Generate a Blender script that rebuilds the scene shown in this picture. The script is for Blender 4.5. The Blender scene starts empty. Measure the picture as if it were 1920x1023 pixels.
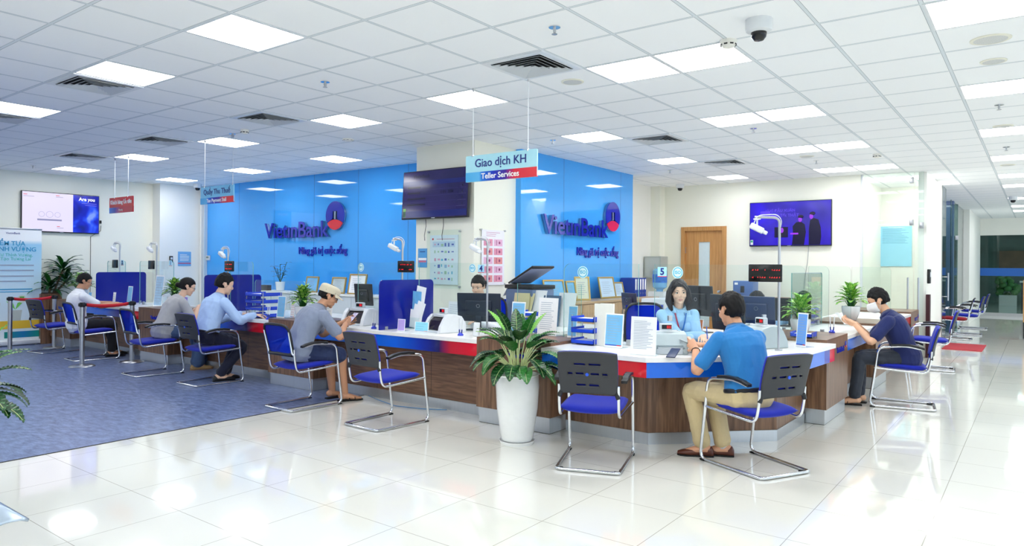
import bpy, bmesh, math, random
from mathutils import Vector, Matrix, noise
PI = math.pi
SC = bpy.context.scene
COL = SC.collection

# ---------------------------------------------------------------- camera
HC = 1.478                       # camera height above the floor
ZC = 3.094                       # ceiling height
cam_d = bpy.data.cameras.new('camera'); cam = bpy.data.objects.new('camera', cam_d); COL.objects.link(cam)
cam_d.sensor_width = 36.0; cam_d.lens = 1314.7 / 1920 * 36.0
cam_d.shift_y = -(511.5 - 497.3) / 1920
cam_d.clip_start = 0.05; cam_d.clip_end = 200
yaw, roll = 0.6441, 0.0081
fw = Vector((math.cos(yaw), math.sin(yaw), 0)); rt = Vector((math.sin(yaw), -math.cos(yaw), 0)); up = Vector((0, 0, 1))
r2 = rt * math.cos(roll) + up * math.sin(roll); u2 = up * math.cos(roll) - rt * math.sin(roll)
M = Matrix((r2, u2, -fw)).transposed().to_4x4(); M.translation = Vector((0, 0, HC))
cam.matrix_world = M
SC.camera = cam

# ---------------------------------------------------------------- world, daylight, exposure
w = bpy.data.worlds.new('daylight'); SC.world = w; w.use_nodes = True
w.node_tree.nodes['Background'].inputs[0].default_value = (0.72, 0.86, 1.0, 1)
w.node_tree.nodes['Background'].inputs[1].default_value = 1.3
SC.view_settings.view_transform = 'Standard'; SC.view_settings.look = 'None'
SC.view_settings.exposure = 0.37; SC.view_settings.gamma = 1.0; SC.view_settings.use_curve_mapping = False
SC.cycles.max_bounces = 10; SC.cycles.diffuse_bounces = 6; SC.cycles.glossy_bounces = 5
SC.cycles.transparent_max_bounces = 24; SC.cycles.transmission_bounces = 4
SC.cycles.caustics_reflective = False; SC.cycles.caustics_refractive = False
SC.cycles.sample_clamp_indirect = 6.0
LIGHT_STRENGTH = 11.0             # the ceiling panels

# ---------------------------------------------------------------- helpers
def lin(c):
    return tuple(((v / 255) / 12.92 if v / 255 <= 0.04045 else ((v / 255 + 0.055) / 1.055) ** 2.4) for v in c) + (1,)
MATS = {}
def mat(name, rgb, rough=0.5, metal=0.0, spec=0.5, coat=0.0, emit=None, es=1.0, noise_amt=0.0, noise_scale=20.0, sheen=0.0, bump=0.0, stretch=None, alpha=1.0):
    if name in MATS: return MATS[name]
    m = bpy.data.materials.new(name); m.use_nodes = True; MATS[name] = m
    nt = m.node_tree; b = nt.nodes['Principled BSDF']
    b.inputs['Base Color'].default_value = lin(rgb); b.inputs['Roughness'].default_value = rough
    b.inputs['Metallic'].default_value = metal; b.inputs['Specular IOR Level'].default_value = spec
    b.inputs['Coat Weight'].default_value = coat; b.inputs['Sheen Weight'].default_value = sheen
    if emit: b.inputs['Emission Color'].default_value = lin(emit); b.inputs['Emission Strength'].default_value = es
    tc = nt.nodes.new('ShaderNodeTexCoord'); mp = nt.nodes.new('ShaderNodeMapping')
    nt.links.new(tc.outputs['Object'], mp.inputs[0])
    if stretch: mp.inputs['Scale'].default_value = stretch
    nz = nt.nodes.new('ShaderNodeTexNoise'); nz.inputs['Scale'].default_value = noise_scale; nz.inputs['Detail'].default_value = 4
    nt.links.new(mp.outputs[0], nz.inputs[0])
    na = noise_amt if noise_amt else 0.04
    mx = nt.nodes.new('ShaderNodeMix'); mx.data_type = 'RGBA'
    c = lin(rgb)
    mx.inputs[6].default_value = tuple(max(0, v * (1 - na)) for v in c[:3]) + (1,)
    mx.inputs[7].default_value = tuple(min(1, v * (1 + na)) for v in c[:3]) + (1,)
    nt.links.new(nz.outputs[0], mx.inputs[0]); nt.links.new(mx.outputs[2], b.inputs['Base Color'])
    if bump:
        bp = nt.nodes.new('ShaderNodeBump'); bp.inputs['Strength'].default_value = bump; bp.inputs['Distance'].default_value = 0.003
        nt.links.new(nz.outputs[0], bp.inputs['Height']); nt.links.new(bp.outputs[0], b.inputs['Normal'])
    return m

def glass_mat(name, tint, gl=1.0, body=0.0, bodyc=(200, 230, 235)):
    m = bpy.data.materials.new(name); m.use_nodes = True; nt = m.node_tree; nt.nodes.clear(); MATS[name] = m
    out = nt.nodes.new('ShaderNodeOutputMaterial'); tr = nt.nodes.new('ShaderNodeBsdfTransparent'); gs = nt.nodes.new('ShaderNodeBsdfGlossy')
    tr.inputs[0].default_value = lin(tint); gs.inputs['Roughness'].default_value = 0.0; gs.inputs[0].default_value = (gl, gl, gl, 1)
    fr = nt.nodes.new('ShaderNodeLayerWeight'); fr.inputs[0].default_value = 0.5
    pw = nt.nodes.new('ShaderNodeMath'); pw.operation = 'POWER'; pw.inputs[1].default_value = 4.0; nt.links.new(fr.outputs['Facing'], pw.inputs[0])
    ma = nt.nodes.new('ShaderNodeMath'); ma.operation = 'MULTIPLY_ADD'; ma.inputs[1].default_value = 0.8; ma.inputs[2].default_value = 0.016; nt.links.new(pw.outputs[0], ma.inputs[0])
    mx = nt.nodes.new('ShaderNodeMixShader'); nt.links.new(ma.outputs[0], mx.inputs[0])
    nt.links.new(tr.outputs[0], mx.inputs[1]); nt.links.new(gs.outputs[0], mx.inputs[2])
    last = mx
    if body:
        df = nt.nodes.new('ShaderNodeBsdfDiffuse'); df.inputs[0].default_value = lin(bodyc)
        m2 = nt.nodes.new('ShaderNodeMixShader'); m2.inputs[0].default_value = body
        nt.links.new(mx.outputs[0], m2.inputs[1]); nt.links.new(df.outputs[0], m2.inputs[2]); last = m2
    nt.links.new(last.outputs[0], out.inputs[0])
    return m

def wood_mat(name, a, b_, scale=(1, 1, 1), rough=0.35):
    m = bpy.data.materials.new(name); m.use_nodes = True; nt = m.node_tree; MATS[name] = m
    b = nt.nodes['Principled BSDF']; b.inputs['Roughness'].default_value = rough
    tc = nt.nodes.new('ShaderNodeTexCoord'); mp = nt.nodes.new('ShaderNodeMapping'); mp.inputs['Scale'].default_value = scale
    nz = nt.nodes.new('ShaderNodeTexNoise'); nz.inputs['Scale'].default_value = 3; nz.inputs['Detail'].default_value = 8; nz.inputs['Distortion'].default_value = 0.6
    cr = nt.nodes.new('ShaderNodeValToRGB'); cr.color_ramp.elements[0].position = 0.33; cr.color_ramp.elements[1].position = 0.68
    cr.color_ramp.elements[0].color = lin(a); cr.color_ramp.elements[1].color = lin(b_)
    nt.links.new(tc.outputs['Object'], mp.inputs[0]); nt.links.new(mp.outputs[0], nz.inputs[0]); nt.links.new(nz.outputs[0], cr.inputs[0]); nt.links.new(cr.outputs[0], b.inputs['Base Color'])
    return m

class MB:
    """collects faces; build() links them as ONE mesh object"""
    def __init__(s): s.v = []; s.f = []; s.mi = []; s.mats = []; s.sm = []
    def _m(s, m):
        if m not in s.mats: s.mats.append(m)
        return s.mats.index(m)
    def add(s, vs, fs, m, smooth=False, T=None):
        o = len(s.v)
        for v in vs:
            v = Vector(v)
            if T is not None: v = T @ v
            s.v.append(v)
        k = s._m(m)
        for f in fs: s.f.append([o + i for i in f]); s.mi.append(k); s.sm.append(smooth)
        return s
    def box(s, x0, x1, y0, y1, z0, z1, m, T=None):
        vs = [(x, y, z) for x in (x0, x1) for y in (y0, y1) for z in (z0, z1)]
        fs = [(0, 1, 3, 2), (4, 6, 7, 5), (0, 4, 5, 1), (2, 3, 7, 6), (0, 2, 6, 4), (1, 5, 7, 3)]
        return s.add(vs, fs, m, False, T)
    def rbox(s, x0, x1, y0, y1, z0, z1, r, m, T=None, seg=3):
        """box with rounded edges (superellipsoid-like corner rounding through bmesh bevel)"""
        bm = bmesh.new(); bmesh.ops.create_cube(bm, size=1)
        for v in bm.verts: v.co = Vector(((x0 + x1) / 2 + v.co.x * (x1 - x0), (y0 + y1) / 2 + v.co.y * (y1 - y0), (z0 + z1) / 2 + v.co.z * (z1 - z0)))
        r = min(r, 0.49 * min(abs(x1 - x0), abs(y1 - y0), abs(z1 - z0)))
        bmesh.ops.bevel(bm, geom=bm.edges[:], offset=r, segments=seg, profile=0.5, affect='EDGES')
        bm.verts.index_update(); vs = [v.co.copy() for v in bm.verts]; fs = [[v.index for v in f.verts] for f in bm.faces]; bm.free()
        return s.add(vs, fs, m, True, T)
    def prism(s, pts, z0, z1, m, T=None, smooth=False):
        n = len(pts); vs = [(p[0], p[1], z0) for p in pts] + [(p[0], p[1], z1) for p in pts]
        fs = [list(range(n))[::-1], list(range(n, 2 * n))] + [(i, (i + 1) % n, n + (i + 1) % n, n + i) for i in range(n)]
        return s.add(vs, fs, m, smooth, T)
    def tube(s, path, r, m, seg=10, closed=False, T=None, cap=True, flat=None):
        P = [Vector(p) for p in path]; n = len(P); rs = r if isinstance(r, (list, tuple)) else [r] * n
        vs = []; fs = []; prev = None
        for i in range(n):
            a = P[(i - 1) % n] if (closed or i > 0) else P[i]; b = P[(i + 1) % n] if (closed or i < n - 1) else P[i]
            t = (b - a); t = t.normalized() if t.length > 1e-9 else Vector((0, 0, 1))
            if prev is None:
                ref = Vector((0, 0, 1)) if abs(t.z) < 0.9 else Vector((1, 0, 0)); nrm = (ref - t * ref.dot(t)).normalized()
            else:
                nrm = prev - t * prev.dot(t); nrm = nrm.normalized() if nrm.length > 1e-6 else prev
            prev = nrm; bn = t.cross(nrm)
            for k in range(seg):
                a_ = 2 * PI * k / seg; rr = rs[i]
                vs.append(P[i] + nrm * (math.cos(a_) * rr * (flat[1] if flat else 1)) + bn * (math.sin(a_) * rr * (flat[0] if flat else 1)))
        for i in range(n if closed else n - 1):
            j = (i + 1) % n
            for k in range(seg):
                l = (k + 1) % seg; fs.append((i * seg + k, i * seg + l, j * seg + l, j * seg + k))
        if cap and not closed: fs.append(list(range(seg))[::-1]); fs.append([(n - 1) * seg + k for k in range(seg)])
        return s.add(vs, fs, m, True, T)
    def cyl(s, c, r, z0, z1, m, seg=20, T=None, r2=None):
        return s.lathe(c, [(0, z0), (r, z0), (r2 if r2 is not None else r, z1), (0, z1)], m, seg, T)
    def lathe(s, c, prof, m, seg=24, T=None, smooth=True):
        vs = []; fs = []; n = len(prof)
        for (r, z) in prof:
            for k in range(seg):
                a = 2 * PI * k / seg; vs.append((c[0] + r * math.cos(a), c[1] + r * math.sin(a), (c[2] if len(c) > 2 else 0) + z))
        for i in range(n - 1):
            for k in range(seg):
                l = (k + 1) % seg; fs.append((i * seg + k, i * seg + l, (i + 1) * seg + l, (i + 1) * seg + k))
        return s.add(vs, fs, m, smooth, T)
    def ell(s, c, r, m, T=None, seg=16, rings=10):
        vs = []; fs = []
        for i in range(rings + 1):
            ph = PI * i / rings
            for k in range(seg):
                a = 2 * PI * k / seg; vs.append((c[0] + r[0] * math.sin(ph) * math.cos(a), c[1] + r[1] * math.sin(ph) * math.sin(a), c[2] + r[2] * math.cos(ph)))
        for i in range(rings):
            for k in range(seg):
                l = (k + 1) % seg; fs.append((i * seg + k, (i + 1) * seg + k, (i + 1) * seg + l, i * seg + l))
        return s.add(vs, fs, m, True, T)
    def mesh(s, name):
        me = bpy.data.meshes.new(name); me.from_pydata([tuple(v) for v in s.v], [], s.f)
        for m in s.mats: me.materials.append(m)
        me.polygons.foreach_set('material_index', s.mi); me.polygons.foreach_set('use_smooth', s.sm)
        bm = bmesh.new(); bm.from_mesh(me); bmesh.ops.remove_doubles(bm, verts=bm.verts, dist=1e-6)
        bmesh.ops.recalc_face_normals(bm, faces=bm.faces); bm.to_mesh(me); bm.free(); me.update()
        return me
    def build(s, name, parent=None, bevel=0.0, auto=True):
        me = s.mesh(name); o = bpy.data.objects.new(name, me); COL.objects.link(o)
        if parent is not None: o.parent = parent
        if auto and any(s.sm): me.set_sharp_from_angle(angle=math.radians(38))
        if bevel:
            b = o.modifiers.new('bevel', 'BEVEL'); b.width = bevel; b.segments = 2; b.limit_method = 'ANGLE'; b.angle_limit = math.radians(50)
        return o

def tag(o, label=None, cat=None, group=None, kind=None):
    if label: o['label'] = label
    if cat: o['category'] = cat
    if group: o['group'] = group
    if kind: o['kind'] = kind
    return o
def thing(name, label, cat, loc=(0, 0, 0), rz=0.0, group=None):
    o = bpy.data.objects.new(name, None); COL.objects.link(o); o.empty_display_size = 0.1
    o.location = loc; o.rotation_euler = (0, 0, rz)
    return tag(o, label, cat, group)
def kids(o): return [c for c in bpy.data.objects if c.parent == o]
def copy_tree(o, parent=None):
    c = o.copy(); COL.objects.link(c); c.parent = parent
    for ch in kids(o): copy_tree(ch, c)
    return c
def dup(o, loc, rz, label, group=None):
    c = copy_tree(o); c.location = loc; c.rotation_euler = (0, 0, rz); c['label'] = label
    if group: c['group'] = group
    return c
def struct(name, mb, bevel=0.0):
    o = mb.build(name, None, bevel); o['kind'] = 'structure'; return o

def fillet(pts, r, seg=5):
    """round the corners of a polyline"""
    P = [Vector(p) for p in pts]; out = [P[0]]
    for i in range(1, len(P) - 1):
        a, b, c = P[i - 1], P[i], P[i + 1]; u = (a - b); v = (c - b)
        d = min(r, u.length * 0.49, v.length * 0.49); p0 = b + u.normalized() * d; p1 = b + v.normalized() * d
        for k in range(seg + 1):
            t = k / seg; out.append(p0 * (1 - t) ** 2 + b * 2 * t * (1 - t) + p1 * t * t)
    out.append(P[-1]); return out

def text_mb(mb, s, size, m, T, depth=0.002, bold=0.0, align='CENTER', sx=1.0):
    """writing as mesh: baseline along local x, up local y, placed by T"""
    cu = bpy.data.curves.new('t', 'FONT'); cu.body = s; cu.size = size; cu.extrude = depth; cu.offset = bold; cu.align_x = align; cu.align_y = 'CENTER'; cu.resolution_u = 3
    ob = bpy.data.objects.new('t', cu); COL.objects.link(ob)
    bpy.context.view_layer.update()
    dg = bpy.context.evaluated_depsgraph_get(); me = bpy.data.meshes.new_from_object(ob.evaluated_get(dg))
    S = Matrix.Diagonal((sx, 1, 1, 1))
    mb.add([S @ v.co for v in me.vertices], [list(p.vertices) for p in me.polygons], m, False, T)
    bpy.data.objects.remove(ob); bpy.data.curves.remove(cu); bpy.data.meshes.remove(me)
def frame_T(origin, xdir, ydir):
    x = Vector(xdir).normalized(); y = Vector(ydir).normalized(); z = x.cross(y)
    Mx = Matrix((x, y, z)).transposed().to_4x4(); Mx.translation = Vector(origin); return Mx
# writing on faces that look towards -X (reader looks along +X): text runs towards -Y
def TX(x, y, z): return frame_T((x, y, z), (0, -1, 0), (0, 0, 1))
# writing on faces that look towards -Y: text runs towards +X
def TY(x, y, z): return frame_T((x, y, z), (1, 0, 0), (0, 0, 1))

# ---------------------------------------------------------------- materials
white = mat('white paint', (244, 243, 236), 0.6, noise_scale=3, noise_amt=0.01)
cream = mat('cream paint', (243, 242, 228), 0.6, noise_scale=2, noise_amt=0.01)
blueglass = mat('blue lacquered glass', (70, 170, 248), 0.03, spec=0.5, noise_scale=1.0, noise_amt=0.02)
seam = mat('dark seam', (25, 90, 160), 0.5)
chrome = mat('chrome', (225, 228, 232), 0.12, 1.0)
steel = mat('brushed steel', (190, 192, 196), 0.3, 1.0, noise_scale=60, noise_amt=0.08, stretch=(1, 1, 0.05))
alu = mat('aluminium kick plate', (205, 210, 216), 0.28, 0.85, noise_scale=40, noise_amt=0.06, stretch=(1, 1, 0.1))
black = mat('black plastic', (22, 23, 26), 0.4)
shell = mat('charcoal shell plastic', (48, 50, 55), 0.5)
rubber = mat('black rubber', (18, 18, 18), 0.8)
fabric = mat('royal blue fabric', (6, 32, 172), 0.85, sheen=0.1, noise_scale=200, noise_amt=0.15, bump=0.3)
redfab = mat('red fabric', (150, 20, 35), 0.9, noise_scale=200, noise_amt=0.15, bump=0.3)
whiteplastic = mat('white plastic', (222, 226, 230), 0.3)
greyplastic = mat('light grey plastic', (196, 204, 210), 0.4)
desktop = mat('white desktop laminate', (246, 245, 242), 0.25)
walnut = wood_mat('walnut laminate', (98, 70, 52), (144, 108, 82), (14, 14, 0.9))
walnut_h = wood_mat('walnut laminate horizontal', (94, 66, 50), (138, 101, 76), (1.2, 1.2, 16))
oak = wood_mat('oak veneer', (186, 132, 74), (208, 156, 96), (12, 12, 0.8))
beech = wood_mat('pale cabinet wood', (176, 142, 106), (200, 168, 132), (10, 10, 1.0))
ceramic = mat('white ceramic', (240, 242, 242), 0.12, coat=0.5)
paper = mat('white paper', (246, 247, 248), 0.7)
paperblue = mat('pale blue print', (120, 190, 235), 0.6, noise_scale=12, noise_amt=0.1)
inkblue = mat('navy ink', (22, 44, 130), 0.5)
inkgrey = mat('grey ink', (158, 172, 192), 0.6)
redm = mat('red print', (226, 30, 50), 0.4)
bluem = mat('royal blue print', (12, 60, 190), 0.3)
skyprint = mat('sky blue print', (125, 205, 240), 0.45)
traybl = mat('blue plastic tray', (20, 70, 215), 0.3)
divider_m = mat('dark blue acrylic divider', (12, 24, 140), 0.15)
glass = glass_mat('clear glass', (249, 253, 252), 0.9)
glass_edge = mat('glass edge', (120, 180, 175), 0.1)
glass_dark = glass_mat('tinted glass', (206, 222, 220), 0.9)
darkedge = mat('dark glass edge', (50, 85, 90), 0.2)
gold = mat('gold frame', (190, 160, 95), 0.35, 0.6)
black_gloss = mat('black gloss', (12, 13, 16), 0.15)
navy = mat('navy plastic', (24, 48, 90), 0.35)
# ---------------------------------------------------------------- floor
def grid_mat(name, base, line, ox, oy, hw, rough, coat, noise_amt=0.02, second=None):
    m = bpy.data.materials.new(name); m.use_nodes = True; nt = m.node_tree; MATS[name] = m
    b = nt.nodes['Principled BSDF']; b.inputs['Roughness'].default_value = rough; b.inputs['Coat Weight'].default_value = coat; b.inputs['Coat Roughness'].default_value = 0.02
    ge = nt.nodes.new('ShaderNodeNewGeometry'); sp = nt.nodes.new('ShaderNodeSeparateXYZ'); nt.links.new(ge.outputs['Position'], sp.inputs[0])
    outs = []
    for k, off in ((0, ox), (1, oy)):
        a = nt.nodes.new('ShaderNodeMath'); a.operation = 'SUBTRACT'; a.inputs[1].default_value = off - 60; nt.links.new(sp.outputs[k], a.inputs[0])
        p = nt.nodes.new('ShaderNodeMath'); p.operation = 'PINGPONG'; p.inputs[1].default_value = 0.3; nt.links.new(a.outputs[0], p.inputs[0])
        l = nt.nodes.new('ShaderNodeMath'); l.operation = 'LESS_THAN'; l.inputs[1].default_value = hw; nt.links.new(p.outputs[0], l.inputs[0]); outs.append((p, l))
    mxm = nt.nodes.new('ShaderNodeMath'); mxm.operation = 'MAXIMUM'; nt.links.new(outs[0][1].outputs[0], mxm.inputs[0]); nt.links.new(outs[1][1].outputs[0], mxm.inputs[1])
    nz = nt.nodes.new('ShaderNodeTexNoise'); nz.inputs['Scale'].default_value = 1.3; nz.inputs['Detail'].default_value = 5; nt.links.new(ge.outputs['Position'], nz.inputs[0])
    c = lin(base); mx0 = nt.nodes.new('ShaderNodeMix'); mx0.data_type = 'RGBA'
    mx0.inputs[6].default_value = tuple(v * (1 - noise_amt) for v in c[:3]) + (1,); mx0.inputs[7].default_value = tuple(min(1, v * (1 + noise_amt)) for v in c[:3]) + (1,)
    nt.links.new(nz.outputs[0], mx0.inputs[0])
    mx = nt.nodes.new('ShaderNodeMix'); mx.data_type = 'RGBA'; mx.inputs[7].default_value = lin(line)
    nt.links.new(mxm.outputs[0], mx.inputs[0]); nt.links.new(mx0.outputs[2], mx.inputs[6]); nt.links.new(mx.outputs[2], b.inputs['Base Color'])
    if second:   # thin dark shadow gap along both sides of the line
        mn = nt.nodes.new('ShaderNodeMath'); mn.operation = 'MINIMUM'; nt.links.new(outs[0][0].outputs[0], mn.inputs[0]); nt.links.new(outs[1][0].outputs[0], mn.inputs[1])
        cmp_ = nt.nodes.new('ShaderNodeMath'); cmp_.operation = 'COMPARE'; cmp_.inputs[1].default_value = hw; cmp_.inputs[2].default_value = 0.0016; nt.links.new(mn.outputs[0], cmp_.inputs[0])
        m3 = nt.nodes.new('ShaderNodeMix'); m3.data_type = 'RGBA'; m3.inputs[7].default_value = lin(second)
        nt.links.new(cmp_.outputs[0], m3.inputs[0]); nt.links.new(mx.outputs[2], m3.inputs[6]); nt.links.new(m3.outputs[2], b.inputs['Base Color'])
    return m
floor_m = grid_mat('polished cream tile', (234, 233, 224), (176, 172, 160), 0.358, 0.489, 0.0022, 0.06, 0.3)
ceil_m = grid_mat('mineral ceiling tile', (246, 248, 250), (218, 225, 230), 0.12, -0.018, 0.012, 0.8, 0.0, 0.01, (150, 160, 168))
XB, YR = -8.0, -7.0              # back and right limits of the hall
f = MB(); f.box(XB, 40, YR, 15.3, -0.1, 0.0, floor_m); struct('floor', f)
# blue vinyl laid level with the tiles on the left
def vinyl():
    m = bpy.data.materials.new('mottled blue vinyl'); m.use_nodes = True; nt = m.node_tree; b = nt.nodes['Principled BSDF']; b.inputs['Roughness'].default_value = 0.33
    tc = nt.nodes.new('ShaderNodeTexCoord'); mp = nt.nodes.new('ShaderNodeMapping'); mp.inputs['Scale'].default_value = (9, 3.2, 1); mp.inputs['Rotation'].default_value = (0, 0, 0.5)
    nz = nt.nodes.new('ShaderNodeTexNoise'); nz.inputs['Scale'].default_value = 2.2; nz.inputs['Detail'].default_value = 7; nz.inputs['Roughness'].default_value = 0.7
    cr = nt.nodes.new('ShaderNodeValToRGB'); e = cr.color_ramp.elements; e[0].position = 0.3; e[0].color = lin((62, 76, 112)); e[1].position = 0.66; e[1].color = lin((132, 150, 190))
    k = e.new(0.47); k.color = lin((100, 116, 156))
    nt.links.new(tc.outputs['Object'], mp.inputs[0]); nt.links.new(mp.outputs[0], nz.inputs[0]); nt.links.new(nz.outputs[0], cr.inputs[0]); nt.links.new(cr.outputs[0], b.inputs['Base Color']); return m
f = MB(); f.box(XB, 5.4, 6.09, 14.6, -0.02, 0.003, vinyl()); f.box(XB, 5.4, 6.075, 6.09, -0.02, 0.004, mat('dark joint', (50, 48, 48), 0.6)); struct('floor_vinyl', f)

c = MB(); c.box(XB, 40, YR, 15.3, ZC, ZC + 0.12, ceil_m); struct('ceiling', c)
# ---------------------------------------------------------------- walls
def wall(name, x0, x1, y0, y1, m=None, z0=0.0, z1=ZC):
    o = MB(); o.box(x0, x1, y0, y1, z0, z1, m or white); return struct(name, o)
wall('wall_left', XB, 7.1, 14.6, 14.8, cream)
wall('wall_left_column', 7.1, 8.2, 14.3, 14.8, white)
bw = MB(); bw.box(8.0, 8.16, 5.92, 14.3, 0, ZC, blueglass)
for y in (12.9, 11.7, 10.5, 9.3, 8.1, 6.9): bw.box(7.999, 8.0, y - 0.003, y + 0.003, 0, ZC, seam)
struct('wall_back_blue', bw)
o = MB(); o.box(7.93, 7.998, 14.2, 14.26, 0, ZC, white); o.box(7.93, 7.998, 14.08, 14.12, 0, ZC, mat('pipe grey', (205, 215, 220), 0.4)); struct('trim_1', o)
wall('wall_pillar', 6.95, 7.85, 5.84, 6.88, cream)
rw = MB(); rw.box(7.85, 11.2, 5.75, 5.9, 0, ZC, blueglass)
for x in (8.95, 10.75): rw.box(x - 0.003, x + 0.003, 5.749, 5.75, 0, ZC, seam)
struct('wall_side_blue', rw)
wall('wall_recess', 11.2, 13.3, 6.3, 6.5, white)
wall('wall_recess_column', 13.06, 13.3, 6.1, 6.3, cream)
# wall with the door
o = MB(); o.box(13.3, 13.45, 5.72, 6.5, 0, ZC, cream); o.box(13.3, 13.45, 2.47, 4.83, 0, ZC, cream); o.box(13.3, 13.45, 4.83, 5.72, 2.26, ZC, cream); struct('wall_back_door', o)
wall('wall_recess_side', 11.2, 11.3, 5.9, 6.3, white)
wall('wall_office_left', 13.45, 15.8, 2.55, 2.65, white)
wall('wall_office_back', 15.8, 15.95, 1.5, 2.65, white)
wall('wall_office_corridor', 13.5, 15.8, 1.5, 1.62, white)
wall('wall_corridor_pillar', 22.6, 27.0, 1.5, 2.2, white)
wall('wall_far_header', 27.0, 27.2, YR, 1.5, white, 2.56, ZC)
wall('wall_behind_camera', XB - 0.2, XB, YR, 14.8, white)
wall('wall_lobby_back', 38, 38.2, YR, 4, mat('lobby wall', (120, 142, 132), 0.7, noise_amt=0.7, noise_scale=1.1))
wall('wall_lobby_side', 27.2, 38, 3.2, 3.4, mat('lobby side wall', (90, 100, 104), 0.7))
wall('wall_recess_room', 19.6, 19.8, 1.62, 3.2, mat('blue grey wall', (120, 135, 175), 0.6))
wall('wall_recess_room_side', 15.95, 19.6, 3.1, 3.2, mat('blue grey wall', (120, 135, 175), 0.6))
# dark portal beside the office front, and window mullions on the street side
o = MB()
for x in range(-8, 28, 3): o.box(x - 0.04, x + 0.04, YR - 0.05, YR + 0.05, 0, ZC, alu)
o.box(XB, 27, YR - 0.05, YR + 0.05, 0, 0.15, alu); o.box(XB, 27, YR - 0.05, YR + 0.05, 2.7, ZC, white); struct('window_1', o)
o = MB(); o.box(7.0, 7.05, 14.59, 14.6, 0, 0.01, white)

def skirt(name, x0, x1, y0, y1):
    o = MB(); o.box(x0, x1, y0, y1, 0, 0.09, mat('skirting', (225, 224, 215), 0.4)); struct(name, o)
skirt('baseboard_left', XB, 7.1, 14.585, 14.6)

# glass fronts -------------------------------------------------------------
def pane(name, x0, x1, y0, y1, z0, z1, gm=glass, em=darkedge, parent=None, kind='structure'):
    o = MB(); thin_x = abs(x1 - x0) < abs(y1 - y0)
    vs = [(x, y, z) for x in (x0, x1) for y in (y0, y1) for z in (z0, z1)]
    big = [(0, 1, 3, 2), (4, 6, 7, 5)] if thin_x else [(0, 4, 5, 1), (2, 3, 7, 6)]
    rest = [(0, 4, 5, 1), (2, 3, 7, 6)] if thin_x else [(0, 1, 3, 2), (4, 6, 7, 5)]
    o.add(vs, big, gm); o.add(vs, rest + [(0, 2, 6, 4), (1, 5, 7, 3)], em)
    ob = o.build(name, parent)
    if kind and parent is None: ob['kind'] = kind
    return ob
pane('window_2', 13.38, 13.392, 1.67, 2.47, 0, ZC)
pane('window_3', 13.42, 13.432, 1.53, 1.665, 0.02, ZC)
pane('window_4', 15.8, 16.6, 1.5, 1.512, 0, ZC)
pane('window_5', 19.2, 19.212, 1.5, 2.3, 0, 2.98, glass_dark)
b = MB(); text_mb(b, 'PRI', 0.20, black, frame_T((19.195, 1.86, 1.38), (0, -1, 0), (0, 0, 1)), 0.001, 0.004); tag(b.build('glass_lettering'), 'dark capital letters on the tinted glass in the corridor recess', 'lettering')
pane('window_6', 19.25, 22.6, 1.64, 1.652, 0, ZC)
o = MB(); o.box(13.33, 13.4, 2.44, 2.475, 0, ZC, whiteplastic); struct('trim_2', o)
# pull bars on the glass leaf
def bar_handle(name_, x, y, z0, z1, label, dx=0.0, dy=0.05):
    t = thing('pull_bar', label, 'door handle', (x, y, 0))
    b = MB(); b.tube([(0, 0, z0), (0, 0, z1)], 0.014, steel, 10); b.build('bar', t)
    for z in (z0 + 0.08, z1 - 0.08):
        b = MB(); b.tube([(0, 0, z), (dx, dy, z)], 0.008, steel, 8); b.build('standoff', t)
bar_handle('door_handle', 13.30, 1.74, 0.78, 1.33, 'long steel pull bar on the glass office front, nearer the wall notice', 0.08, 0.0)
bar_handle('door_handle', 13.33, 1.59, 0.72, 1.33, 'long steel pull bar on the glass leaf beside the white corridor wall', 0.09, 0.0)
bar_handle('door_handle', 16.3, 1.43, 0.85, 1.4, 'steel pull bar on the corridor glass beyond the white wall', 0.0, 0.07)
for (x, y, z) in ((13.36, 1.7, 2.25), (13.42, 1.56, 2.2), (13.36, 1.7, 2.95), (19.22, 1.52, 2.2)):
    b = MB(); b.rbox(x - 0.03, x + 0.03, y - 0.03, y + 0.03, z - 0.05, z + 0.05, 0.008, steel); tag(b.build('glass_clamp'), {2.25: 'steel patch clamp on the edge of the glass office front', 2.2: 'steel hinge clamp on glass beside the corridor', 2.95: 'steel clamp at the top of the glass office front'}[z] + (', far recess' if x > 19 else ''), 'hinge')
# far glass doors with a blue stripe -----------------------------------------
for k, (y0, y1) in enumerate(((0.05, 1.5), (-1.4, 0.03), (-2.9, -1.42), (-4.4, -2.92))):
    t = MB(); t.box(27.04, 27.052, y0, y1, 0.0, 2.56, glass_dark); t.box(27.03, 27.036, y0 + 0.003, y1 - 0.003, 1.27, 1.52, mat('blue film', (10, 95, 185), 0.3))
    t.box(27.03, 27.06, y0, y1, 0.0, 0.1, steel); t.box(27.02, 27.07, y0 + 0.1, y0 + 0.16, 0.1, 0.22, whiteplastic)
    ob = t.build('door_%d' % (k + 2)); ob['kind'] = 'structure'
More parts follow.
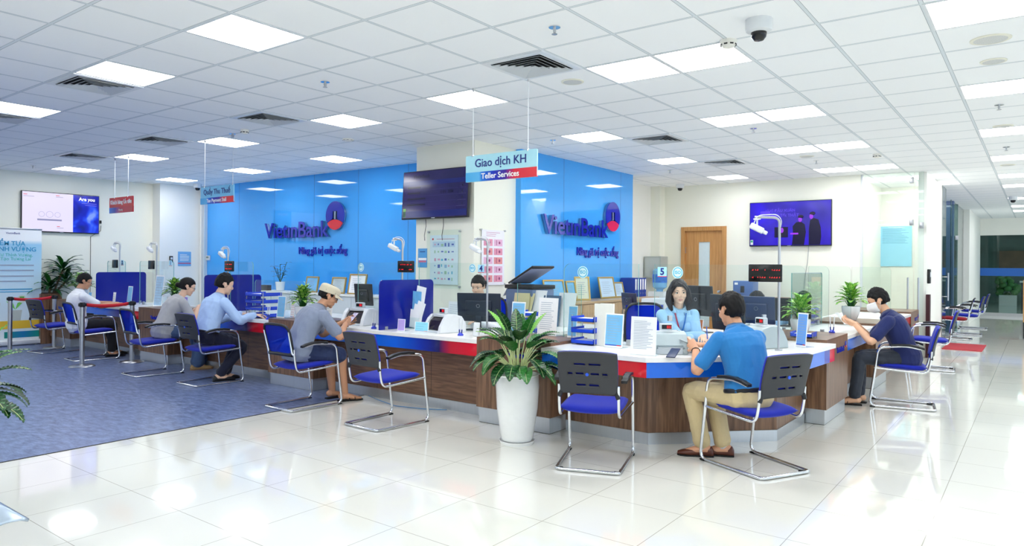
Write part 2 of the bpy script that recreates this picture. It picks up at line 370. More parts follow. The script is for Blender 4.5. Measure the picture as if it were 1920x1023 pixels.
# lobby beyond the doors: planter greenery and warm stone
random.seed(5)
lob = thing('lobby_counter', 'dim reception counter seen through the far glass doors', 'counter', (32, -0.3, 0))
b = MB(); b.box(-0.3, 0.3, -1.2, 0.8, 0, 1.0, mat('dark stone', (60, 68, 80), 0.3)); b.build('body', lob)
b = MB(); b.box(-0.35, 0.35, -1.25, 0.85, 1.0, 1.06, desktop); b.build('top', lob)
for k, (yy, h_, m_) in enumerate(((1.0, 1.1, (92, 150, 84)), (-0.25, 0.9, (120, 168, 110)), (-1.6, 1.2, (84, 140, 80)))):
    sb = MB(); random.seed(k)
    for q in range(26): sb.ell((35.5 + random.uniform(-0.3, 0.3), yy + random.uniform(-0.35, 0.35), random.uniform(0.4, h_)), (0.14, 0.14, 0.12), mat('lobby leaf %d' % k, m_, 0.6, noise_amt=0.4), None, 8, 6)
    sh_ = thing('lobby_shrub', ('green shrub seen through the left far glass door', 'pale green shrub in the middle of the far lobby', 'green shrub at the right side of the far lobby')[k], 'plant', (0, 0, 0), 0, 'shrubs in the far lobby'); sb.build('foliage', sh_)
    sb = MB(); sb.box(35.2, 35.8, yy - 0.3, yy + 0.3, 0, 0.42, desktop); sb.build('planter', sh_)
b = MB(); b.box(37.8, 37.95, -0.6, 1.4, 1.5, 2.3, mat('warm stone', (150, 112, 84), 0.6, noise_amt=0.5, noise_scale=3)); tag(b.build('wall_panel'), 'warm brown panel on the far lobby wall behind the glass doors', 'panel')
# ---------------------------------------------------------------- oak door
def door():
    d = bpy.data.objects.new('door_1', None); COL.objects.link(d); d['kind'] = 'structure'; d.location = (13.3, 5.275, 0)
    f = MB()
    f.box(-0.03, 0.16, 0.38, 0.46, 0, 2.27, oak); f.box(-0.03, 0.16, -0.46, -0.38, 0, 2.27, oak); f.box(-0.03, 0.16, -0.38, 0.38, 2.19, 2.27, oak); f.build('door_frame', d)
    l = MB(); l.box(0.02, 0.06, 0.11, 0.38, 0.02, 2.19, oak); l.box(0.02, 0.06, -0.38, -0.12, 0.02, 2.19, oak); l.box(0.02, 0.06, -0.12, 0.11, 1.97, 2.19, oak); l.box(0.02, 0.06, -0.12, 0.11, 0.02, 0.3, oak); l.build('door_leaf', d)
    g = MB(); g.box(0.035, 0.045, -0.12, 0.11, 0.3, 1.97, mat('frosted glass', (214, 230, 235), 0.25)); g.build('frosted_pane', d)
    k = MB(); k.lathe((0, 0, 0), [(0, 0), (0.028, 0), (0.028, 0.01), (0.012, 0.012), (0.012, 0.035), (0.027, 0.045), (0.024, 0.065), (0, 0.07)], chrome, 14, frame_T((0.02, -0.32, 1.0), (0, 1, 0), (0, 0, -1)) @ Matrix.Diagonal((1, 1, 1, 1))); k.build('door_knob', d)
    for z in (1.75, 0.3):
        h = MB(); h.box(0.0, 0.02, 0.37, 0.39, z, z + 0.12, steel); h.build('hinge', d)
door()
o = MB(); o.box(15.2, 15.25, 4.83, 5.72, 0, 2.3, white); struct('wall_behind_door', o)

# ---------------------------------------------------------------- ceiling fittings
panel_m = bpy.data.materials.new('lit panel diffuser'); panel_m.use_nodes = True
pb = panel_m.node_tree.nodes['Principled BSDF']; pb.inputs['Base Color'].default_value = (0.9, 0.9, 0.9, 1)
pb.inputs['Emission Color'].default_value = (0.97, 0.985, 1.0, 1); pb.inputs['Emission Strength'].default_value = LIGHT_STRENGTH
def cell(i, j): return (0.6 * (i + 0.7), 0.6 * (j + 0.47))
light_proto = thing('ceiling_light', 'x', 'ceiling light')
b = MB()
for a0, a1, b0, b1 in ((-0.298, 0.298, 0.28, 0.298), (-0.298, 0.298, -0.298, -0.28), (-0.298, -0.28, -0.28, 0.28), (0.28, 0.298, -0.28, 0.28)): b.box(a0, a1, b0, b1, -0.004, 0.0, whiteplastic)
b.build('frame', light_proto)
b = MB(); b.box(-0.28, 0.28, -0.28, 0.28, -0.003, -0.001, panel_m); b.build('diffuser', light_proto)
LC = {}
vis = {(4, 7): 'large square ceiling panel light nearest the upper left of the photo', (4, 10): 'square ceiling light touching the large air vent at upper left',
 (4, 14): 'ceiling light cut by the left edge of the photo, above a vent', (8, 7): 'ceiling light pierced by the left wire of the teller services sign',
 (8, 10): 'ceiling light in mid ceiling left of the teller services sign, above the blue wall', (8, 14): 'ceiling light behind the wires of the tax payment sign',
 (8, 18): 'ceiling light behind the wires of the red sign', (8, 22): 'ceiling light above the wide wall television at left',
 (11, 14): 'ceiling light just in front of the blue wall, above the wall logo', (11, 18): 'ceiling light at the left end of the blue wall, right of the tax sign wires', (11, 22): 'smallest ceiling light near the white column at left',
 (8, 4): 'left one of the big pair of ceiling lights right of the large vent', (8, 3): 'right one of the big pair, with a smoke detector at its corner',
 (12, 7): 'single ceiling light above the right blue wall', (12, 4): 'left one of the second pair of ceiling lights', (12, 3): 'right one of the second pair of ceiling lights',
 (16, 7): 'single ceiling light above the end of the right blue wall', (16, 4): 'left one of the third pair of ceiling lights', (16, 3): 'right one of the third pair of ceiling lights',
 (20, 7): 'ceiling light above the wooden door', (20, 4): 'left one of the far pair of ceiling lights above the wall television', (20, 3): 'right one of the far pair of ceiling lights, against the glass office front',
 (8, 0): 'huge corridor ceiling light at the top right corner', (12, 0): 'second nearest corridor ceiling light', (16, 0): 'third nearest corridor ceiling light', (20, 0): 'fourth nearest corridor ceiling light',
 (24, 0): 'fifth nearest corridor ceiling light', (27, 0): 'sixth nearest corridor ceiling light', (32, 0): 'small corridor ceiling light beside the far dome camera', (36, 0): 'second farthest corridor ceiling light', (39, 0): 'farthest corridor ceiling light before the header wall'}
first = True
def place_light(i, j, label, group=None):
    global first
    x, y = cell(i, j)
    if first: o = light_proto; o.location = (x, y, ZC); o['label'] = label; first = False
    else: o = dup(light_proto, (x, y, ZC), 0, label)
    if group: o['group'] = group
for (i, j), lb in vis.items(): place_light(i, j, lb, 'ceiling panel lights')
for i in (-8, -4, 0, 4, 8):
    for j in (-6, 0, 4, 7, 10, 14, 18, 22):
        if (i, j) in vis: continue
        place_light(i, j, 'unseen ceiling panel light added to brighten a room behind glass', 'unseen ceiling panel lights')
for i in (12, 16, 20, 24, 32, 36, 40):
    for j in (-6,): place_light(i, j, 'unseen ceiling panel light added to brighten a room behind glass', 'unseen ceiling panel lights')
place_light(23, 2, 'square ceiling light inside the glass office')
for i, j in ((25, 2), (23, 3), (28, 3), (31, 3), (47, -1), (51, 0), (55, -2), (51, 3)): place_light(i, j, 'unseen ceiling panel light added to brighten a room behind glass', 'unseen ceiling panel lights')  # unseen lights added to brighten the office and lobby behind the glass

def vent():
    t = thing('air_vent', 'x', 'air vent')
    f = MB()
    for s in ((-0.295, 0.295, 0.24, 0.295), (-0.295, 0.295, -0.295, -0.24), (-0.295, -0.24, -0.24, 0.24), (0.24, 0.295, -0.24, 0.24)): f.box(s[0], s[1], s[2], s[3], -0.012, 0, whiteplastic)
    f.build('frame', t)
    bk = MB(); bk.box(-0.24, 0.24, -0.24, 0.24, -0.002, 0.0, mat('vent void', (30, 32, 36), 0.9)); bk.build('backing', t)
    for k in range(5):   # concentric sloped square louvres
        o_ = 0.235 - k * 0.045; i_ = o_ - 0.036; sl = MB(); z0, z1 = -0.004, -0.022
        vs = [(-o_, -o_, z1), (o_, -o_, z1), (o_, o_, z1), (-o_, o_, z1), (-i_, -i_, z0), (i_, -i_, z0), (i_, i_, z0), (-i_, i_, z0)]
        vs += [(x, y, z + 0.002) for x, y, z in vs]
        fs = [(0, 1, 5, 4), (1, 2, 6, 5), (2, 3, 7, 6), (3, 0, 4, 7), (8, 12, 13, 9), (9, 13, 14, 10), (10, 14, 15, 11), (11, 15, 12, 8)]
        fs += [(a, b_, b_ + 8, a + 8) for a, b_ in ((0, 1), (1, 2), (2, 3), (3, 0), (5, 4), (6, 5), (7, 6), (4, 7))]
        sl.add(vs, fs, mat('vent louvre', (200, 205, 210), 0.5)); sl.build('louvre', t)
    return t
v0 = vent(); first_v = True
for (i, j), lb in {(4, 11): 'square air vent touching the big light at upper left', (4, 15): 'air vent cut by the left edge of the photo', (7, 11): 'air vent above the left blue wall, left of a light',
     (7, 15): 'narrow looking air vent between the red sign and the tax payment sign', (7, 19): 'far left air vent above the wide wall television', (7, 5): 'largest air vent, above the teller services sign',
     (13, 6): 'air vent above the right blue wall', (17, 6): 'small air vent above the wall beside the wooden door'}.items():
    x, y = cell(i, j)
    if first_v: v0.location = (x, y, ZC); v0['label'] = lb; v0['group'] = 'ceiling air vents'; first_v = False
    else: dup(v0, (x, y, ZC), 0, lb, 'ceiling air vents')

def sprinkler():
    t = thing('sprinkler', 'x', 'sprinkler')
    b = MB(); b.cyl((0, 0), 0.04, -0.006, 0, chrome); b.build('escutcheon', t)
    b = MB(); b.cyl((0, 0), 0.009, -0.04, -0.005, steel, 10); b.cyl((0, 0), 0.02, -0.052, -0.048, steel, 12); b.tube([(0.012, 0, -0.012), (0.014, 0, -0.03), (0.003, 0, -0.05)], 0.003, steel, 6); b.tube([(-0.012, 0, -0.012), (-0.014, 0, -0.03), (-0.003, 0, -0.05)], 0.003, steel, 6); b.build('head', t)
    return t
s0 = sprinkler(); fs_ = True
for (x, y, lb) in ((3.96, 2.63, 'ceiling sprinkler above the largest air vent'), (3.97, 5.07, 'ceiling sprinkler left of centre in plain tiles'), (4.89, 8.05, 'ceiling sprinkler at a light beside the tax sign wire'), (7.51, 5.0, 'ceiling sprinkler just right of the teller services sign'),
     (8.19, 2.66, 'ceiling sprinkler below the second pair of lights'), (11.2, 2.69, 'ceiling sprinkler below the third pair of lights'), (10.98, 4.95, 'ceiling sprinkler near the end of the right blue wall'), (4.59, 13.54, 'ceiling sprinkler above the wide wall television'), (8.37, 0.32, 'nearer corridor ceiling sprinkler'), (11.3, 0.35, 'farther corridor ceiling sprinkler')):
    if fs_: s0.location = (x, y, ZC); s0['label'] = lb; s0['group'] = 'ceiling sprinklers'; fs_ = False
    else: dup(s0, (x, y, ZC), 0, lb, 'ceiling sprinklers')
spk_m = mat('speaker grille', (206, 208, 206), 0.6, noise_scale=150, noise_amt=0.3)
def disc(r, x, y, lb, nm='ceiling_speaker', cat='ceiling speaker', h=0.008):
    t = thing(nm, lb, cat, (x, y, ZC), 0, 'round ceiling discs')
    b = MB(); b.lathe((0, 0), [(r, 0), (r, -h * 0.6), (r * 0.93, -h), (r * 0.82, -h)], mat('ivory plastic', (232, 230, 215), 0.5), 28); b.build('rim', t)
    b = MB(); b.lathe((0, 0), [(r * 0.84, -h * 0.9), (0, -h * 0.9)], spk_m, 28); b.build('grille', t)
disc(0.10, 5.23, 3.28, 'round ceiling speaker right of the teller services sign wire'); disc(0.125, 5.95, 0.28, 'larger round ceiling speaker at the top right'); disc(0.09, 6.59, 0.29, 'smaller round ceiling disc below the large one at top right')
disc(0.10, 9.64, 0.33, 'round ceiling disc above the third corridor light'); disc(0.10, 10.7, 2.70, 'round ceiling disc below the third pair of lights'); disc(0.10, 13.28, 0.39, 'round ceiling disc far along the corridor')
def detector(x, y, lb, r=0.06, h=0.05):
    t = thing('smoke_detector', lb, 'smoke detector', (x, y, ZC), 0, 'smoke detectors')
    b = MB(); b.lathe((0, 0), [(r, 0), (r, -h * 0.3), (r * 0.95, -h * 0.55), (r * 0.6, -h), (0, -h)], mat('detector white', (238, 236, 228), 0.5), 24); b.build('body', t)
    b = MB()
    for k in range(8): a = k * PI / 4; b.box(-0.012, 0.012, -0.002, 0.002, -h * 0.75, -h * 0.55, black, Matrix.Rotation(a, 4, 'Z') @ Matrix.Translation((0, -r * 0.9, 0)))
    b.build('vent_slots', t)
detector(4.92, 1.78, 'smoke detector at the corner of the big pair of lights'); detector(4.84, 7.7, 'small smoke detector right of the tax sign wire', 0.05); detector(5.98, 7.16, 'flat pale smoke detector left of the white pillar', 0.075, 0.025); detector(11.04, 1.84, 'distant smoke detector above the glass office', 0.055)
def dome(x, y, lb, s=1.0):
    t = thing('dome_camera', lb, 'security camera', (x, y, ZC), 0, 'dome security cameras')
    b = MB(); b.lathe((0, 0), [(0.085 * s, 0), (0.085 * s, -0.06 * s), (0.08 * s, -0.075 * s), (0.06 * s, -0.085 * s), (0, -0.085 * s)], whiteplastic, 28); b.build('housing', t)
    b = MB(); b.lathe((0, 0), [(0.05 * s, -0.084 * s), (0.05 * s, -0.095 * s), (0.046 * s, -0.115 * s), (0.03 * s, -0.135 * s), (0, -0.142 * s)], black_gloss, 24); b.build('dome', t)
dome(4.62, 1.47, 'white dome camera with black lens, nearest, top right of centre'); dome(7.63, 13.82, 'dome camera in the left corner by the tax payment sign', 0.95); dome(12.94, 5.62, 'dome camera in the corner above the wooden door', 0.95); dome(19.06, 0.46, 'dome camera far along the corridor ceiling', 1.0)

# ---------------------------------------------------------------- hanging signs
def grad_mat(name, stops, axis=1, lo=0.0, hi=1.0, rough=0.2, emit=0.0):
    m = bpy.data.materials.new(name); m.use_nodes = True; nt = m.node_tree; b = nt.nodes['Principled BSDF']; b.inputs['Roughness'].default_value = rough
    tc = nt.nodes.new('ShaderNodeTexCoord'); sp = nt.nodes.new('ShaderNodeSeparateXYZ'); mr = nt.nodes.new('ShaderNodeMapRange'); cr = nt.nodes.new('ShaderNodeValToRGB')
    mr.inputs[1].default_value = lo; mr.inputs[2].default_value = hi
    nt.links.new(tc.outputs['Object'], sp.inputs[0]); nt.links.new(sp.outputs[axis], mr.inputs[0]); nt.links.new(mr.outputs[0], cr.inputs[0])
    e = cr.color_ramp.elements; e[0].position = stops[0][0]; e[0].color = lin(stops[0][1]); e[1].position = stops[-1][0]; e[1].color = lin(stops[-1][1])
    for p, c_ in stops[1:-1]: k = e.new(p); k.color = lin(c_)
    nt.links.new(cr.outputs[0], b.inputs['Base Color'])
    if emit: nt.links.new(cr.outputs[0], b.inputs['Emission Color']); b.inputs['Emission Strength'].default_value = emit
    return m
stripe = grad_mat('sign stripe print', [(0.0, (235, 35, 50)), (0.30, (225, 35, 60)), (0.42, (60, 20, 150)), (0.6, (20, 50, 190)), (0.76, (30, 120, 225)), (0.8, (90, 185, 240)), (1.0, (70, 175, 235))], 1, -0.4, 0.4)
def hang_sign(name, x, yc, w_, z0, z1, top, bottom, lb, bg, hs=0.4, redsign=False, wires=None):
    t = thing(name, lb, 'hanging sign', (x, yc, 0))
    p = MB(); T = frame_T((0, 0, (z0 + z1) / 2), (0, -1, 0), (0, 0, 1)); h = (z1 - z0) / 2; w2 = w_ / 2; zs = z0 + (z1 - z0) * 0.36
    r = 0.012; pts = []
    for cx, cy, a0 in ((w2 - r, h - r, 0), (-w2 + r, h - r, 90), (-w2 + r, -h + r, 180), (w2 - r, -h + r, 270)):
        for k in range(4): a = math.radians(a0 + k * 30); pts.append((cx + r * math.cos(a), cy + r * math.sin(a)))
    p.prism(pts, -0.006, 0.006, bg, T)
    p.build('board', t)
    s = MB(); s.box(-0.0085, 0.0085, -w2 + 0.001, w2 - 0.001, z0 + 0.001, zs, stripe if not redsign else grad_mat('red sign stripe', [(0, (200, 25, 55)), (0.5, (190, 30, 70)), (0.75, (40, 60, 170)), (1, (40, 120, 220))], 1, -0.4, 0.4)); s.build('stripe', t)
    tm = MB(); text_mb(tm, top, hs, inkblue if not redsign else paper, frame_T((-0.0075, 0, zs + (z1 - zs) * 0.5), (0, -1, 0), (0, 0, 1)), 0.0015, 0.001 if not redsign else 0.002); tm.build('title_lettering', t)
    tm = MB(); text_mb(tm, bottom, hs * 0.68 if not redsign else hs * 0.5, paper, frame_T((-0.0098, 0, (z0 + zs) / 2), (0, -1, 0), (0, 0, 1)), 0.001, 0.0012 if not redsign else 0); tm.build('subtitle_lettering', t)
    for yy in wires:
        wv = MB(); wv.tube([(0, yy, z1 - 0.01), (0, yy, ZC - 0.02)], 0.004, whiteplastic, 6); wv.lathe((0, yy), [(0.0, ZC - 0.03), (0.006, ZC - 0.03), (0.018, ZC - 0.002), (0, ZC - 0.002)], steel, 10); wv.cyl((0, yy), 0.011, z1 - 0.012, z1 + 0.006, chrome, 8); wv.build('hanger_wire', t)
    return t
sgn = mat('pale aqua acrylic', (178, 232, 246), 0.15); 
hang_sign('hanging_sign', 4.918, 3.83, 0.80, 2.238, 2.478, 'Giao dịch KH', 'Teller Services', 'pale aqua hanging sign reading Teller Services over the counter', sgn, 0.105, wires=(0.32, -0.30))
hang_sign('hanging_sign', 4.956, 8.50, 0.78, 2.248, 2.475, 'Quầy Thu Thuế', 'Tax Payment Stall', 'pale blue hanging sign reading Tax Payment Stall', mat('pale blue acrylic', (130, 205, 242), 0.15), 0.095, wires=(0.30, -0.36))
hang_sign('hanging_sign', 5.026, 11.32, 0.78, 2.242, 2.484, 'Khách hàng Ưu tiên', 'Priority', 'red hanging sign for priority customers at the far left', mat('red acrylic', (205, 25, 50), 0.2), 0.088, redsign=True, wires=(0.22, -0.22))
# ---------------------------------------------------------------- service counters
logo_blue = mat('logo royal blue', (14, 36, 176), 0.15, coat=0.5); logo_red = mat('logo red', (228, 25, 50), 0.2, coat=0.5); logo_side = mat('logo steel return', (150, 165, 190), 0.25, 0.9)
def ring_logo(mb, T, R, d):
    """round emblem: blue disc with a square bracket opening, red lens at the bottom. T: x right, y up, z towards the reader"""
    n = 40; ry = R * 1.0
    # blue annulus pieces built as polygons: outer circle arc over the red lens, minus the bracket slot
    def circ(a): return (R * math.cos(math.radians(a)), ry * math.sin(math.radians(a)))
    sx, sy0, sy1 = 0.26 * R, -0.42 * R, 0.30 * R
    # left lobe, right lobe, top cap
    def arc(a0, a1, k=16): return [circ(a0 + (a1 - a0) * i / k) for i in range(k + 1)]
    aT = math.degrees(math.asin(sy1 / R)); aB = -30
    xb = R * math.cos(math.radians(aB)); yb = R * math.sin(math.radians(aB))
    mb.prism(arc(aT, 180 - aT), 0, d, logo_blue, T)
    right = [(sx, sy1)] + [(circ(aT)[0], sy1)] + arc(aT, aB, 10)[1:] + [(sx, -0.22 * R)]
    mb.prism(right[::-1], 0, d, logo_blue, T)
    mb.prism([(-x, y) for x, y in right], 0, d, logo_blue, T)
    mb.box(-sx * 0.35, sx * 0.35, -0.26 * R, sy1, 0, d * 0.8, logo_side, T)
    lens = arc(aB - 6, -180 - aB + 6, 16) + [(x, -0.28 * R - (abs(x) / xb) ** 2 * 0.26 * R) for x in [-xb * 0.9 + i * xb * 0.18 for i in range(11)]]
    mb.prism(lens, 0, d, logo_red, T)
def ped(name, T, label, wlen, depth, logo=True):
    """pedestal in a local frame: x along the front (length wlen), y into the counter, front at y=0; T places it"""
    t = thing(name, label, 'counter', (0, 0, 0)); t.matrix_world = T
    b = MB(); b.box(0, wlen, 0, depth, 0.145, 0.785, walnut); b.build('body', t, 0.002)
    b = MB(); b.box(0, wlen, 0, depth, 0.785, 0.803, walnut_h); b.build('top', t, 0.002)
    b = MB(); b.box(0.02, wlen - 0.02, 0.02, depth - 0.02, 0.004, 0.145, alu); b.box(0.022, wlen - 0.022, 0.022, depth - 0.022, 0, 0.006, black); b.build('kick_plate', t)
    if logo:
        F = frame_T((wlen * 0.62, -0.001, 0.665), (1, 0, 0), (0, 0, 1))
        l = MB(); text_mb(l, 'VietinBank', 0.075, logo_blue, F, 0.006, 0.0015); l.build('counter_lettering', t)
        l = MB(); ring_logo(l, frame_T((wlen * 0.62 + 0.235, -0.001, 0.70), (1, 0, 0), (0, 0, 1)), 0.032, 0.008); l.build('counter_emblem', t)
    return t
# front run: front faces look towards -X; local x runs towards -Y
def TF(x, y1): return frame_T((x, y1, 0), (0, -1, 0), (1, 0, 0)) @ Matrix.Identity(4)
def TFm(x, y1):
    Mx = Matrix(((0, 1, 0, x), (-1, 0, 0, y1), (0, 0, 1, 0), (0, 0, 0, 1))); return Mx
def TSm(x0, y):
    return Matrix(((1, 0, 0, x0), (0, 1, 0, y), (0, 0, 1, 0), (0, 0, 0, 1)))
PED = [(3.40, 4.24, 'walnut counter pedestal behind the big white planter'), (6.70, 7.57, 'walnut counter pedestal behind the man in the beige cap, plant on top'),
       (10.03, 10.90, 'walnut counter pedestal with a small plant behind the woman in grey'), (13.36, 14.2, 'walnut counter pedestal at the far left behind the man in white')]
for y0, y1, lb in PED: ped('counter_pedestal', TFm(5.1, y1), lb, y1 - y0, 0.62)
ped('counter_pedestal', TSm(7.02, 1.58), 'walnut counter pedestal with plant, nearest on the right side of the island', 0.90, 0.75)
ped('counter_pedestal', TSm(9.5, 1.58), 'walnut counter pedestal with plant, beside the masked man', 0.88, 0.75)
ped('counter_pedestal', TSm(13.35 - 0.9, 1.58), 'farthest walnut counter pedestal, against the glass office front', 0.9, 0.95)
fascia_stops = [(0.0, (18, 70, 205)), (0.12, (22, 110, 225)), (0.55, (20, 100, 225)), (0.70, (12, 45, 170)), (0.80, (20, 15, 90)), (0.86, (200, 25, 45)), (1.0, (225, 28, 45))]
def counter(label, y0, y1, x=5.1):
    t = thing('service_counter', label, 'counter', (0, 0, 0))
    L = y1 - y0
    b = MB(); b.box(x + 0.25, x + 0.28, y0, y1, 0.1, 0.735, walnut_h)
    for k in range(1, 3):
        yy = y0 + L * k / 3; b.box(x + 0.249, x + 0.25, yy - 0.002, yy + 0.002, 0.1, 0.615, black)
    b.build('front_panel', t)
    b = MB(); b.box(x + 0.235, x + 0.25, y0, y1, 0.0, 0.1, alu); b.build('kick_plate', t)
    b = MB(); b.prism([(x, y0), (x, y1), (x + 0.95, y1), (x + 0.95, y0)][::-1], 0.735, 0.775, desktop); b.build('worktop', t, 0.003)
    fm = grad_mat('fascia ' + label[:24], fascia_stops, 1, y1, y0, 0.12)
    b = MB(); b.box(x + 0.012, x + 0.018, y0, y1, 0.615, 0.735, fm); b.box(x + 0.018, x + 0.25, y0, y1, 0.615, 0.625, walnut_h); b.build('fascia', t)
    b = MB(); b.box(x + 0.92, x + 0.95, y0, y1, 0.0, 0.735, mat('inner panel', (222, 224, 226), 0.5)); b.build('back_panel', t)
    return t
counter('service counter with blue and red fascia in front of the man in the cap', 4.24, 6.70)
counter('service counter with blue and red fascia in front of the blue-shirted man', 7.57, 10.03)
counter('service counter with blue fascia in front of the man in the white shirt', 10.90, 13.36)
def poly_counter(label, outer, inner, panel, fas, z=0.775):
    t = thing('service_counter', label, 'counter')
    b = MB(); b.prism(outer + inner, z - 0.04, z, desktop); b.build('worktop', t, 0.003)
    def strip(pts, z0, z1, th, m, mb):
        for i in range(len(pts) - 1):
            a = Vector((pts[i][0], pts[i][1], 0)); c_ = Vector((pts[i + 1][0], pts[i + 1][1], 0)); d = (c_ - a); n = Vector((-d.y, d.x, 0)).normalized() * th
            q = [a, c_, c_ + n, a + n]; mb.prism([(p.x, p.y) for p in q], z0, z1, m)
    b = MB(); strip(panel, 0.09, z - 0.04, 0.02, walnut, b); b.build('front_panel', t)
    b = MB(); strip([(p[0], p[1]) for p in panel], 0.0, 0.095, 0.012, alu, b)
    b.v = [Vector((v.x, v.y, v.z)) for v in b.v]; k = b.build('kick_plate', t); k.location = (-0.008 if panel[0][0] != panel[-1][0] and len(panel) > 2 else 0, -0.008, 0)
    for seg, m in fas:
        b = MB(); strip(seg, z - 0.16, z - 0.04, 0.01, m, b); b.build('fascia', t)
    return t
fb = mat('fascia blue acrylic', (14, 106, 226), 0.12); fr = mat('fascia red acrylic', (222, 26, 42), 0.12); fd = mat('fascia deep blue acrylic', (14, 40, 175), 0.12)
# polygon runs anticlockwise seen from above: outer edge from ped 5 back to ped 4 ...
poly_counter('angled corner counter under the number 5, facing the man in the polo shirt',
    [(4.95, 3.40), (4.95, 2.42), (5.78, 1.58), (7.02, 1.50)], [(7.02, 2.68), (6.80, 2.66), (6.42, 2.40), (5.88, 2.95), (5.88, 3.40)],
    [(5.35, 3.40), (5.35, 2.59), (6.15, 1.78), (7.02, 1.78)],
    [([(4.965, 3.40), (4.965, 2.80)], fb), ([(4.965, 2.80), (4.965, 2.42)], fr), ([(4.965, 2.42), (5.79, 1.592), (6.72, 1.53)], fb), ([(6.72, 1.53), (6.87, 1.52)], fd), ([(6.87, 1.52), (7.02, 1.512)], fr)])
poly_counter('service counter beyond the nearest right pedestal, in front of the masked man', [(7.92, 1.58), (9.5, 1.58)], [(9.5, 2.5), (7.92, 2.5)], [(7.92, 1.82), (9.5, 1.82)], [([(7.92, 1.592), (9.0, 1.592)], fb), ([(9.0, 1.592), (9.25, 1.592)], fd), ([(9.25, 1.592), (9.5, 1.592)], fr)])
poly_counter('farthest service counter on the right side, behind the masked man', [(10.38, 1.58), (12.45, 1.58)], [(12.45, 2.5), (10.38, 2.5)], [(10.38, 1.82), (12.45, 1.82)], [([(10.38, 1.592), (11.9, 1.592)], fb), ([(11.9, 1.592), (12.45, 1.592)], fr)])

# ---------------------------------------------------------------- visitor chairs
def chair_frame(t):
    # local: +x towards the counter, origin on the floor at the seat centre
    for s in (-1, 1):
        y = 0.235 * s
        fr_ = MB()
        # front upright from the sled, up and back into the arm
        p = fillet([(-0.30, y * 0.98, 0.013), (0.30, y * 1.08, 0.013), (0.215, y * 1.08, 0.64), (-0.05, y * 1.08, 0.665), (-0.17, y * 1.02, 0.64)], 0.07, 6)
        fr_.tube(p, 0.012, chrome, 10); fr_.build('sled_leg', t)
        sr = MB()
        p = fillet([(0.255, y * 1.08, 0.42), (-0.235, y * 0.92, 0.385), (-0.265, y * 0.92, 0.50), (-0.272, y * 0.92, 0.62)], 0.06, 6)
        sr.tube(p, 0.011, chrome, 10); sr.build('seat_rail', t)
        ap = MB(); pts = [(0.10, 0.676), (0.02, 0.686), (-0.08, 0.686), (-0.16, 0.672), (-0.21, 0.655)]
        for i in range(len(pts) - 1):
            (xa, za), (xb_, zb) = pts[i], pts[i + 1]; w0 = 0.022
            vs = [(xa, y * 1.08 - w0, za), (xa, y * 1.08 + w0, za), (xb_, y * 1.05 - w0, zb), (xb_, y * 1.05 + w0, zb)]; vs += [(a, b_, c_ - 0.022) for a, b_, c_ in vs]
            ap.add(vs, [(0, 1, 3, 2), (4, 6, 7, 5), (0, 2, 6, 4), (1, 5, 7, 3)] + ([(0, 4, 5, 1)] if i == 0 else []) + ([(2, 3, 7, 6)] if i == len(pts) - 2 else []), black)
        ap.build('armrest', t, 0.004)
    b = MB(); b.tube(fillet([(-0.22, -0.2305, 0.013), (-0.31, -0.2305, 0.013), (-0.31, 0.2305, 0.013), (-0.22, 0.2305, 0.013)], 0.05, 5), 0.012, chrome, 10); b.build('sled_bar', t)
    for (x, y) in ((-0.27, 0.2), (-0.27, -0.2), (0.27, 0.252), (0.27, -0.252)):
        b = MB(); b.rbox(x - 0.025, x + 0.025, y - 0.014, y + 0.014, 0.0, 0.012, 0.004, rubber); b.build('foot_pad', t)
def seat_pad(t, m):
    b = MB(); n = 14; mm = 14; vs = []; fs = []
    def P(u, v, top):
        x = -0.235 + 0.475 * u; y = (-0.235 + 0.47 * v)
        eu = min(u, 1 - u) * 2; ev = min(v, 1 - v) * 2
        th = (1 - (1 - eu) ** 5) ** 0.5 * (1 - (1 - ev) ** 5) ** 0.5
        zz = 0.435 + 0.02 * u - 0.012 * math.cos((v - 0.5) * PI) + (-0.03 * max(0, u - 0.8) ** 1.0)
        # round the corners in plan
        cx, cy = abs(u - 0.5) * 2, abs(v - 0.5) * 2
        k = 1 - 0.07 * (cx * cy) ** 3
        return ((x * k if x else x), y * k, zz + (0.032 if top else -0.032) * max(th, 0.0))
    for top in (1, 0):
        for i in range(n + 1):
            for j in range(mm + 1): vs.append(P(i / n, j / mm, top))
    N = (n + 1) * (mm + 1)
    for i in range(n):
        for j in range(mm):
            a = i * (mm + 1) + j; q = (a, a + 1, a + mm + 2, a + mm + 1); fs.append(q[::-1]); fs.append(tuple(N + k for k in q))
    b.add(vs, fs, m, True); b.build('seat', t, auto=False)
def back_pt(u, v):
    """u across -1..1, v up 0..1 : backrest surface"""
    w_ = 0.205 + 0.03 * v - 0.02 * v * v; 
    x = -0.268 - 0.075 * v ** 1.4 - 0.035 * (1 - abs(u) ** 2) * (1 - 0.3 * v); z = 0.565 + 0.305 * v - 0.012 * abs(u) ** 3 * (1 - 0)
    return Vector((x, u * w_, z))
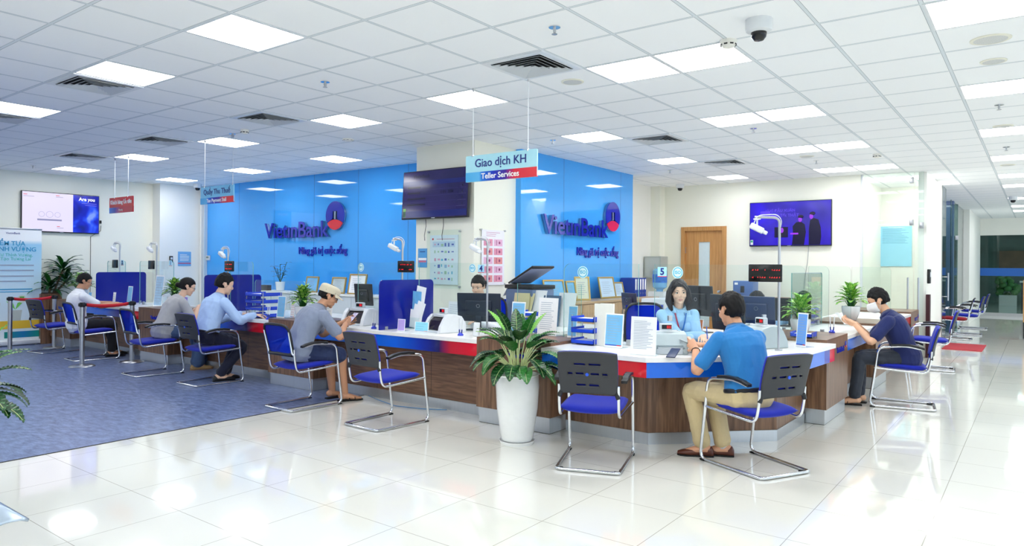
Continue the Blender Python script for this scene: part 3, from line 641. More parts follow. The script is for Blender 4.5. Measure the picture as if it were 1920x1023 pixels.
def backrest_shell(t):
    b = MB(); nu, nv = 36, 22; vs = []; fs = []
    def slot(u, v):
        for (vc, segs) in ((0.72, ((-0.42, -0.06), (0.06, 0.42))), (0.46, ((-0.66, -0.50), (-0.40, -0.10), (0.10, 0.40), (0.50, 0.66))), (0.22, ((-0.40, -0.05), (0.05, 0.40)))):
            if abs(v - vc) < 0.024:
                for a, c_ in segs:
                    if a < u < c_: return True
        return False
    for i in range(nu + 1):
        for j in range(nv + 1):
            u = -1 + 2 * i / nu; v = j / nv; vs.append(back_pt(u, v + (0.0 if abs(u) < 0.8 else 0)))
    for i in range(nu):
        for j in range(nv):
            u = -1 + 2 * (i + 0.5) / nu; v = (j + 0.5) / nv
            if slot(u, v): continue
            a = i * (nv + 1) + j; fs.append((a, a + nv + 1, a + nv + 2, a + 1))
    b.add(vs, fs, shell, True); ob = b.build('back_shell', t, auto=False)
    s = ob.modifiers.new('s', 'SOLIDIFY'); s.thickness = 0.01; s.offset = 0
    # blue padded front, seen at the edges and through the slots
    b = MB(); vs = []; fs = []
    for i in range(nu + 1):
        for j in range(nv + 1):
            u = -1 + 2 * i / nu; v = j / nv; p = back_pt(u * 0.99, v); eu = (1 - abs(u) ** 6) * (1 - abs(2 * v - 1) ** 6); p = p + Vector((0.012 + 0.016 * eu, 0, 0)); vs.append(p)
    for i in range(nu):
        for j in range(nv):
            a = i * (nv + 1) + j; fs.append((a, a + nv + 1, a + nv + 2, a + 1))
    b.add(vs, fs, fabric, True); ob = b.build('back_pad', t, auto=False); s = ob.modifiers.new('s', 'SOLIDIFY'); s.thickness = 0.016; s.offset = 0
    b = MB(); c0 = back_pt(0, 0.46) + Vector((-0.008, 0, 0)); b.cyl((0, 0), 0.012, -0.004, 0.004, mat('blue badge', (40, 90, 220), 0.3), 14, frame_T(c0, (0, 1, 0), (0, 0, 1))); b.build('back_badge', t)
    for s_ in (-1, 1):
        b = MB(); p0 = Vector((-0.272, 0.2162 * s_, 0.53)); p1 = back_pt(s_ * 0.97, 0.06)
        b.tube([p0, (p0 + p1) / 2, p1], [0.0155, 0.017, 0.014], black, 10); b.build('back_bracket', t)
def mesh_cloth():
    m = glass_mat('blue mesh cloth', (110, 145, 250), 0.05, 0.5, (14, 48, 200)); return m
meshcloth = mesh_cloth()
def backrest_mesh(t):
    loop = []
    for k in range(48):
        a = 2 * PI * k / 48; cu, su = math.cos(a), math.sin(a)
        u = math.copysign(abs(cu) ** 0.35, cu); v = 0.5 + 0.5 * math.copysign(abs(su) ** 0.35, su); loop.append(back_pt(u * 0.95, v))
    b = MB(); b.tube(loop, 0.0135, black, 8, closed=True, flat=(1.0, 1.0)); 
    b.build('back_frame', t)
    b = MB(); b.tube([back_pt(-0.92, 0.02) , back_pt(0, 0.015), back_pt(0.92, 0.02)], 0.02, black, 8, flat=(1, 1)); b.build('lower_rail', t)
    b = MB(); vs = []; fs = []; n = 12
    for i in range(n + 1):
        for j in range(n + 1): vs.append(back_pt((-1 + 2 * i / n) * 0.93, 0.02 + 0.96 * j / n))
    for i in range(n):
        for j in range(n): a = i * (n + 1) + j; fs.append((a, a + n + 1, a + n + 2, a + 1))
    b.add(vs, fs, meshcloth, True); b.build('mesh_panel', t, auto=False)
    for s_ in (-1, 1):
        b = MB(); p0 = Vector((-0.272, 0.2162 * s_, 0.56)); p1 = back_pt(s_ * 0.95, 0.08); p2 = back_pt(s_ * 0.95, 0.8)
        b.tube([p0, p1 + Vector((-0.012, 0, 0)), p2 + Vector((-0.012, 0, 0))], [0.0125, 0.012, 0.008], chrome, 8); b.build('back_post', t)
def make_chair(kind, m=fabric):
    t = thing('visitor_chair', 'x', 'chair'); chair_frame(t); seat_pad(t, m)
    (backrest_shell if kind == 'shell' else backrest_mesh)(t); return t
CH = {}
def chair(kind, x, y, deg, label, m=fabric):
    key = (kind, m.name)
    if key not in CH:
        CH[key] = make_chair(kind, m); o = CH[key]; o.location = (x, y, 0); o.rotation_euler = (0, 0, math.radians(deg)); o['label'] = label
    else: o = dup(CH[key], (x, y, 0), math.radians(deg), label)
    o['group'] = 'cantilever visitor chairs along the counters'; return o
chair('shell', 4.72, 12.95, 8, 'empty visitor chair at the far left, before the banner')
chair('mesh', 4.72, 11.55, -3, 'visitor chair with see-through mesh back under the man in white')
chair('mesh', 4.60, 9.42, -2, 'visitor chair with see-through mesh back under the woman in grey')
chair('shell', 4.71, 8.20, 0, 'visitor chair with solid black back under the man in the light blue shirt')
chair('mesh', 4.56, 6.14, 0, 'visitor chair with mesh back under the man in the beige cap')
chair('shell', 4.54, 4.86, -2, 'empty visitor chair with black shell back left of the big planter')
chair('shell', 4.63, 2.68, 20, 'empty visitor chair with black shell back right of the big planter')
chair('shell', 5.275, 1.69, 62, 'visitor chair under the man in the blue polo shirt, nearest to the camera')
chair('shell', 8.60, 1.18, 98, 'visitor chair under the masked man in navy')
chair('shell', 12.0, 1.28, 94, 'empty visitor chair just behind the masked man')
chair('mesh', 17.5, 1.42, 92, 'red-seated visitor chair along the corridor glass', redfab)
chair('shell', 18.9, 1.31, 90, 'blue corridor chair just beyond the red-seated one')
chair('shell', 20.9, 1.31, 90, 'farthest blue corridor chair by the end pillar')

# ---------------------------------------------------------------- glass screens
def gpoly(pts2, r, n=5):
    return pts2
def screen(label, a, b_, z0, z1, rl=0.0, rr=0.0, gm=glass, em=glass_edge):
    """upright glass sheet from plan point a to b_, rounded top corners"""
    a = Vector((a[0], a[1], 0)); b_ = Vector((b_[0], b_[1], 0)); d = b_ - a; L = d.length; T = frame_T(a, d, (0, 0, 1)); pts = [(0, z0), (L, z0)]
    if rr: pts += [(L - rr + rr * math.cos(t_), z1 - rr + rr * math.sin(t_)) for t_ in [i * PI / 10 for i in range(6)]]
    else: pts.append((L, z1))
    if rl: pts += [(rl - rl * math.sin(t_), z1 - rl + rl * math.cos(t_)) for t_ in [i * PI / 10 for i in range(6)]]
    else: pts.append((0, z1))
    m = MB(); n = len(pts); vs = [(p[0], p[1], -0.005) for p in pts] + [(p[0], p[1], 0.005) for p in pts]
    m.add(vs, [list(range(n))[::-1], list(range(n, 2 * n))], gm, False, T); m.add(vs, [(i, (i + 1) % n, n + (i + 1) % n, n + i) for i in range(n)], em, False, T)
    t = thing('glass_screen', label, 'glass screen', (0, 0, 0), 0, 'counter glass screens'); m.build('pane', t)
    for k in (0.12, 0.88):
        c_ = a + d * k; s = MB(); s.rbox(-0.02, 0.02, -0.014, 0.014, z0, z0 + 0.05, 0.004, steel, Matrix.Translation((c_.x, c_.y, 0)) @ Matrix.Rotation(math.atan2(d.y, d.x), 4, 'Z')); s.build('clamp', t)
    return t
Z0 = 0.776
screen('glass screen of the first counter at far left, under the red sign', (5.68, 13.3), (5.68, 12.62), Z0, 1.50, 0.05, 0.05)
screen('glass screen beside the tax position behind the woman in grey', (5.68, 12.1), (5.68, 10.98), Z0, 1.50, 0.05, 0.05)
screen('glass screen in front of the light blue shirted man', (5.68, 9.37), (5.68, 8.8), Z0, 1.50, 0.05, 0.05)
screen('low glass pane by the trays of the second counter', (5.68, 8.75), (5.68, 7.62), Z0, 1.25, 0.05, 0.05)
screen('glass screen behind the man in the cap', (5.70, 6.62), (5.70, 5.65), Z0, 1.50, 0.06, 0.0)
screen('glass screen carrying the number 4', (5.70, 5.59), (5.70, 4.60), Z0, 1.50, 0.0, 0.0)
screen('low glass pane behind the planter leaves', (5.69, 4.20), (5.69, 3.45), 0.804, 1.30, 0.0, 0.0)
screen('glass screen with a round badge left of the number 5', (5.62, 3.60), (5.62, 2.82), Z0, 1.50, 0.07, 0.0)
screen('angled glass screen between the smiling teller and the man in the polo', (5.90, 2.80), (6.90, 1.99), 0.98, 1.50, 0.0, 0.0)
screen('glass screen right of the red number display, before the pale blue teller', (6.91, 1.97), (6.985, 1.765), Z0, 1.50, 0.0, 0.07)
screen('upright glass end pane behind the nearest right plant', (7.98, 2.30), (7.98, 1.78), Z0, 1.50, 0.02, 0.06, glass, darkedge)
screen('upright glass end pane behind the second right plant', (9.44, 2.35), (9.44, 1.85), Z0, 1.50, 0.02, 0.06, glass, darkedge)
screen('upright glass end pane behind the head of the masked man', (12.3, 2.40), (12.3, 1.84), Z0, 1.50, 0.02, 0.06, glass, darkedge)
screen('long glass screen along the masked man\'s counter', (8.05, 2.18), (9.40, 2.18), Z0, 1.42, 0.0, 0.05)

# dark blue privacy dividers across the counters
def divider(label, y, x0, x1, extra=None):
    t = thing('privacy_divider', label, 'privacy divider', (0, y, 0), 0, 'dark blue privacy dividers')
    r = 0.05; pts = [(x0, 0.776), (x1, 0.776)] + [(x1 - r + r * math.cos(a), 1.31 - r + r * math.sin(a)) for a in [i * PI / 12 for i in range(7)]] + [(x0 + r - r * math.sin(a), 1.31 - r + r * math.cos(a)) for a in [i * PI / 12 for i in range(7)]]
    b = MB(); b.prism(pts, -0.006, 0.006, divider_m, frame_T((0, 0, 0), (1, 0, 0), (0, 0, 1))); b.build('panel', t)
    for xx in (x0 + 0.1, x1 - 0.1): b = MB(); b.rbox(xx - 0.02, xx + 0.02, -0.015, 0.015, 0.776, 0.81, 0.004, steel); b.build('clamp', t)
divider('dark blue acrylic divider on the counter behind the brochure holder, nearest', 5.62, 5.13, 5.96)
divider('dark blue acrylic divider in front of the light blue shirted man', 9.40, 5.30, 6.2)
divider('dark blue acrylic divider at far left, in front of the man in white', 12.60, 5.2, 6.02)

# ---------------------------------------------------------------- number displays on poles with camera arms
led_red = mat('red led', (255, 30, 40), 0.4, emit=(255, 20, 30), es=0.6)
def numdisp(label, x, y, zt, zd, rz, w_=0.25, h=0.145, arm=0.2, armdir=1, lit=True, dx=0.0):
    t = thing('number_display', label, 'electronic display', (x, y, 0), rz, 'number displays on poles')
    b = MB(); b.tube(fillet([(0, 0, 0.776), (0, 0, zt), (0, arm * armdir, zt + 0.01)], 0.05, 6), 0.011, steel, 10); b.lathe((0, 0), [(0, 0.776), (0.03, 0.776), (0.03, 0.786), (0.012, 0.79)], steel, 14); b.build('pole', t)
    b = MB(); b.rbox(-0.045, -0.015, -w_ / 2 + dx, w_ / 2 + dx, zd - h / 2, zd + h / 2, 0.008, black_gloss); b.build('display_box', t)
    if lit:
        b = MB(); random.seed(int(x * 100)); 
        yy0 = -w_ / 2 + dx + 0.02
        n = 12
        for row, zz in ((0, zd + h * 0.2), (1, zd - h * 0.22)):
            for k in range(n):
                if random.random() < 0.35: continue
                y0 = yy0 + k * (w_ - 0.04) / n; b.box(-0.0462, -0.0452, y0, y0 + 0.004, zz - 0.008, zz + 0.002, led_red)
                if random.random() < 0.7: b.box(-0.0462, -0.0452, y0, y0 + 0.011, zz - 0.008, zz - 0.005, led_red)
        b.build('led_digits', t)
    cy = arm * armdir * 0.9; c_ = MB(); c_.lathe((0, cy), [(0, zt), (0.03, zt - 0.003), (0.03, zt - 0.012), (0.008, zt - 0.016), (0.008, zt - 0.06), (0, zt - 0.06)], whiteplastic, 12); c_.build('camera_mount', t)
    c_ = MB(); T = Matrix.Translation((-0.02, cy + 0.005, zt - 0.085)) @ Matrix.Rotation(math.radians(28), 4, 'X'); c_.rbox(-0.03, 0.03, -0.065, 0.055, -0.026, 0.026, 0.012, whiteplastic, T); c_.rbox(-0.022, 0.022, -0.10, -0.05, -0.018, 0.014, 0.008, whiteplastic, T); c_.build('camera_body', t)
    c_ = MB(); c_.tube(fillet([(0.012, 0.0, zt - 0.12), (0.014, -0.02 * armdir, zt - 0.02), (0.0, 0.02 * armdir, zt + 0.03), (-0.01, cy, zt + 0.025), (-0.02, cy + 0.03 * armdir, zt - 0.06)], 0.05, 5), 0.004, whiteplastic, 6); c_.build('cable', t)
    return t
numdisp('red number display and camera pole in front of the polo shirted man', 6.12, 1.76, 1.90, 1.43, math.radians(16), arm=0.2, armdir=1, dx=0.11, w_=0.27, h=0.15)
numdisp('red number display tilted on the pole by the nearest blue divider', 5.585, 5.74, 1.76, 1.455, math.radians(18), w_=0.2, h=0.13, arm=0.12, dx=-0.06)
numdisp('camera pole over the counter beside the number 4', 5.60, 4.52, 1.74, 1.30, 0, w_=0.02, h=0.04, arm=0.17, lit=False)
numdisp('small dark number display behind the light blue shirted man', 5.60, 9.30, 1.69, 1.435, 0, w_=0.21, h=0.15, arm=0.15, dx=-0.08)
numdisp('dark display panel left of the tax position, behind the plant', 5.60, 11.38, 1.78, 1.44, 0, w_=0.17, h=0.14, arm=0.2, dx=0.1, lit=False)
numdisp('dark display panel at far left under the red sign', 5.60, 12.66, 1.80, 1.45, 0, w_=0.17, h=0.14, arm=0.2, dx=0.1, lit=False)

# round and square stickers on the screens
def sticker_round(label, T, r=0.05):
    t = thing('round_sticker', label, 'sticker'); b = MB(); b.lathe((0, 0), [(r, 0), (r, 0.0015), (0, 0.0015)], mat('sticker white', (225, 248, 252), 0.4), 28, T); b.build('disc', t)
    b = MB(); b.lathe((0, 0), [(r * 0.86, 0.001), (r * 0.86, 0.003), (r * 0.72, 0.003), (r * 0.72, 0.001)], mat('sticker cyan', (60, 180, 215), 0.4), 28, T); b.build('ring', t)
    b = MB(); text_mb(b, 'ISO', r * 0.75, mat('sticker cyan', (60, 180, 215), 0.4), T @ Matrix.Translation((0, 0, 0.003)), 0.0006, 0.001); b.build('lettering', t)
def sticker_num(label, T, s, n):
    t = thing('number_sticker', label, 'sticker'); b = MB(); b.box(-s, s, -s, s, 0, 0.0015, mat('sticker pale blue', (170, 225, 248), 0.4), T); b.box(-s, s, -s, -s * 0.86, 0.001, 0.002, redm, T); b.build('card', t)
    b = MB(); text_mb(b, n, s * 1.9, inkblue, T @ Matrix.Translation((0, 0, 0.002)), 0.0006, 0.003); b.build('numeral', t)
d5 = Vector((1.0, -0.81, 0)).normalized()
T5 = lambda k, z: frame_T(Vector((5.90, 2.80, z)) + d5 * k + Vector((-0.0065, -0.0055, 0)), d5, (0, 0, 1))
sticker_num('square number 5 sticker on the angled glass screen', T5(0.07, 1.43), 0.045, '5')
sticker_round('round badge sticker just right of the number 5', T5(0.225, 1.425), 0.055)
sticker_round('round badge sticker on the glass left of the number 5', TX(5.613, 3.39, 1.42), 0.056)
sticker_num('square number 4 sticker on the glass by the pole', TX(5.693, 4.68, 1.44), 0.042, '4')
sticker_round('round badge sticker just left of the number 4', TX(5.693, 4.80, 1.445), 0.046)
sticker_num('square number 1 sticker on the glass behind the woman in grey', TX(5.673, 11.07, 1.47), 0.045, '1')
sticker_num('square number 2 sticker on the far left glass', TX(5.673, 12.72, 1.47), 0.045, '2')
sticker_round('round badge sticker on the glass above the man in the cap', TX(5.693, 6.56, 1.44), 0.05)

# ---------------------------------------------------------------- wall emblems
def wall_logo(label, origin, xdir, s):
    """origin: left baseline of the wordmark; s: cap height"""
    t = thing('wall_sign', label, 'wall sign'); F = frame_T(origin, xdir, (0, 0, 1)); d = 0.05
    def put(name, ch, size, x0, width, y, mats, dp, bold):
        mb = MB(); text_mb(mb, ch, size, mats, Matrix.Identity(4), dp, bold, 'LEFT')
        xs = [v.x for v in mb.v]; ys = [v.y for v in mb.v]; k = width / (max(xs) - min(xs)); x_ = min(xs); y_ = min(ys)
        mb.v = [F @ Vector(((v.x - x_) * k + x0, v.y - y_ + y, v.z + 0.03)) for v in mb.v]
        return mb
    L = s * 6.72
    mb = put('w', 'VietınBank', s * 1.42, 0, L, 0, logo_blue, 0.004, 0.006); mb.v = [v + Vector(F.col[2][:3]) * 0.028 for v in mb.v]; mb.build('lettering_face', t)
    mb = put('w', 'VietınBank', s * 1.42, 0.0, L, 0, logo_side, 0.024, 0.003); mb.build('lettering_return', t)
    r = s * 0.86
    mb = MB(); ring_logo(mb, F @ Matrix.Translation((L + r * 0.70, s * 1.30, 0.05)) @ Matrix.Diagonal((1, 1.02, 1, 1)), r, 0.012); mb.build('emblem_face', t)
    mb = MB(); ring_logo(mb, F @ Matrix.Translation((L + r * 0.70, s * 1.30, 0.004)) @ Matrix.Diagonal((0.985, 1.005, 1, 1)), r, 0.045)
    mb.mats = [logo_side]; mb.mi = [0] * len(mb.mi); mb.build('emblem_return', t)
    mb = MB(); text_mb(mb, 'Nâng giá trị cuộc sống', s * 0.62, logo_blue, Matrix.Identity(4), 0.008, 0.004, 'LEFT')
    xs = [v.x for v in mb.v]; k = s * 4.75 / (max(xs) - min(xs)); x_ = min(xs)
    mb.v = [F @ Vector(((v.x - x_) * k + s * 3.55, v.y - s * 0.85, v.z + 0.012)) for v in mb.v]; mb.build('tagline_lettering', t)
wall_logo('large blue bank wordmark with round emblem on the left blue wall', (7.998, 11.93, 1.955), (0, -1, 0), 0.285)
wall_logo('large blue bank wordmark with round emblem on the right blue wall', (8.33, 5.748, 1.94), (1, 0, 0), 0.28)
# ---------------------------------------------------------------- plants
leaf_dark = mat('glossy dark leaf', (16, 66, 28), 0.3, noise_amt=0.25, noise_scale=9)
leaf_mid = mat('mid green leaf', (36, 108, 36), 0.35, noise_amt=0.25, noise_scale=9)
leaf_vein = mat('pale leaf vein', (74, 128, 72), 0.4)
leaf_light = mat('yellow green leaf centre', (176, 216, 104), 0.4, noise_amt=0.2, noise_scale=14)
leaf_edge = mat('bright green leaf edge', (96, 172, 56), 0.4, noise_amt=0.2, noise_scale=9)
leaf_lime = mat('fresh lime leaf', (112, 190, 50), 0.35, noise_amt=0.15, noise_scale=9)
stalk_m = mat('pale stalk', (196, 208, 150), 0.5)
soil = mat('potting soil', (60, 44, 32), 0.95, noise_amt=0.5, noise_scale=60, bump=0.6)
def leaf(mb, p, az, el, L, W, droop, mats, stripes=False, fold=0.25, nl=14, nw=6):
    """one leaf: curved blade starting at p, pointing along azimuth az and elevation el, bending down by droop"""
    vs = []; fs = []; fm = []; c = Vector(p); e = el; step = L / nl; spine = [c.copy()]; dirs = []
    for i in range(nl):
        e -= droop / nl; d = Vector((math.cos(az) * math.cos(e), math.sin(az) * math.cos(e), math.sin(e))); c = c + d * step; spine.append(c.copy()); dirs.append(d)
    dirs.append(dirs[-1]); side = Vector((-math.sin(az), math.cos(az), 0))
    for i in range(nl + 1):
        t = i / nl; w_ = W * 0.5 * (math.sin(PI * min(1, (t * 0.93 + 0.04)) ** 0.8)) ** 0.85 if 0 < i < nl else W * 0.02
        n = side.cross(dirs[i]).normalized() * -1
        if n.z < 0: n = -n
        for j in range(nw + 1):
            u = -1 + 2 * j / nw; vs.append(spine[i] + side * (w_ * u) + n * (abs(u) * w_ * fold + 0.004 * math.sin(i * 2.2) * abs(u)))
    groups = {}
    for i in range(nl):
        for j in range(nw):
            a = i * (nw + 1) + j; u = abs(-1 + 2 * (j + 0.5) / nw); edge = mats[0]
            if stripes == 'centre': m = mats[1] if (u < 0.62 and (i + (j % 2)) % 4 != 3) else mats[0]
            elif stripes == 'vein': m = mats[1] if (u < 0.2 and False) else (mats[1] if ((i - int(u * nw / 2 * 1.01)) % 5 == 0 and u < 0.8) else mats[0])
            else: m = mats[0]
            groups.setdefault(m, []).append((a, a + 1, a + nw + 2, a + nw + 1))
    for m, f_ in groups.items():
        used = sorted({i for q in f_ for i in q}); ix = {k: i for i, k in enumerate(used)}
        mb.add([vs[k] for k in used], [[ix[i] for i in q] for q in f_], m, True)
    return spine
def big_plant(name, label, x, y, h_pot=0.56, seed=3, full=True, aim=None):
    random.seed(seed); t = thing(name, label, 'potted plant', (x, y, 0))
    prof = [(0.0, 0.03), (0.125, 0.03), (0.135, 0.05), (0.172, 0.30), (0.182, 0.48), (0.178, 0.565), (0.186, 0.575), (0.174, 0.578), (0.162, 0.56), (0.160, 0.52), (0, 0.52)]
    b = MB(); b.lathe((0, 0), prof, ceramic, 48); b.build('pot', t)
    b = MB(); b.lathe((0, 0), [(0, 0), (0.14, 0), (0.152, 0.028), (0.146, 0.03), (0.136, 0.012), (0, 0.012)], ceramic, 40); b.build('saucer', t)
    b = MB(); b.lathe((0, 0), [(0.16, 0.525), (0.08, 0.54), (0, 0.535)], soil, 20); b.build('soil', t)
    fol = MB(); stk = MB()
    specs = []
    for k in range(17): specs.append((k * 2.4 + 0.3, 0.30 + random.uniform(-0.2, 0.15), 0.25, 0.125, 1.2, 0.66 + random.uniform(-0.02, 0.10)))
    for k in range(16): specs.append((k * 2.4 + 1.1, 0.70 + random.uniform(-0.15, 0.2), 0.25, 0.12, 0.9, 0.77 + random.uniform(0, 0.10)))
    for k in range(12): specs.append((k * 2.4 + 2.0, 0.05 + random.uniform(-0.2, 0.25), 0.24, 0.12, 1.1, 0.62 + random.uniform(0, 0.12)))
    for k in range(6): specs.append((k * 1.3 + 0.5, 1.12 + random.uniform(-0.1, 0.1), 0.26, 0.10, 0.4, 0.86 + random.uniform(0, 0.08)))
    for k, (az, el, L, W, dr, zb) in enumerate(specs):
        L *= random.uniform(0.85, 1.12)
        base = Vector((0.05 * math.cos(az), 0.05 * math.sin(az), 0.53)); rr = 0.06 + 0.13 * math.cos(el)
        p = Vector((rr * math.cos(az), rr * math.sin(az), zb))
        mid = (base + p) / 2 + Vector((-0.02 * math.cos(az), -0.02 * math.sin(az), 0.03))
        stk.tube([base, mid, p], [0.006, 0.0045, 0.0035], stalk_m, 6)
        young = k in (20, 46, 49)
        sp = leaf(fol, p, az, el, L, W, dr, (leaf_lime,) if young else ((leaf_dark if k % 3 else leaf_mid), leaf_vein), 'vein' if not young else False, 0.22, 34, 8)
        fol.tube([q + Vector((0, 0, 0.0025)) for q in sp[:-2]], [0.003] + [0.002] * (len(sp) - 3), stalk_m, 5)
    fol.build('foliage', t, auto=False); stk.build('stems', t)
    return t
big_plant('potted_floor_plant', 'large leafy plant in a tall glossy white planter between two empty chairs', 4.71, 3.47)
big_plant('potted_floor_plant', 'leafy green plant cut off by the left edge of the photo, only leaf tips visible', 1.30, 5.06, seed=11)
def table_plant(label, x, y, z, s=1.0, seed=1, kind=0):
    random.seed(seed); t = thing('potted_table_plant', label, 'potted plant', (x, y, z), 0, 'small plants in white pots on the counters')
    prof = [(0, 0), (0.055, 0), (0.062, 0.006), (0.092, 0.09), (0.098, 0.14), (0.094, 0.158), (0.086, 0.155), (0.085, 0.14), (0, 0.14)]
    b = MB(); b.lathe((0, 0), [(r * s, z_ * s) for r, z_ in prof], ceramic, 36); b.build('pot', t)
    b = MB(); b.lathe((0, 0), [(0.085 * s, 0.141 * s), (0, 0.15 * s)], soil, 16); b.build('soil', t)
    fol = MB(); stk = MB(); n = 46
    for k in range(n):
        az = k * 2.4; q = k / n; el = 0.25 + 1.2 * q + random.uniform(-0.15, 0.15); L = (0.155 - 0.02 * q) * s * random.uniform(0.85, 1.15); W = 0.066 * s
        zb = (0.20 + 0.13 * q) * s; rr = (0.055 * (1 - q) + 0.01) * s; p = Vector((rr * math.cos(az), rr * math.sin(az), zb))
        stk.tube([(0.02 * s * math.cos(az), 0.02 * s * math.sin(az), 0.14 * s), p], 0.004 * s, leaf_mid, 5)
        leaf(fol, p, az, el, L, W, 0.9, (leaf_mid if kind == 0 else leaf_edge, leaf_light), 'centre', 0.25, 9, 6)
    fol.build('foliage', t, auto=False); stk.build('stems', t); return t
table_plant('variegated plant in a white pot behind the man in the beige cap', 5.30, 7.16, 0.804, 1.0, 1, 0)
table_plant('variegated plant in a white pot left of the woman in grey', 5.42, 10.45, 0.804, 1.05, 2, 0)
table_plant('bright variegated plant in a white pot on the nearest right pedestal', 7.42, 1.92, 0.804, 1.0, 3, 1)
table_plant('bright variegated plant in a white pot behind the masked man\'s face', 9.95, 1.95, 0.804, 1.15, 4, 1)
table_plant('variegated plant behind the head of the man in the white shirt', 5.42, 13.72, 0.804, 1.15, 5, 0)
# dracaena in a wooden box by the left wall
t = thing('dracaena_plant', 'dark strappy floor plant in a brown box behind the man in white', 'potted plant', (5.14, 14.42, 0)); random.seed(7)
b = MB(); b.box(-0.17, 0.17, -0.16, 0.16, 0, 0.90, walnut); b.build('planter_box', t, 0.004)
b = MB(); b.box(-0.15, 0.15, -0.14, 0.14, 0.88, 0.91, soil); b.build('soil', t)
fol = MB(); stk = MB()
for (cx, cy, ct, n) in ((0.02, -0.05, 1.02, 22), (0.22, -0.06, 1.34, 22), (0.28, -0.04, 1.12, 16)):
    stk.tube([(cx * 0.3, cy * 0.5, 0.88), (cx, cy, ct)], 0.018, mat('bark', (110, 90, 60), 0.8), 8)
    for k in range(n):
        az = k * 2.4; q = k / n; leaf(fol, (cx + 0.02 * math.cos(az), cy + 0.02 * math.sin(az), ct - 0.08 + 0.12 * q), az, 0.35 + 1.0 * q, 0.42 * random.uniform(0.8, 1.15), 0.075, 1.3, (leaf_dark if k % 4 else leaf_mid,), False, 0.3, 10, 4)
for v in fol.v:
    v.y = min(v.y, 0.16)
fol.build('foliage', t, auto=False); stk.build('stems', t)
# slim plant on the far shelf
t = thing('small_shelf_plant', 'slender dark plant in a pale pot on the shelf against the left blue wall', 'potted plant', (7.72, 11.10, 0.985)); random.seed(9)
b = MB(); b.lathe((0, 0), [(0, 0), (0.07, 0), (0.09, 0.16), (0.08, 0.16), (0.078, 0.14), (0, 0.14)], ceramic, 24); b.build('pot', t)
fol = MB(); stk = MB()
for k in range(5):
    az = k * 1.3; top = Vector((0.10 * math.cos(az), 0.14 * math.sin(az), 0.36 + 0.04 * k)); stk.tube([(0, 0, 0.14), top * 0.6 + Vector((0, 0, 0.06)), top], 0.005, leaf_dark, 5)
    for j in range(7):
        p = Vector((0, 0, 0.14)).lerp(top, 0.35 + 0.1 * j); leaf(fol, p, az + j * 2.2, 0.5, 0.10, 0.03, 0.6, (leaf_dark,), False, 0.2, 5, 2)
fol.build('foliage', t, auto=False); stk.build('stems', t)

# ---------------------------------------------------------------- barrier posts and belts
def post(label, x, y):
    t = thing('barrier_post', label, 'barrier post', (x, y, 0), 0, 'belt barrier posts')
    b = MB(); b.lathe((0, 0), [(0, 0), (0.165, 0), (0.168, 0.008), (0.15, 0.022), (0.06, 0.035), (0, 0.035)], steel, 36); b.build('base', t)
    b = MB(); b.cyl((0, 0), 0.032, 0.03, 0.84, steel, 24); b.build('pole', t)
    b = MB(); b.cyl((0, 0), 0.034, 0.84, 0.905, black, 20); b.rbox(-0.05, 0.05, -0.014, 0.014, 0.85, 0.895, 0.005, black); b.rbox(-0.014, 0.014, -0.05, 0.05, 0.85, 0.895, 0.005, black); b.build('belt_head', t); return t
P = [(4.20, 13.30), (4.90, 13.47), (4.28, 10.80), (4.925, 10.72)]
for (x, y), lb in zip(P, ('steel barrier post in front of the banner at far left', 'steel barrier post behind the farthest empty chair', 'steel barrier post beside the chair of the man in white', 'steel barrier post behind the chair of the woman in grey')): post(lb, x, y)
def belt(label, a, b_):
    d = Vector((b_[0] - a[0], b_[1] - a[1], 0)); L = d.length; d.normalize(); T = frame_T((a[0], a[1], 0), d, (0, 0, 1)); mb = MB(); n = 16; vs = []; fs = []
    for i in range(n + 1):
        s_ = 0.052 + (L - 0.104) * i / n; sag = 0.025 * 4 * (i / n) * (1 - i / n); vs += [(s_, 0.848 - sag, 0), (s_, 0.895 - sag, 0)]
    for i in range(n): fs.append((2 * i, 2 * i + 1, 2 * i + 3, 2 * i + 2))
    mb.add(vs, fs, mat('red belt webbing', (205, 22, 40), 0.7, noise_scale=80, noise_amt=0.1), True, T); o = mb.build('barrier_belt', None, auto=False); s = o.modifiers.new('s', 'SOLIDIFY'); s.thickness = 0.003; tag(o, label, 'barrier belt', 'red barrier belts')
belt('red retractable belt stretched before the banner', P[0], P[1]); belt('red retractable belt in front of the man in the white shirt', P[2], P[3])

# ---------------------------------------------------------------- roll-up banner
t = thing('rollup_banner', 'tall roll-up banner with blue lettering and potted seedlings at the left edge', 'banner', (4.58, 14.33, 0)); W2 = 0.42
b = MB(); b.rbox(-W2 - 0.01, W2 + 0.01, -0.06, 0.06, 0.015, 0.10, 0.02, whiteplastic); b.box(-W2 + 0.1, -W2 + 0.14, -0.13, 0.13, 0, 0.015, steel); b.box(W2 - 0.14, W2 - 0.1, -0.13, 0.13, 0, 0.015, steel); b.build('base_cassette', t)
b = MB(); b.box(-W2, W2, 0.002, 0.006, 0.10, 2.05, grad_mat('banner print', [(0, (240, 248, 250)), (0.12, (225, 242, 250)), (0.5, (205, 232, 246)), (0.86, (160, 212, 240)), (0.9, (250, 252, 252)), (1, (250, 252, 252))], 2, 0.1, 2.05, 0.35)); b.build('print_sheet', t)
b = MB(); b.rbox(-W2 - 0.005, W2 + 0.005, -0.008, 0.016, 2.04, 2.065, 0.004, steel); b.tube([(0, 0.03, 0.08), (0, 0.03, 2.05)], 0.008, steel, 8); b.build('top_rail', t)
b = MB(); b.box(-W2, W2, -0.001, 0.002, 0.30, 0.44, mat('banner yellow ground', (238, 196, 60), 0.5)); b.build('print_yellow_band', t)
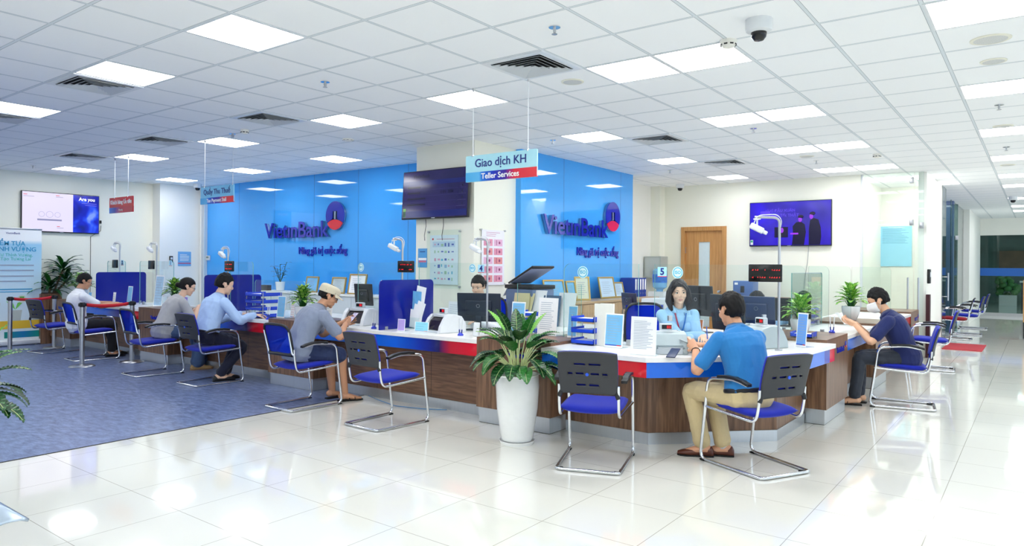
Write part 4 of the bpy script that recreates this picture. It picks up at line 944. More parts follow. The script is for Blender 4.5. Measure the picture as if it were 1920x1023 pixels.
b = MB(); b.box(-0.14, W2, -0.001, 0.002, 0.14, 0.25, grad_mat('banner teal band', [(0, (20, 150, 130)), (0.5, (30, 130, 190)), (1, (20, 160, 130))], 0, -0.14, W2, 0.4)); b.build('print_teal_band', t)
TB = lambda x, z: frame_T((x, -0.0015, z), (1, 0, 0), (0, 0, 1)); bt = mat('banner title blue', (60, 160, 205), 0.5); bg = mat('banner title green', (90, 200, 190), 0.5)
lt = MB(); text_mb(lt, 'ĐIỂM TỰA', 0.105, bt, TB(-0.08, 1.79), 0.001, 0.002); lt.build('title_lettering', t); lt = MB(); text_mb(lt, 'THỊNH VƯỢNG', 0.105, bt, TB(-0.04, 1.69), 0.001, 0.002); lt.build('title_lettering', t)
lt = MB(); text_mb(lt, 'Đầu Tư Thịnh Vượng,', 0.075, bg, TB(-0.06, 1.59), 0.001); lt.build('subtitle_lettering', t); lt = MB(); text_mb(lt, 'Kiến Tạo Tương Lai', 0.075, bg, TB(-0.06, 1.52), 0.001); lt.build('subtitle_lettering', t); lt = MB(); text_mb(lt, 'VietinBank', 0.05, inkblue, TB(-0.02, 1.97), 0.001); lt.build('maker_lettering', t)
lt = MB()
for k, z in enumerate((1.40, 1.31, 1.21, 1.12)):
    lt.box(-0.34, 0.30 - 0.12 * (k == 3), -0.001, 0.002, z, z + 0.022, inkgrey); lt.box(-0.41, -0.37, -0.001, 0.002, z - 0.01, z + 0.03, bt)
lt.box(-0.38, 0.28, -0.001, 0.002, 0.98, 1.0, bt); lt.box(-0.38, 0.28, -0.001, 0.002, 0.94, 0.955, bt); lt.build('print_text_lines', t)
for k, (x, s_) in enumerate(((-0.30, 0.8), (0.02, 1.15), (0.34, 0.8))):
    lt = MB(); g_ = mat('print grey pot', (190, 200, 195), 0.6); gr = mat('print seedling green', (120, 205, 90), 0.5)
    lt.prism([(x - 0.07 * s_, 0.44), (x + 0.07 * s_, 0.44), (x + 0.09 * s_, 0.44 + 0.16 * s_), (x - 0.09 * s_, 0.44 + 0.16 * s_)], 0, 0.002, g_, frame_T((0, -0.0005, 0), (1, 0, 0), (0, 0, 1)))
    for sg in (-1, 1): lt.prism([(x, 0.44 + 0.17 * s_), (x + sg * 0.05 * s_, 0.44 + 0.22 * s_), (x + sg * 0.12 * s_, 0.44 + 0.30 * s_), (x + sg * 0.03 * s_, 0.44 + 0.27 * s_)][::sg], 0, 0.002, gr, frame_T((0, -0.0005, 0), (1, 0, 0), (0, 0, 1)))
    lt.build('print_seedling', t)
for (x, z, r) in ((-0.28, 0.74, 0.08), (0.12, 0.82, 0.07), (-0.36, 0.62, 0.1)):
    lt = MB(); lt.lathe((0, 0), [(r, 0), (r, 0.002), (0, 0.002)], mat('print pale circle', (210, 225, 215), 0.5), 20, TB(x, z)); lt.box(-r * 0.5, r * 0.5, -r * 0.2, r * 0.6, 0.002, 0.0025, mat('print leaf circle', (90, 180, 80), 0.5, noise_amt=0.5), TB(x, z)); lt.build('print_circle', t)

# ---------------------------------------------------------------- televisions
def tv(label, T, w_, h, screen_m, group=None):
    t = thing('wall_television', label, 'television'); t.matrix_world = T
    b = MB(); b.rbox(-w_ / 2, w_ / 2, -h / 2, h / 2, -0.045, 0.0, 0.006, black); b.build('housing', t)
    b = MB(); b.box(-w_ / 2 + 0.012, w_ / 2 - 0.012, -h / 2 + 0.018, h / 2 - 0.012, 0.0002, 0.0015, screen_m); b.build('screen', t)
    b = MB(); b.box(-0.03, 0.03, -h / 2 + 0.004, -h / 2 + 0.014, 0.0, 0.003, steel); b.build('name_badge', t)
    return t
def emis(name, c, s=0.8, rough=0.15):
    return mat(name, tuple(int(v * 0.3) for v in c), rough, emit=c, es=s)
# left wide screen
t = tv('wide wall television showing a pale slide and a dark blue picture, left wall', frame_T((5.40, 14.545, 2.385), (1, 0, 0), (0, 0, 1)), 1.30, 0.735, emis('screen lavender', (222, 215, 240), 0.85))
b = MB(); b.box(-0.10 + 0.29, 0.638, -0.35, 0.355, 0.0016, 0.0022, bpy.data.materials.new('screen dark blue picture')); 
def tvpic(m, stops, scale, det=2, es=0.9, dist=0.5):
    m.use_nodes = True; nt = m.node_tree; bb = nt.nodes['Principled BSDF']; bb.inputs['Base Color'].default_value = (0.01, 0.01, 0.03, 1); bb.inputs['Roughness'].default_value = 0.12
    tc = nt.nodes.new('ShaderNodeTexCoord'); nz = nt.nodes.new('ShaderNodeTexNoise'); nz.inputs['Scale'].default_value = scale; nz.inputs['Detail'].default_value = det; nz.inputs['Distortion'].default_value = dist
    cr = nt.nodes.new('ShaderNodeValToRGB'); e = cr.color_ramp.elements; e[0].position = stops[0][0]; e[0].color = lin(stops[0][1]); e[1].position = stops[-1][0]; e[1].color = lin(stops[-1][1])
    for p, c_ in stops[1:-1]: k = e.new(p); k.color = lin(c_)
    nt.links.new(tc.outputs['Object'], nz.inputs[0]); nt.links.new(nz.outputs[0], cr.inputs[0]); nt.links.new(cr.outputs[0], bb.inputs['Emission Color']); bb.inputs['Emission Strength'].default_value = es; return m
tvpic(b.mats[0], [(0.3, (10, 14, 90)), (0.5, (20, 30, 190)), (0.6, (40, 80, 235)), (0.72, (120, 150, 250))], 3.0); b.build('picture_panel', t)
lt = MB(); sw = emis('screen white text', (240, 240, 255), 0.9); text_mb(lt, 'Are you', 0.085, sw, Matrix.Translation((0.43, 0.28, 0.0025)), 0.0005, 0.003); lt.box(0.34, 0.6, 0.20, 0.212, 0.002, 0.0028, emis('screen dim text', (110, 110, 220), 0.8)); lt.box(0.40, 0.6, 0.165, 0.175, 0.002, 0.0028, emis('screen dim text', (110, 110, 220), 0.8)); lt.build('screen_lettering', t)
lt = MB(); sg = emis('screen grey ink', (150, 150, 190), 0.7); lt.box(-0.40, 0.0, -0.155, -0.125, 0.0017, 0.0025, sg)
for k in range(3):
    lt.lathe((0, 0), [(0.06 - 0.01 * (k != 1), 0), (0.06 - 0.01 * (k != 1), 0.0006), (0.052 - 0.01 * (k != 1), 0.0006), (0.052 - 0.01 * (k != 1), 0)], emis('screen lilac ring', (185, 180, 220), 0.8), 20, Matrix.Translation((-0.33 + 0.13 * k, -0.04, 0.0017)))
lt.box(-0.62, -0.56, 0.30, 0.31, 0.0017, 0.0025, emis('screen red', (220, 60, 80), 0.8)); lt.box(-0.62, -0.45, 0.27, 0.277, 0.0017, 0.0025, sg); lt.box(-0.10, -0.04, 0.31, 0.32, 0.0017, 0.0025, emis('screen red', (220, 60, 80), 0.8)); lt.box(-0.10, 0.02, 0.285, 0.292, 0.0017, 0.0025, sg); lt.box(-0.08, -0.03, -0.26, -0.25, 0.0017, 0.0025, emis('screen red', (220, 60, 80), 0.8)); lt.box(-0.08, 0.03, -0.285, -0.278, 0.0017, 0.0025, sg); lt.build('slide_print', t)
b = MB(); b.tube([(0.70, -0.20, -0.04), (0.70, -0.3, -0.05), (0.52, -0.42, -0.05), (0.52, -1.6, -0.05)], 0.004, black, 6); b.rbox(0.675, 0.705, -0.16, -0.10, -0.05, -0.02, 0.005, black); b.build('power_cable', t)
# pillar screen
Tm = frame_T((6.86, 6.46, 2.425), (0, -1, 0), (0.06, 0, 1)); m_ = bpy.data.materials.new('screen dark purple'); tvpic(m_, [(0.3, (26, 22, 72)), (0.5, (40, 30, 92)), (0.7, (58, 44, 112))], 1.2, es=0.55)
t = tv('dark purple rate-board television high on the white pillar', Tm, 1.20, 0.66, m_)
lt = MB(); dt = emis('screen dark row', (16, 14, 52), 0.5); dt2 = emis('screen row line', (70, 60, 130), 0.5)
lt.box(-0.58, 0.58, 0.13, 0.19, 0.0017, 0.0025, emis('screen blue row', (20, 30, 110), 0.6)); lt.box(-0.58, 0.58, -0.30, -0.22, 0.0017, 0.0025, emis('screen blue row', (20, 30, 110), 0.6))
for z in (0.06, -0.02, -0.10, -0.18): lt.box(-0.56, 0.56, z, z + 0.003, 0.0017, 0.0025, dt2)
lt.build('table_rows', t)
lt = MB(); text_mb(lt, 'VietinBank', 0.07, dt, Matrix.Translation((-0.25, 0.25, 0.002)), 0.0006, 0.001)
for z in (0.09, 0.015, -0.065, -0.145): lt.box(-0.50, -0.16 - 0.1 * (z > 0), z, z + 0.022, 0.0017, 0.0025, dt)
text_mb(lt, '1HN  28M', 0.055, dt, Matrix.Translation((0.22, 0.02, 0.002)), 0.0006, 0.001)
lt.build('screen_lettering', t)
for k, c_ in enumerate('4501'): lt = MB(); text_mb(lt, c_, 0.05, dt, Matrix.Translation((0.50, 0.09 - 0.08 * k, 0.002)), 0.0006, 0.001); lt.build('row_number', t)
b = MB(); b.box(-0.57, -0.52, -0.30, -0.18, 0.0017, 0.0025, mat('energy label', (150, 205, 120), 0.5)); b.build('energy_label', t)
for xx in (-0.18, 0.14): b = MB(); b.tube([(xx, -0.33, -0.05), (xx + 0.01, -0.42, -0.05), (xx - 0.01, -0.55, -0.05), (xx, -0.62, -0.05)], 0.004, black, 6); b.build('power_cable', t)
# right screen
m_ = bpy.data.materials.new('screen royal blue'); tvpic(m_, [(0.25, (22, 0, 130)), (0.5, (38, 0, 190)), (0.75, (50, 10, 245))], 1.6, es=0.85)
t = tv('royal blue wall television with two presenters, right of the wooden door', frame_T((13.235, 3.635, 2.28), (0, -1, 0), (0, 0, 1)), 1.44, 0.82, m_)
vi = emis('screen violet', (90, 60, 230), 0.8); dk = emis('screen dark figure', (14, 6, 60), 0.5); pk = emis('screen pink skin', (150, 50, 220), 0.9)
lt = MB(); lt.box(-0.52, -0.34, 0.16, 0.24, 0.0017, 0.0024, vi); lt.build('screen_emblem_block', t)
lt = MB(); text_mb(lt, 'LÌ XÌ ĐẦU XUÂN', 0.07, vi, Matrix.Translation((-0.16, 0.24, 0.002)), 0.0006, 0.001, sx=1.0); lt.build('screen_lettering', t); lt = MB(); text_mb(lt, 'SỐNG Tết THẬT', 0.075, vi, Matrix.Translation((-0.11, 0.15, 0.002)), 0.0006, 0.001); lt.build('screen_lettering', t)
def sil(name, pts, m, z=0.0018): lt = MB(); lt.prism(pts, z, z + 0.0005, m); lt.build(name, t)
sil('picture_figure', [(0.05, -0.39), (0.07, -0.2), (0.06, -0.05), (0.12, 0.02), (0.2, 0.03), (0.27, -0.02), (0.29, -0.16), (0.26, -0.39)], dk)
sil('picture_figure', [(0.34, -0.39), (0.34, -0.12), (0.36, 0.05), (0.42, 0.09), (0.50, 0.06), (0.54, -0.08), (0.55, -0.25), (0.53, -0.39)], dk)
for c_ in ((0.19, 0.07), (0.38, 0.12), (-0.13, -0.12)): lt = MB(); lt.ell((c_[0], c_[1], 0.0024), (0.033, 0.048, 0.0008), pk); lt.build('picture_face', t)
lt = MB(); lt.box(0.02, 0.16, -0.20, -0.17, 0.0022, 0.0026, pk); lt.build('picture_hands', t); lt = MB(); lt.box(-0.26, -0.02, -0.25, -0.06, 0.0018, 0.0022, dk); lt.build('picture_inset', t)
for c_ in ((0.20, 0.12), (0.40, 0.17)): lt = MB(); lt.ell((c_[0], c_[1], 0.0024), (0.05, 0.032, 0.0009), dk); lt.build('picture_hair', t)
b = MB(); b.box(-0.70, -0.65, -0.38, -0.29, 0.0017, 0.0025, whiteplastic); b.box(-0.695, -0.655, -0.335, -0.30, 0.0025, 0.003, mat('label green', (40, 160, 110), 0.5)); b.build('energy_label', t)
b = MB(); b.tube([(0.33, -0.41, -0.04), (0.31, -0.7, -0.055), (0.26, -1.0, -0.055), (0.25, -1.25, -0.055)], 0.004, mat('grey cable', (140, 145, 150), 0.5), 6); b.build('power_cable', t)

# ---------------------------------------------------------------- wall notices
def lines(mb, T, x0, x1, z0, z1, n, m, h=0.006, z=0.002):
    random.seed(n * 7 + 1)
    for k in range(n):
        y = z1 - (z1 - z0) * (k + 0.5) / n; mb.box(x0, x0 + (x1 - x0) * random.uniform(0.65, 1.0), y - h / 2, y + h / 2, z - 0.0006, z, m, T)
def board_standoffs(t, T, w2, h2):
    for sx in (-1, 1):
        for sy in (-1, 1): b = MB(); b.cyl((sx * w2, sy * h2), 0.012, 0, 0.03, steel, 12, T); b.build('standoff', t)
Tp = frame_T((6.948, 6.345, 1.555), (0, -1, 0), (0, 0, 1))
t = thing('notice_board', 'clear acrylic board holding a services poster on the pillar below the dark television', 'notice board')
b = MB(); b.box(-0.305, 0.305, -0.39, 0.39, 0.02, 0.026, glass, Tp); b.build('acrylic_sheet', t); board_standoffs(t, Tp, 0.28, 0.365)
t = thing('services_poster', 'white illustrated services poster on the pillar behind the clear board', 'poster')
b = MB(); b.box(-0.25, 0.25, -0.34, 0.32, 0.006, 0.018, mat('poster white', (232, 242, 252), 0.4), Tp); b.build('sheet', t)
b = MB(); b.box(-0.21, -0.185, 0.255, 0.28, 0.0175, 0.019, redm, Tp); b.box(-0.13, 0.19, 0.262, 0.272, 0.0175, 0.019, mat('poster pink text', (215, 170, 190), 0.5), Tp); b.build('poster_heading', t)
random.seed(4); pc = [mat('poster blue', (150, 190, 230), 0.5), mat('poster pink', (225, 170, 200), 0.5), mat('poster navy', (90, 110, 190), 0.5), mat('poster sky', (90, 185, 220), 0.5), mat('poster green', (170, 205, 180), 0.5)]
b = MB(); b.box(-0.2, 0.2, 0.16, 0.235, 0.0175, 0.0185, mat('poster band', (200, 220, 242), 0.5), Tp)
for r_, z in enumerate((0.195, 0.10, -0.005, -0.09, -0.18, -0.26)):
    for k in range(6):
        x = -0.17 + k * 0.062; b.box(x, x + random.uniform(0.018, 0.045), z - random.uniform(0.008, 0.03), z + random.uniform(0.004, 0.022), 0.0185, 0.0192, random.choice(pc), Tp)
b.build('poster_pictures', t)
t = thing('small_wall_poster', 'small blue poster on the left edge of the pillar', 'poster'); Tq = frame_T((6.948, 6.75, 1.57), (0, -1, 0), (0, 0, 1))
b = MB(); b.box(-0.085, 0.085, -0.13, 0.13, 0, 0.003, mat('poster blue gloss', (88, 165, 225), 0.3), Tq); b.build('sheet', t)
b = MB(); b.box(-0.07, 0.07, -0.06, -0.035, 0.003, 0.004, mat('poster rose', (200, 110, 140), 0.4), Tq); b.box(-0.075, 0.075, -0.03, 0.0, 0.003, 0.004, paper, Tq); b.box(-0.05, 0.05, 0.08, 0.09, 0.003, 0.004, inkblue, Tq); b.build('poster_print', t)
t = thing('banknote_poster', 'poster of ten pink banknote pictures on the right face of the pillar', 'poster'); Tn = frame_T((7.33, 5.838, 1.585), (1, 0, 0), (0, 0, 1))
b = MB(); b.box(-0.24, 0.24, -0.37, 0.36, 0.012, 0.018, mat('poster lilac white', (240, 238, 248), 0.4), Tn); b.build('sheet', t); board_standoffs(t, Tn, 0.255, 0.36)
b = MB(); lines(b, Tn, -0.15, 0.15, 0.27, 0.34, 3, mat('poster pink text', (215, 170, 190), 0.5), 0.008, 0.019); b.build('poster_heading', t)
for r_ in range(5):
    for c_ in range(2):
        b = MB(); x = -0.20 + c_ * 0.215; z = 0.15 - r_ * 0.12; b.box(x, x + 0.185, z, z + 0.09, 0.018, 0.0192, mat('note pink %d' % ((r_ * 2 + c_) % 3), ((228, 150, 176), (232, 182, 212), (226, 144, 148))[(r_ * 2 + c_) % 3], 0.5, noise_amt=0.25, noise_scale=40), Tn)
        b.box(x + 0.05, x + 0.06, z + 0.01, z + 0.08, 0.0192, 0.0196, mat('note dark', (150, 60, 110), 0.5), Tn); b.lathe((0, 0), [(0.02, 0), (0.0, 0.0001)], mat('note dark', (150, 60, 110), 0.5), 10, Tn @ Matrix.Translation((x + 0.12, z + 0.045, 0.0195))); b.build('note_picture', t)
t = thing('wall_notice', 'pale blue printed notice seen through the glass office front', 'notice'); Tf = frame_T((15.79, 2.28, 1.92), (0, -1, 0), (0, 0, 1))
b = MB(); b.box(-0.28, 0.28, -0.40, 0.40, 0, 0.012, mat('notice blue', (158, 218, 242), 0.3, noise_amt=0.08, noise_scale=4), Tf); b.build('board', t); b = MB(); lines(b, Tf, -0.24, 0.24, 0.05, 0.36, 12, mat('notice text', (80, 150, 190), 0.5), 0.006, 0.0135); b.build('text_lines', t)
t = thing('wall_leaflet', 'small blue and white notice on the white column at left', 'notice'); Tl = frame_T((7.62, 14.298, 1.56), (1, 0, 0), (0, 0, 1))
b = MB(); b.box(-0.14, 0.14, -0.15, 0.15, 0, 0.004, mat('leaflet blue', (120, 178, 225), 0.4), Tl); b.box(-0.14, 0.14, -0.10, -0.085, 0.004, 0.005, redm, Tl); b.build('sheet', t); b = MB(); lines(b, Tl, -0.1, 0.1, -0.05, 0.1, 5, paper, 0.012, 0.006); b.build('text_lines', t)
def small_box(name, label, cat, T, w_, h, d, m, m2=None):
    t = thing(name, label, cat); b = MB(); b.rbox(-w_ / 2, w_ / 2, -h / 2, h / 2, 0, d, min(0.008, d / 3), m, T); b.build('housing', t)
    if m2: b = MB(); b.box(-w_ * 0.3, w_ * 0.3, -h * 0.05, h * 0.3, d, d + 0.002, m2, T); b.build('face_plate', t)
    return t
small_box('wall_switch', 'black wall switch box on the white column at left', 'switch', frame_T((7.33, 14.298, 1.55), (1, 0, 0), (0, 0, 1)), 0.07, 0.13, 0.03, black, whiteplastic)
small_box('thermostat', 'white thermostat on the blue wall edge at left', 'thermostat', frame_T((7.997, 14.02, 1.585), (0, -1, 0), (0, 0, 1)), 0.15, 0.1, 0.03, whiteplastic, mat('lcd grey', (120, 140, 130), 0.3))
small_box('access_reader', 'black card reader on the white corridor wall', 'card reader', frame_T((13.72, 1.498, 1.35), (1, 0, 0), (0, 0, 1)), 0.16, 0.24, 0.04, black, whiteplastic)
b = MB(); b.box(13.46, 13.6, 1.44, 1.495, 0.0, 1.05, mat('dark maroon paint', (60, 16, 28), 0.4)); tag(b.build('maroon_post'), 'dark maroon upright strip at the foot of the white corridor wall', 'post')
b = MB(); b.box(15.1, 16.4, 0.80, 1.42, 0.0, 0.012, mat('red door mat', (176, 52, 62), 0.95, noise_scale=120, noise_amt=0.25, bump=0.5)); b.build('pile'); o = bpy.data.objects['pile']; o.name = 'door_mat'; tag(o, 'red door mat on the tiled corridor floor', 'mat')
b = MB(); b.box(18.6, 18.7, -0.2, 0.26, 0.35, 1.25, oak); b.box(18.6, 18.7, -0.2, 0.26, 0.0, 0.35, black); tag(b.build('wooden_panel_edge'), 'edge of a brown wooden panel at the right edge of the photo', 'panel'); 

# steel waiting bench cut off at the bottom left corner
t = thing('waiting_bench', 'curved perforated-steel bench seat cut off at the bottom left corner', 'bench', (1.115, 3.30, 0))
b = MB(); n = 14; vs = []; fs = []
prof = [(0.0, 0.425), (-0.03, 0.437), (-0.08, 0.44), (-0.15, 0.43), (-0.25, 0.412), (-0.34, 0.405), (-0.42, 0.41), (-0.48, 0.43)]
for (x, z) in prof: vs += [(x, 0, z), (x, 1.9, z)]
for i in range(len(prof) - 1): fs.append((2 * i, 2 * i + 1, 2 * i + 3, 2 * i + 2))
b.add(vs, fs, mat('satin steel plate', (190, 205, 222), 0.25, 0.7), True); o = b.build('seat_plate', t, auto=False); s = o.modifiers.new('s', 'SOLIDIFY'); s.thickness = 0.012; s.offset = -1
b = MB(); b.tube([(-0.25, 0.05, 0.37), (-0.25, 1.85, 0.37)], 0.03, steel, 12); b.build('beam', t)
for y in (0.3, 1.6): b = MB(); b.tube(fillet([(-0.25, y, 0.36), (-0.25, y, 0.03), (-0.02, y, 0.03)], 0.04), 0.02, chrome, 10); b.tube([(-0.25, y, 0.03), (-0.48, y, 0.03)], 0.02, chrome, 10); b.build('leg', t)
# cables on the floor by the counter kick plate
b = MB(); b.tube([(5.33, 6.0, 0.006), (5.22, 5.7, 0.006), (5.12, 5.35, 0.006), (5.2, 5.0, 0.006), (5.31, 4.8, 0.006)], 0.004, mat('blue network cable', (90, 150, 200), 0.5), 6); tag(b.build('network_cable'), 'thin blue cable lying along the counter foot behind the empty chair', 'cable')

# ---------------------------------------------------------------- things on the counters
Zd = 0.776; Zp = 0.804
def at(x, y, z, deg=0): return Matrix.Translation((x, y, z)) @ Matrix.Rotation(math.radians(deg), 4, 'Z')
# local frame of every counter item: faces local -X (towards the visitor)
def card(label, x, y, z, w_, h, deg=0, sheet=paperblue, border=paper, name='document_stand', cat='document stand', nl=10, lean=0.10, ink=inkgrey, group=None, footer=None):
    t = thing(name, label, cat, (x, y, z), math.radians(deg), group)
    T = frame_T((0, 0, 0.004), (0, -1, 0), (lean, 0, 1))
    b = MB(); b.box(-w_ / 2, w_ / 2, 0, h, -0.003, 0.0, border, T); b.build('holder', t)
    b = MB(); b.box(-w_ / 2 + w_ * 0.06, w_ / 2 - w_ * 0.06, h * 0.05, h * 0.96, 0.0, 0.0015, sheet, T); b.build('printed_sheet', t)
    b = MB(); lines(b, T, -w_ * 0.38, w_ * 0.38, h * 0.14, h * 0.9, nl, ink, h * 0.012, 0.0025); b.build('text_lines', t)
    if footer: b = MB(); b.box(-w_ / 2 + w_ * 0.06, w_ * 0.2, h * 0.05, h * 0.075, 0.0012, 0.0028, bluem, T); b.box(w_ * 0.2, w_ / 2 - w_ * 0.06, h * 0.05, h * 0.075, 0.0012, 0.0028, redm, T); b.build('footer_stripe', t)
    b = MB(); b.box(0, 0.07 + h * 0.1, -w_ / 2, w_ / 2, 0, 0.004, mat('clear acrylic foot', (210, 222, 228), 0.1)); b.build('foot', t); return t
card('pale blue document stand on the corner counter behind the right empty chair', 5.36, 2.93, Zd, 0.185, 0.29, -4, footer=True)
card('white document stand with printed page, front edge of the corner counter', 5.06, 2.50, Zd, 0.21, 0.30, 8, sheet=paper, footer=None, nl=18)
card('slim blue document stand beside the pole, right of the man in the polo', 6.50, 1.68, Zd, 0.115, 0.30, -30, sheet=mat('print mid blue', (110, 165, 235), 0.5), footer=True)
card('small purple leaflet stand at the foot of the nearest blue divider', 5.20, 5.36, Zd, 0.10, 0.125, 5, sheet=mat('print lilac', (190, 165, 235), 0.5), name='leaflet_stand', cat='leaflet stand', nl=4)
card('pale blue warning card beside the purple leaflet', 5.30, 5.16, Zd, 0.19, 0.10, 5, sheet=mat('print aqua', (150, 225, 245), 0.5), name='warning_card', cat='card', nl=3, footer=True, ink=inkblue)
card('large white document stand behind the planter leaves', 5.62, 3.80, Zp, 0.24, 0.36, -6, sheet=paper, nl=14)
card('pale blue sheet in a stand left of the large white one behind the planter', 5.44, 4.02, Zp, 0.16, 0.32, 0)
card('white and blue document behind the planter, at the right edge of the pedestal', 5.60, 3.50, Zp, 0.10, 0.30, 0)
card('blue framed leaflet on the pedestal left of the plant behind the man in the cap', 5.22, 7.50, Zp, 0.16, 0.27, 0)
card('small white and red leaflet beside the blue framed one', 5.32, 7.40, Zp, 0.085, 0.19, 0, sheet=paper, name='leaflet_stand', cat='leaflet stand', nl=5, ink=redm, footer=True)
card('white document behind the plant at the man in the cap', 5.62, 7.10, Zp, 0.16, 0.30, 0, sheet=paper, nl=8)
card('purple leaflet stand right of the small plant behind the woman in grey', 5.42, 10.16, Zp, 0.14, 0.165, 0, sheet=mat('print violet', (150, 130, 225), 0.5), name='leaflet_stand', cat='leaflet stand', nl=4)
card('white slim card on the tax counter by the dark blue divider', 5.12, 11.78, Zd, 0.09, 0.22, 0, sheet=paper, nl=5, ink=inkblue)
card('pale blue tall card on the tax counter', 5.25, 11.55, Zd, 0.15, 0.32, 0)
card('large leaflet in a tall holder behind the barrier post', 5.48, 11.10, Zd, 0.26, 0.50, 0, sheet=mat('print sky and white', (170, 205, 235), 0.5, noise_amt=0.3), nl=9)
card('small pale leaflet at the first counter', 5.3, 13.1, Zd, 0.12, 0.18, 0)
card('pale blue notice stand on the pedestal right of the masked man\'s counter', 12.6, 2.0, Zp, 0.12, 0.25, 0)
card('white sheet in a stand behind the monitor at number 4', 6.02, 5.35, Zd, 0.2, 0.28, 0, sheet=paper, nl=9)
# brochure holder with jutting papers
t = thing('brochure_holder', 'acrylic brochure holder stuffed with white and blue leaflets before the blue divider', 'brochure holder', (5.52, 5.50, Zd), math.radians(4)); random.seed(8)
b = MB(); b.box(0, 0.06, -0.085, 0.085, 0, 0.006, glass_edge); b.box(0.055, 0.06, -0.085, 0.085, 0, 0.30, glass); b.box(0, 0.004, -0.085, 0.085, 0, 0.12, glass); b.build('holder', t)
for k, (h, m_, tl, w_) in enumerate(((0.46, paper, -0.18, 0.13), (0.40, mat('brochure blue', (110, 180, 228), 0.4, noise_amt=0.3), -0.06, 0.12), (0.30, paper, -0.35, 0.11), (0.26, paper, -0.25, 0.12), (0.20, paper, -0.1, 0.13))):
    T = frame_T((0.05 - 0.009 * k, 0.0, 0.008), (0, -1, 0), (0, 0, 1)) @ Matrix.Rotation(tl, 4, 'Z'); b = MB(); b.box(-w_ / 2, w_ / 2, 0, h, 0, 0.004, m_, T); b.build('leaflet', t)
def bill_counter(label, x, y, z, deg, s=1.0, m=whiteplastic, back=False):
    t = thing('bill_counter', label, 'banknote counter', (x, y, z), math.radians(deg), 'banknote counting machines'); T = Matrix.Scale(s, 4)
    side = [(-0.15, 0.0), (0.15, 0.0), (0.15, 0.08), (0.10, 0.15), (0.02, 0.17), (-0.06, 0.165), (-0.10, 0.13), (-0.14, 0.06)]
    Ts = T @ frame_T((0, 0, 0), (1, 0, 0), (0, 0, 1))
    b = MB(); b.prism(side, -0.14, -0.10, m, Ts); b.prism(side, 0.10, 0.14, m, Ts); b.prism([(-0.15, 0), (0.15, 0), (0.15, 0.05), (-0.15, 0.02)], -0.1, 0.1, greyplastic, Ts); b.prism([(0.0, 0.165), (0.02, 0.17), (0.10, 0.15), (0.15, 0.08), (0.15, 0.05), (0.06, 0.05), (0.02, 0.09)], -0.1, 0.1, m, Ts); b.prism([(-0.06, 0.165), (0.02, 0.172), (0.02, 0.15), (-0.06, 0.14)], -0.1, 0.1, whiteplastic, Ts); b.build('housing', t, 0.008)
    b = MB(); b.prism([(-0.13, 0.03), (0.0, 0.05), (0.02, 0.09), (0.0, 0.14), (-0.055, 0.135), (-0.09, 0.11)], -0.098, 0.098, mat('smoked plastic', (40, 34, 38), 0.15), Ts); b.build('note_stacker', t)
    b = MB(); b.rbox(-0.03, 0.01, -0.05, 0.05, 0.17, 0.225, 0.008, greyplastic, T); b.build('display_head', t)
    if back: T = T @ Matrix.Translation((-0.02, 0, 0)) @ Matrix.Diagonal((-1, -1, 1, 1))
    b = MB(); b.box(-0.0325, -0.030, -0.04, 0.035, 0.183, 0.215, black_gloss, T); [b.box(-0.0335, -0.0325, y_, y_ + 0.003, 0.188, 0.21, led_red, T) for y_ in (-0.034, -0.025, -0.016, -0.008)]; b.build('display_window', t)
    b = MB(); b.box(0.05, 0.10, 0.14, 0.1405, 0.05, 0.08, mat('label text grey', (150, 150, 140), 0.5), T); b.build('side_label', t); return t
bill_counter('white banknote counter behind the warning card and brochure holder', 5.46, 4.98, Zd, -12, 1.12)
bill_counter('white banknote counter behind the phone of the man in the cap', 5.47, 6.30, Zd, 12, 1.15)
bill_counter('grey banknote counter left of the smiling teller', 5.36, 2.44, Zd, 216, 1.05, mat('grey green plastic', (178, 192, 196), 0.35), True)
bill_counter('large banknote counter between the polo shirted man and the pole', 6.30, 1.97, Zd, 150, 1.15, mat('grey green plastic', (178, 192, 196), 0.35), True)
def monitor(label, x, y, z, deg, w_=0.50, h=0.31, zc=0.28, m=black, stand=True):
    t = thing('computer_monitor', label, 'computer monitor', (x, y, z), math.radians(deg)); b = MB(); T = Matrix.Rotation(math.radians(-6), 4, 'Y')
    b.rbox(-0.012, 0.012, -w_ / 2, w_ / 2, zc - h / 2, zc + h / 2, 0.008, m, T); b.rbox(-0.035, -0.008, -w_ * 0.3, w_ * 0.3, zc - h * 0.3, zc + h * 0.25, 0.012, m, T); b.build('housing', t)
    b = MB(); b.box(0.0122, 0.013, -w_ / 2 + 0.012, w_ / 2 - 0.012, zc - h / 2 + 0.015, zc + h / 2 - 0.012, emis('monitor picture', (120, 160, 200), 0.4), T); b.build('screen', t)
    b = MB(); b.box(-0.05, -0.03, -0.03, 0.03, 0.012, zc, m); b.build('neck', t); b = MB(); b.rbox(-0.12, 0.09, -0.12, 0.12, 0, 0.012, 0.005, m); b.build('foot', t)
    b = MB(); b.lathe((0, 0), [(0.02, 0), (0.02, 0.001), (0.017, 0.001), (0.017, 0)], steel, 16, T @ frame_T((-0.0365, 0, zc + 0.02), (0, -1, 0), (0, 0, 1))); b.build('round_badge', t); return t
monitor('black monitor seen from behind, hiding the teller at number 4', 5.92, 4.88, Zd, 20, 0.50, 0.31, 0.245, mat('blue black plastic', (20, 30, 52), 0.3))
monitor('black monitor behind the man in the cap, reflecting the room', 6.55, 7.45, 0.741, 0, 0.36, 0.30, 0.32)
monitor('monitor with a round badge behind the smiling teller', 7.60, 3.05, 0.741, -20, 0.44, 0.34, 0.36)
monitor('large black monitor between the smiling teller and the polo shirted man', 6.90, 2.46, Zd, -32, 0.50, 0.36, 0.25)
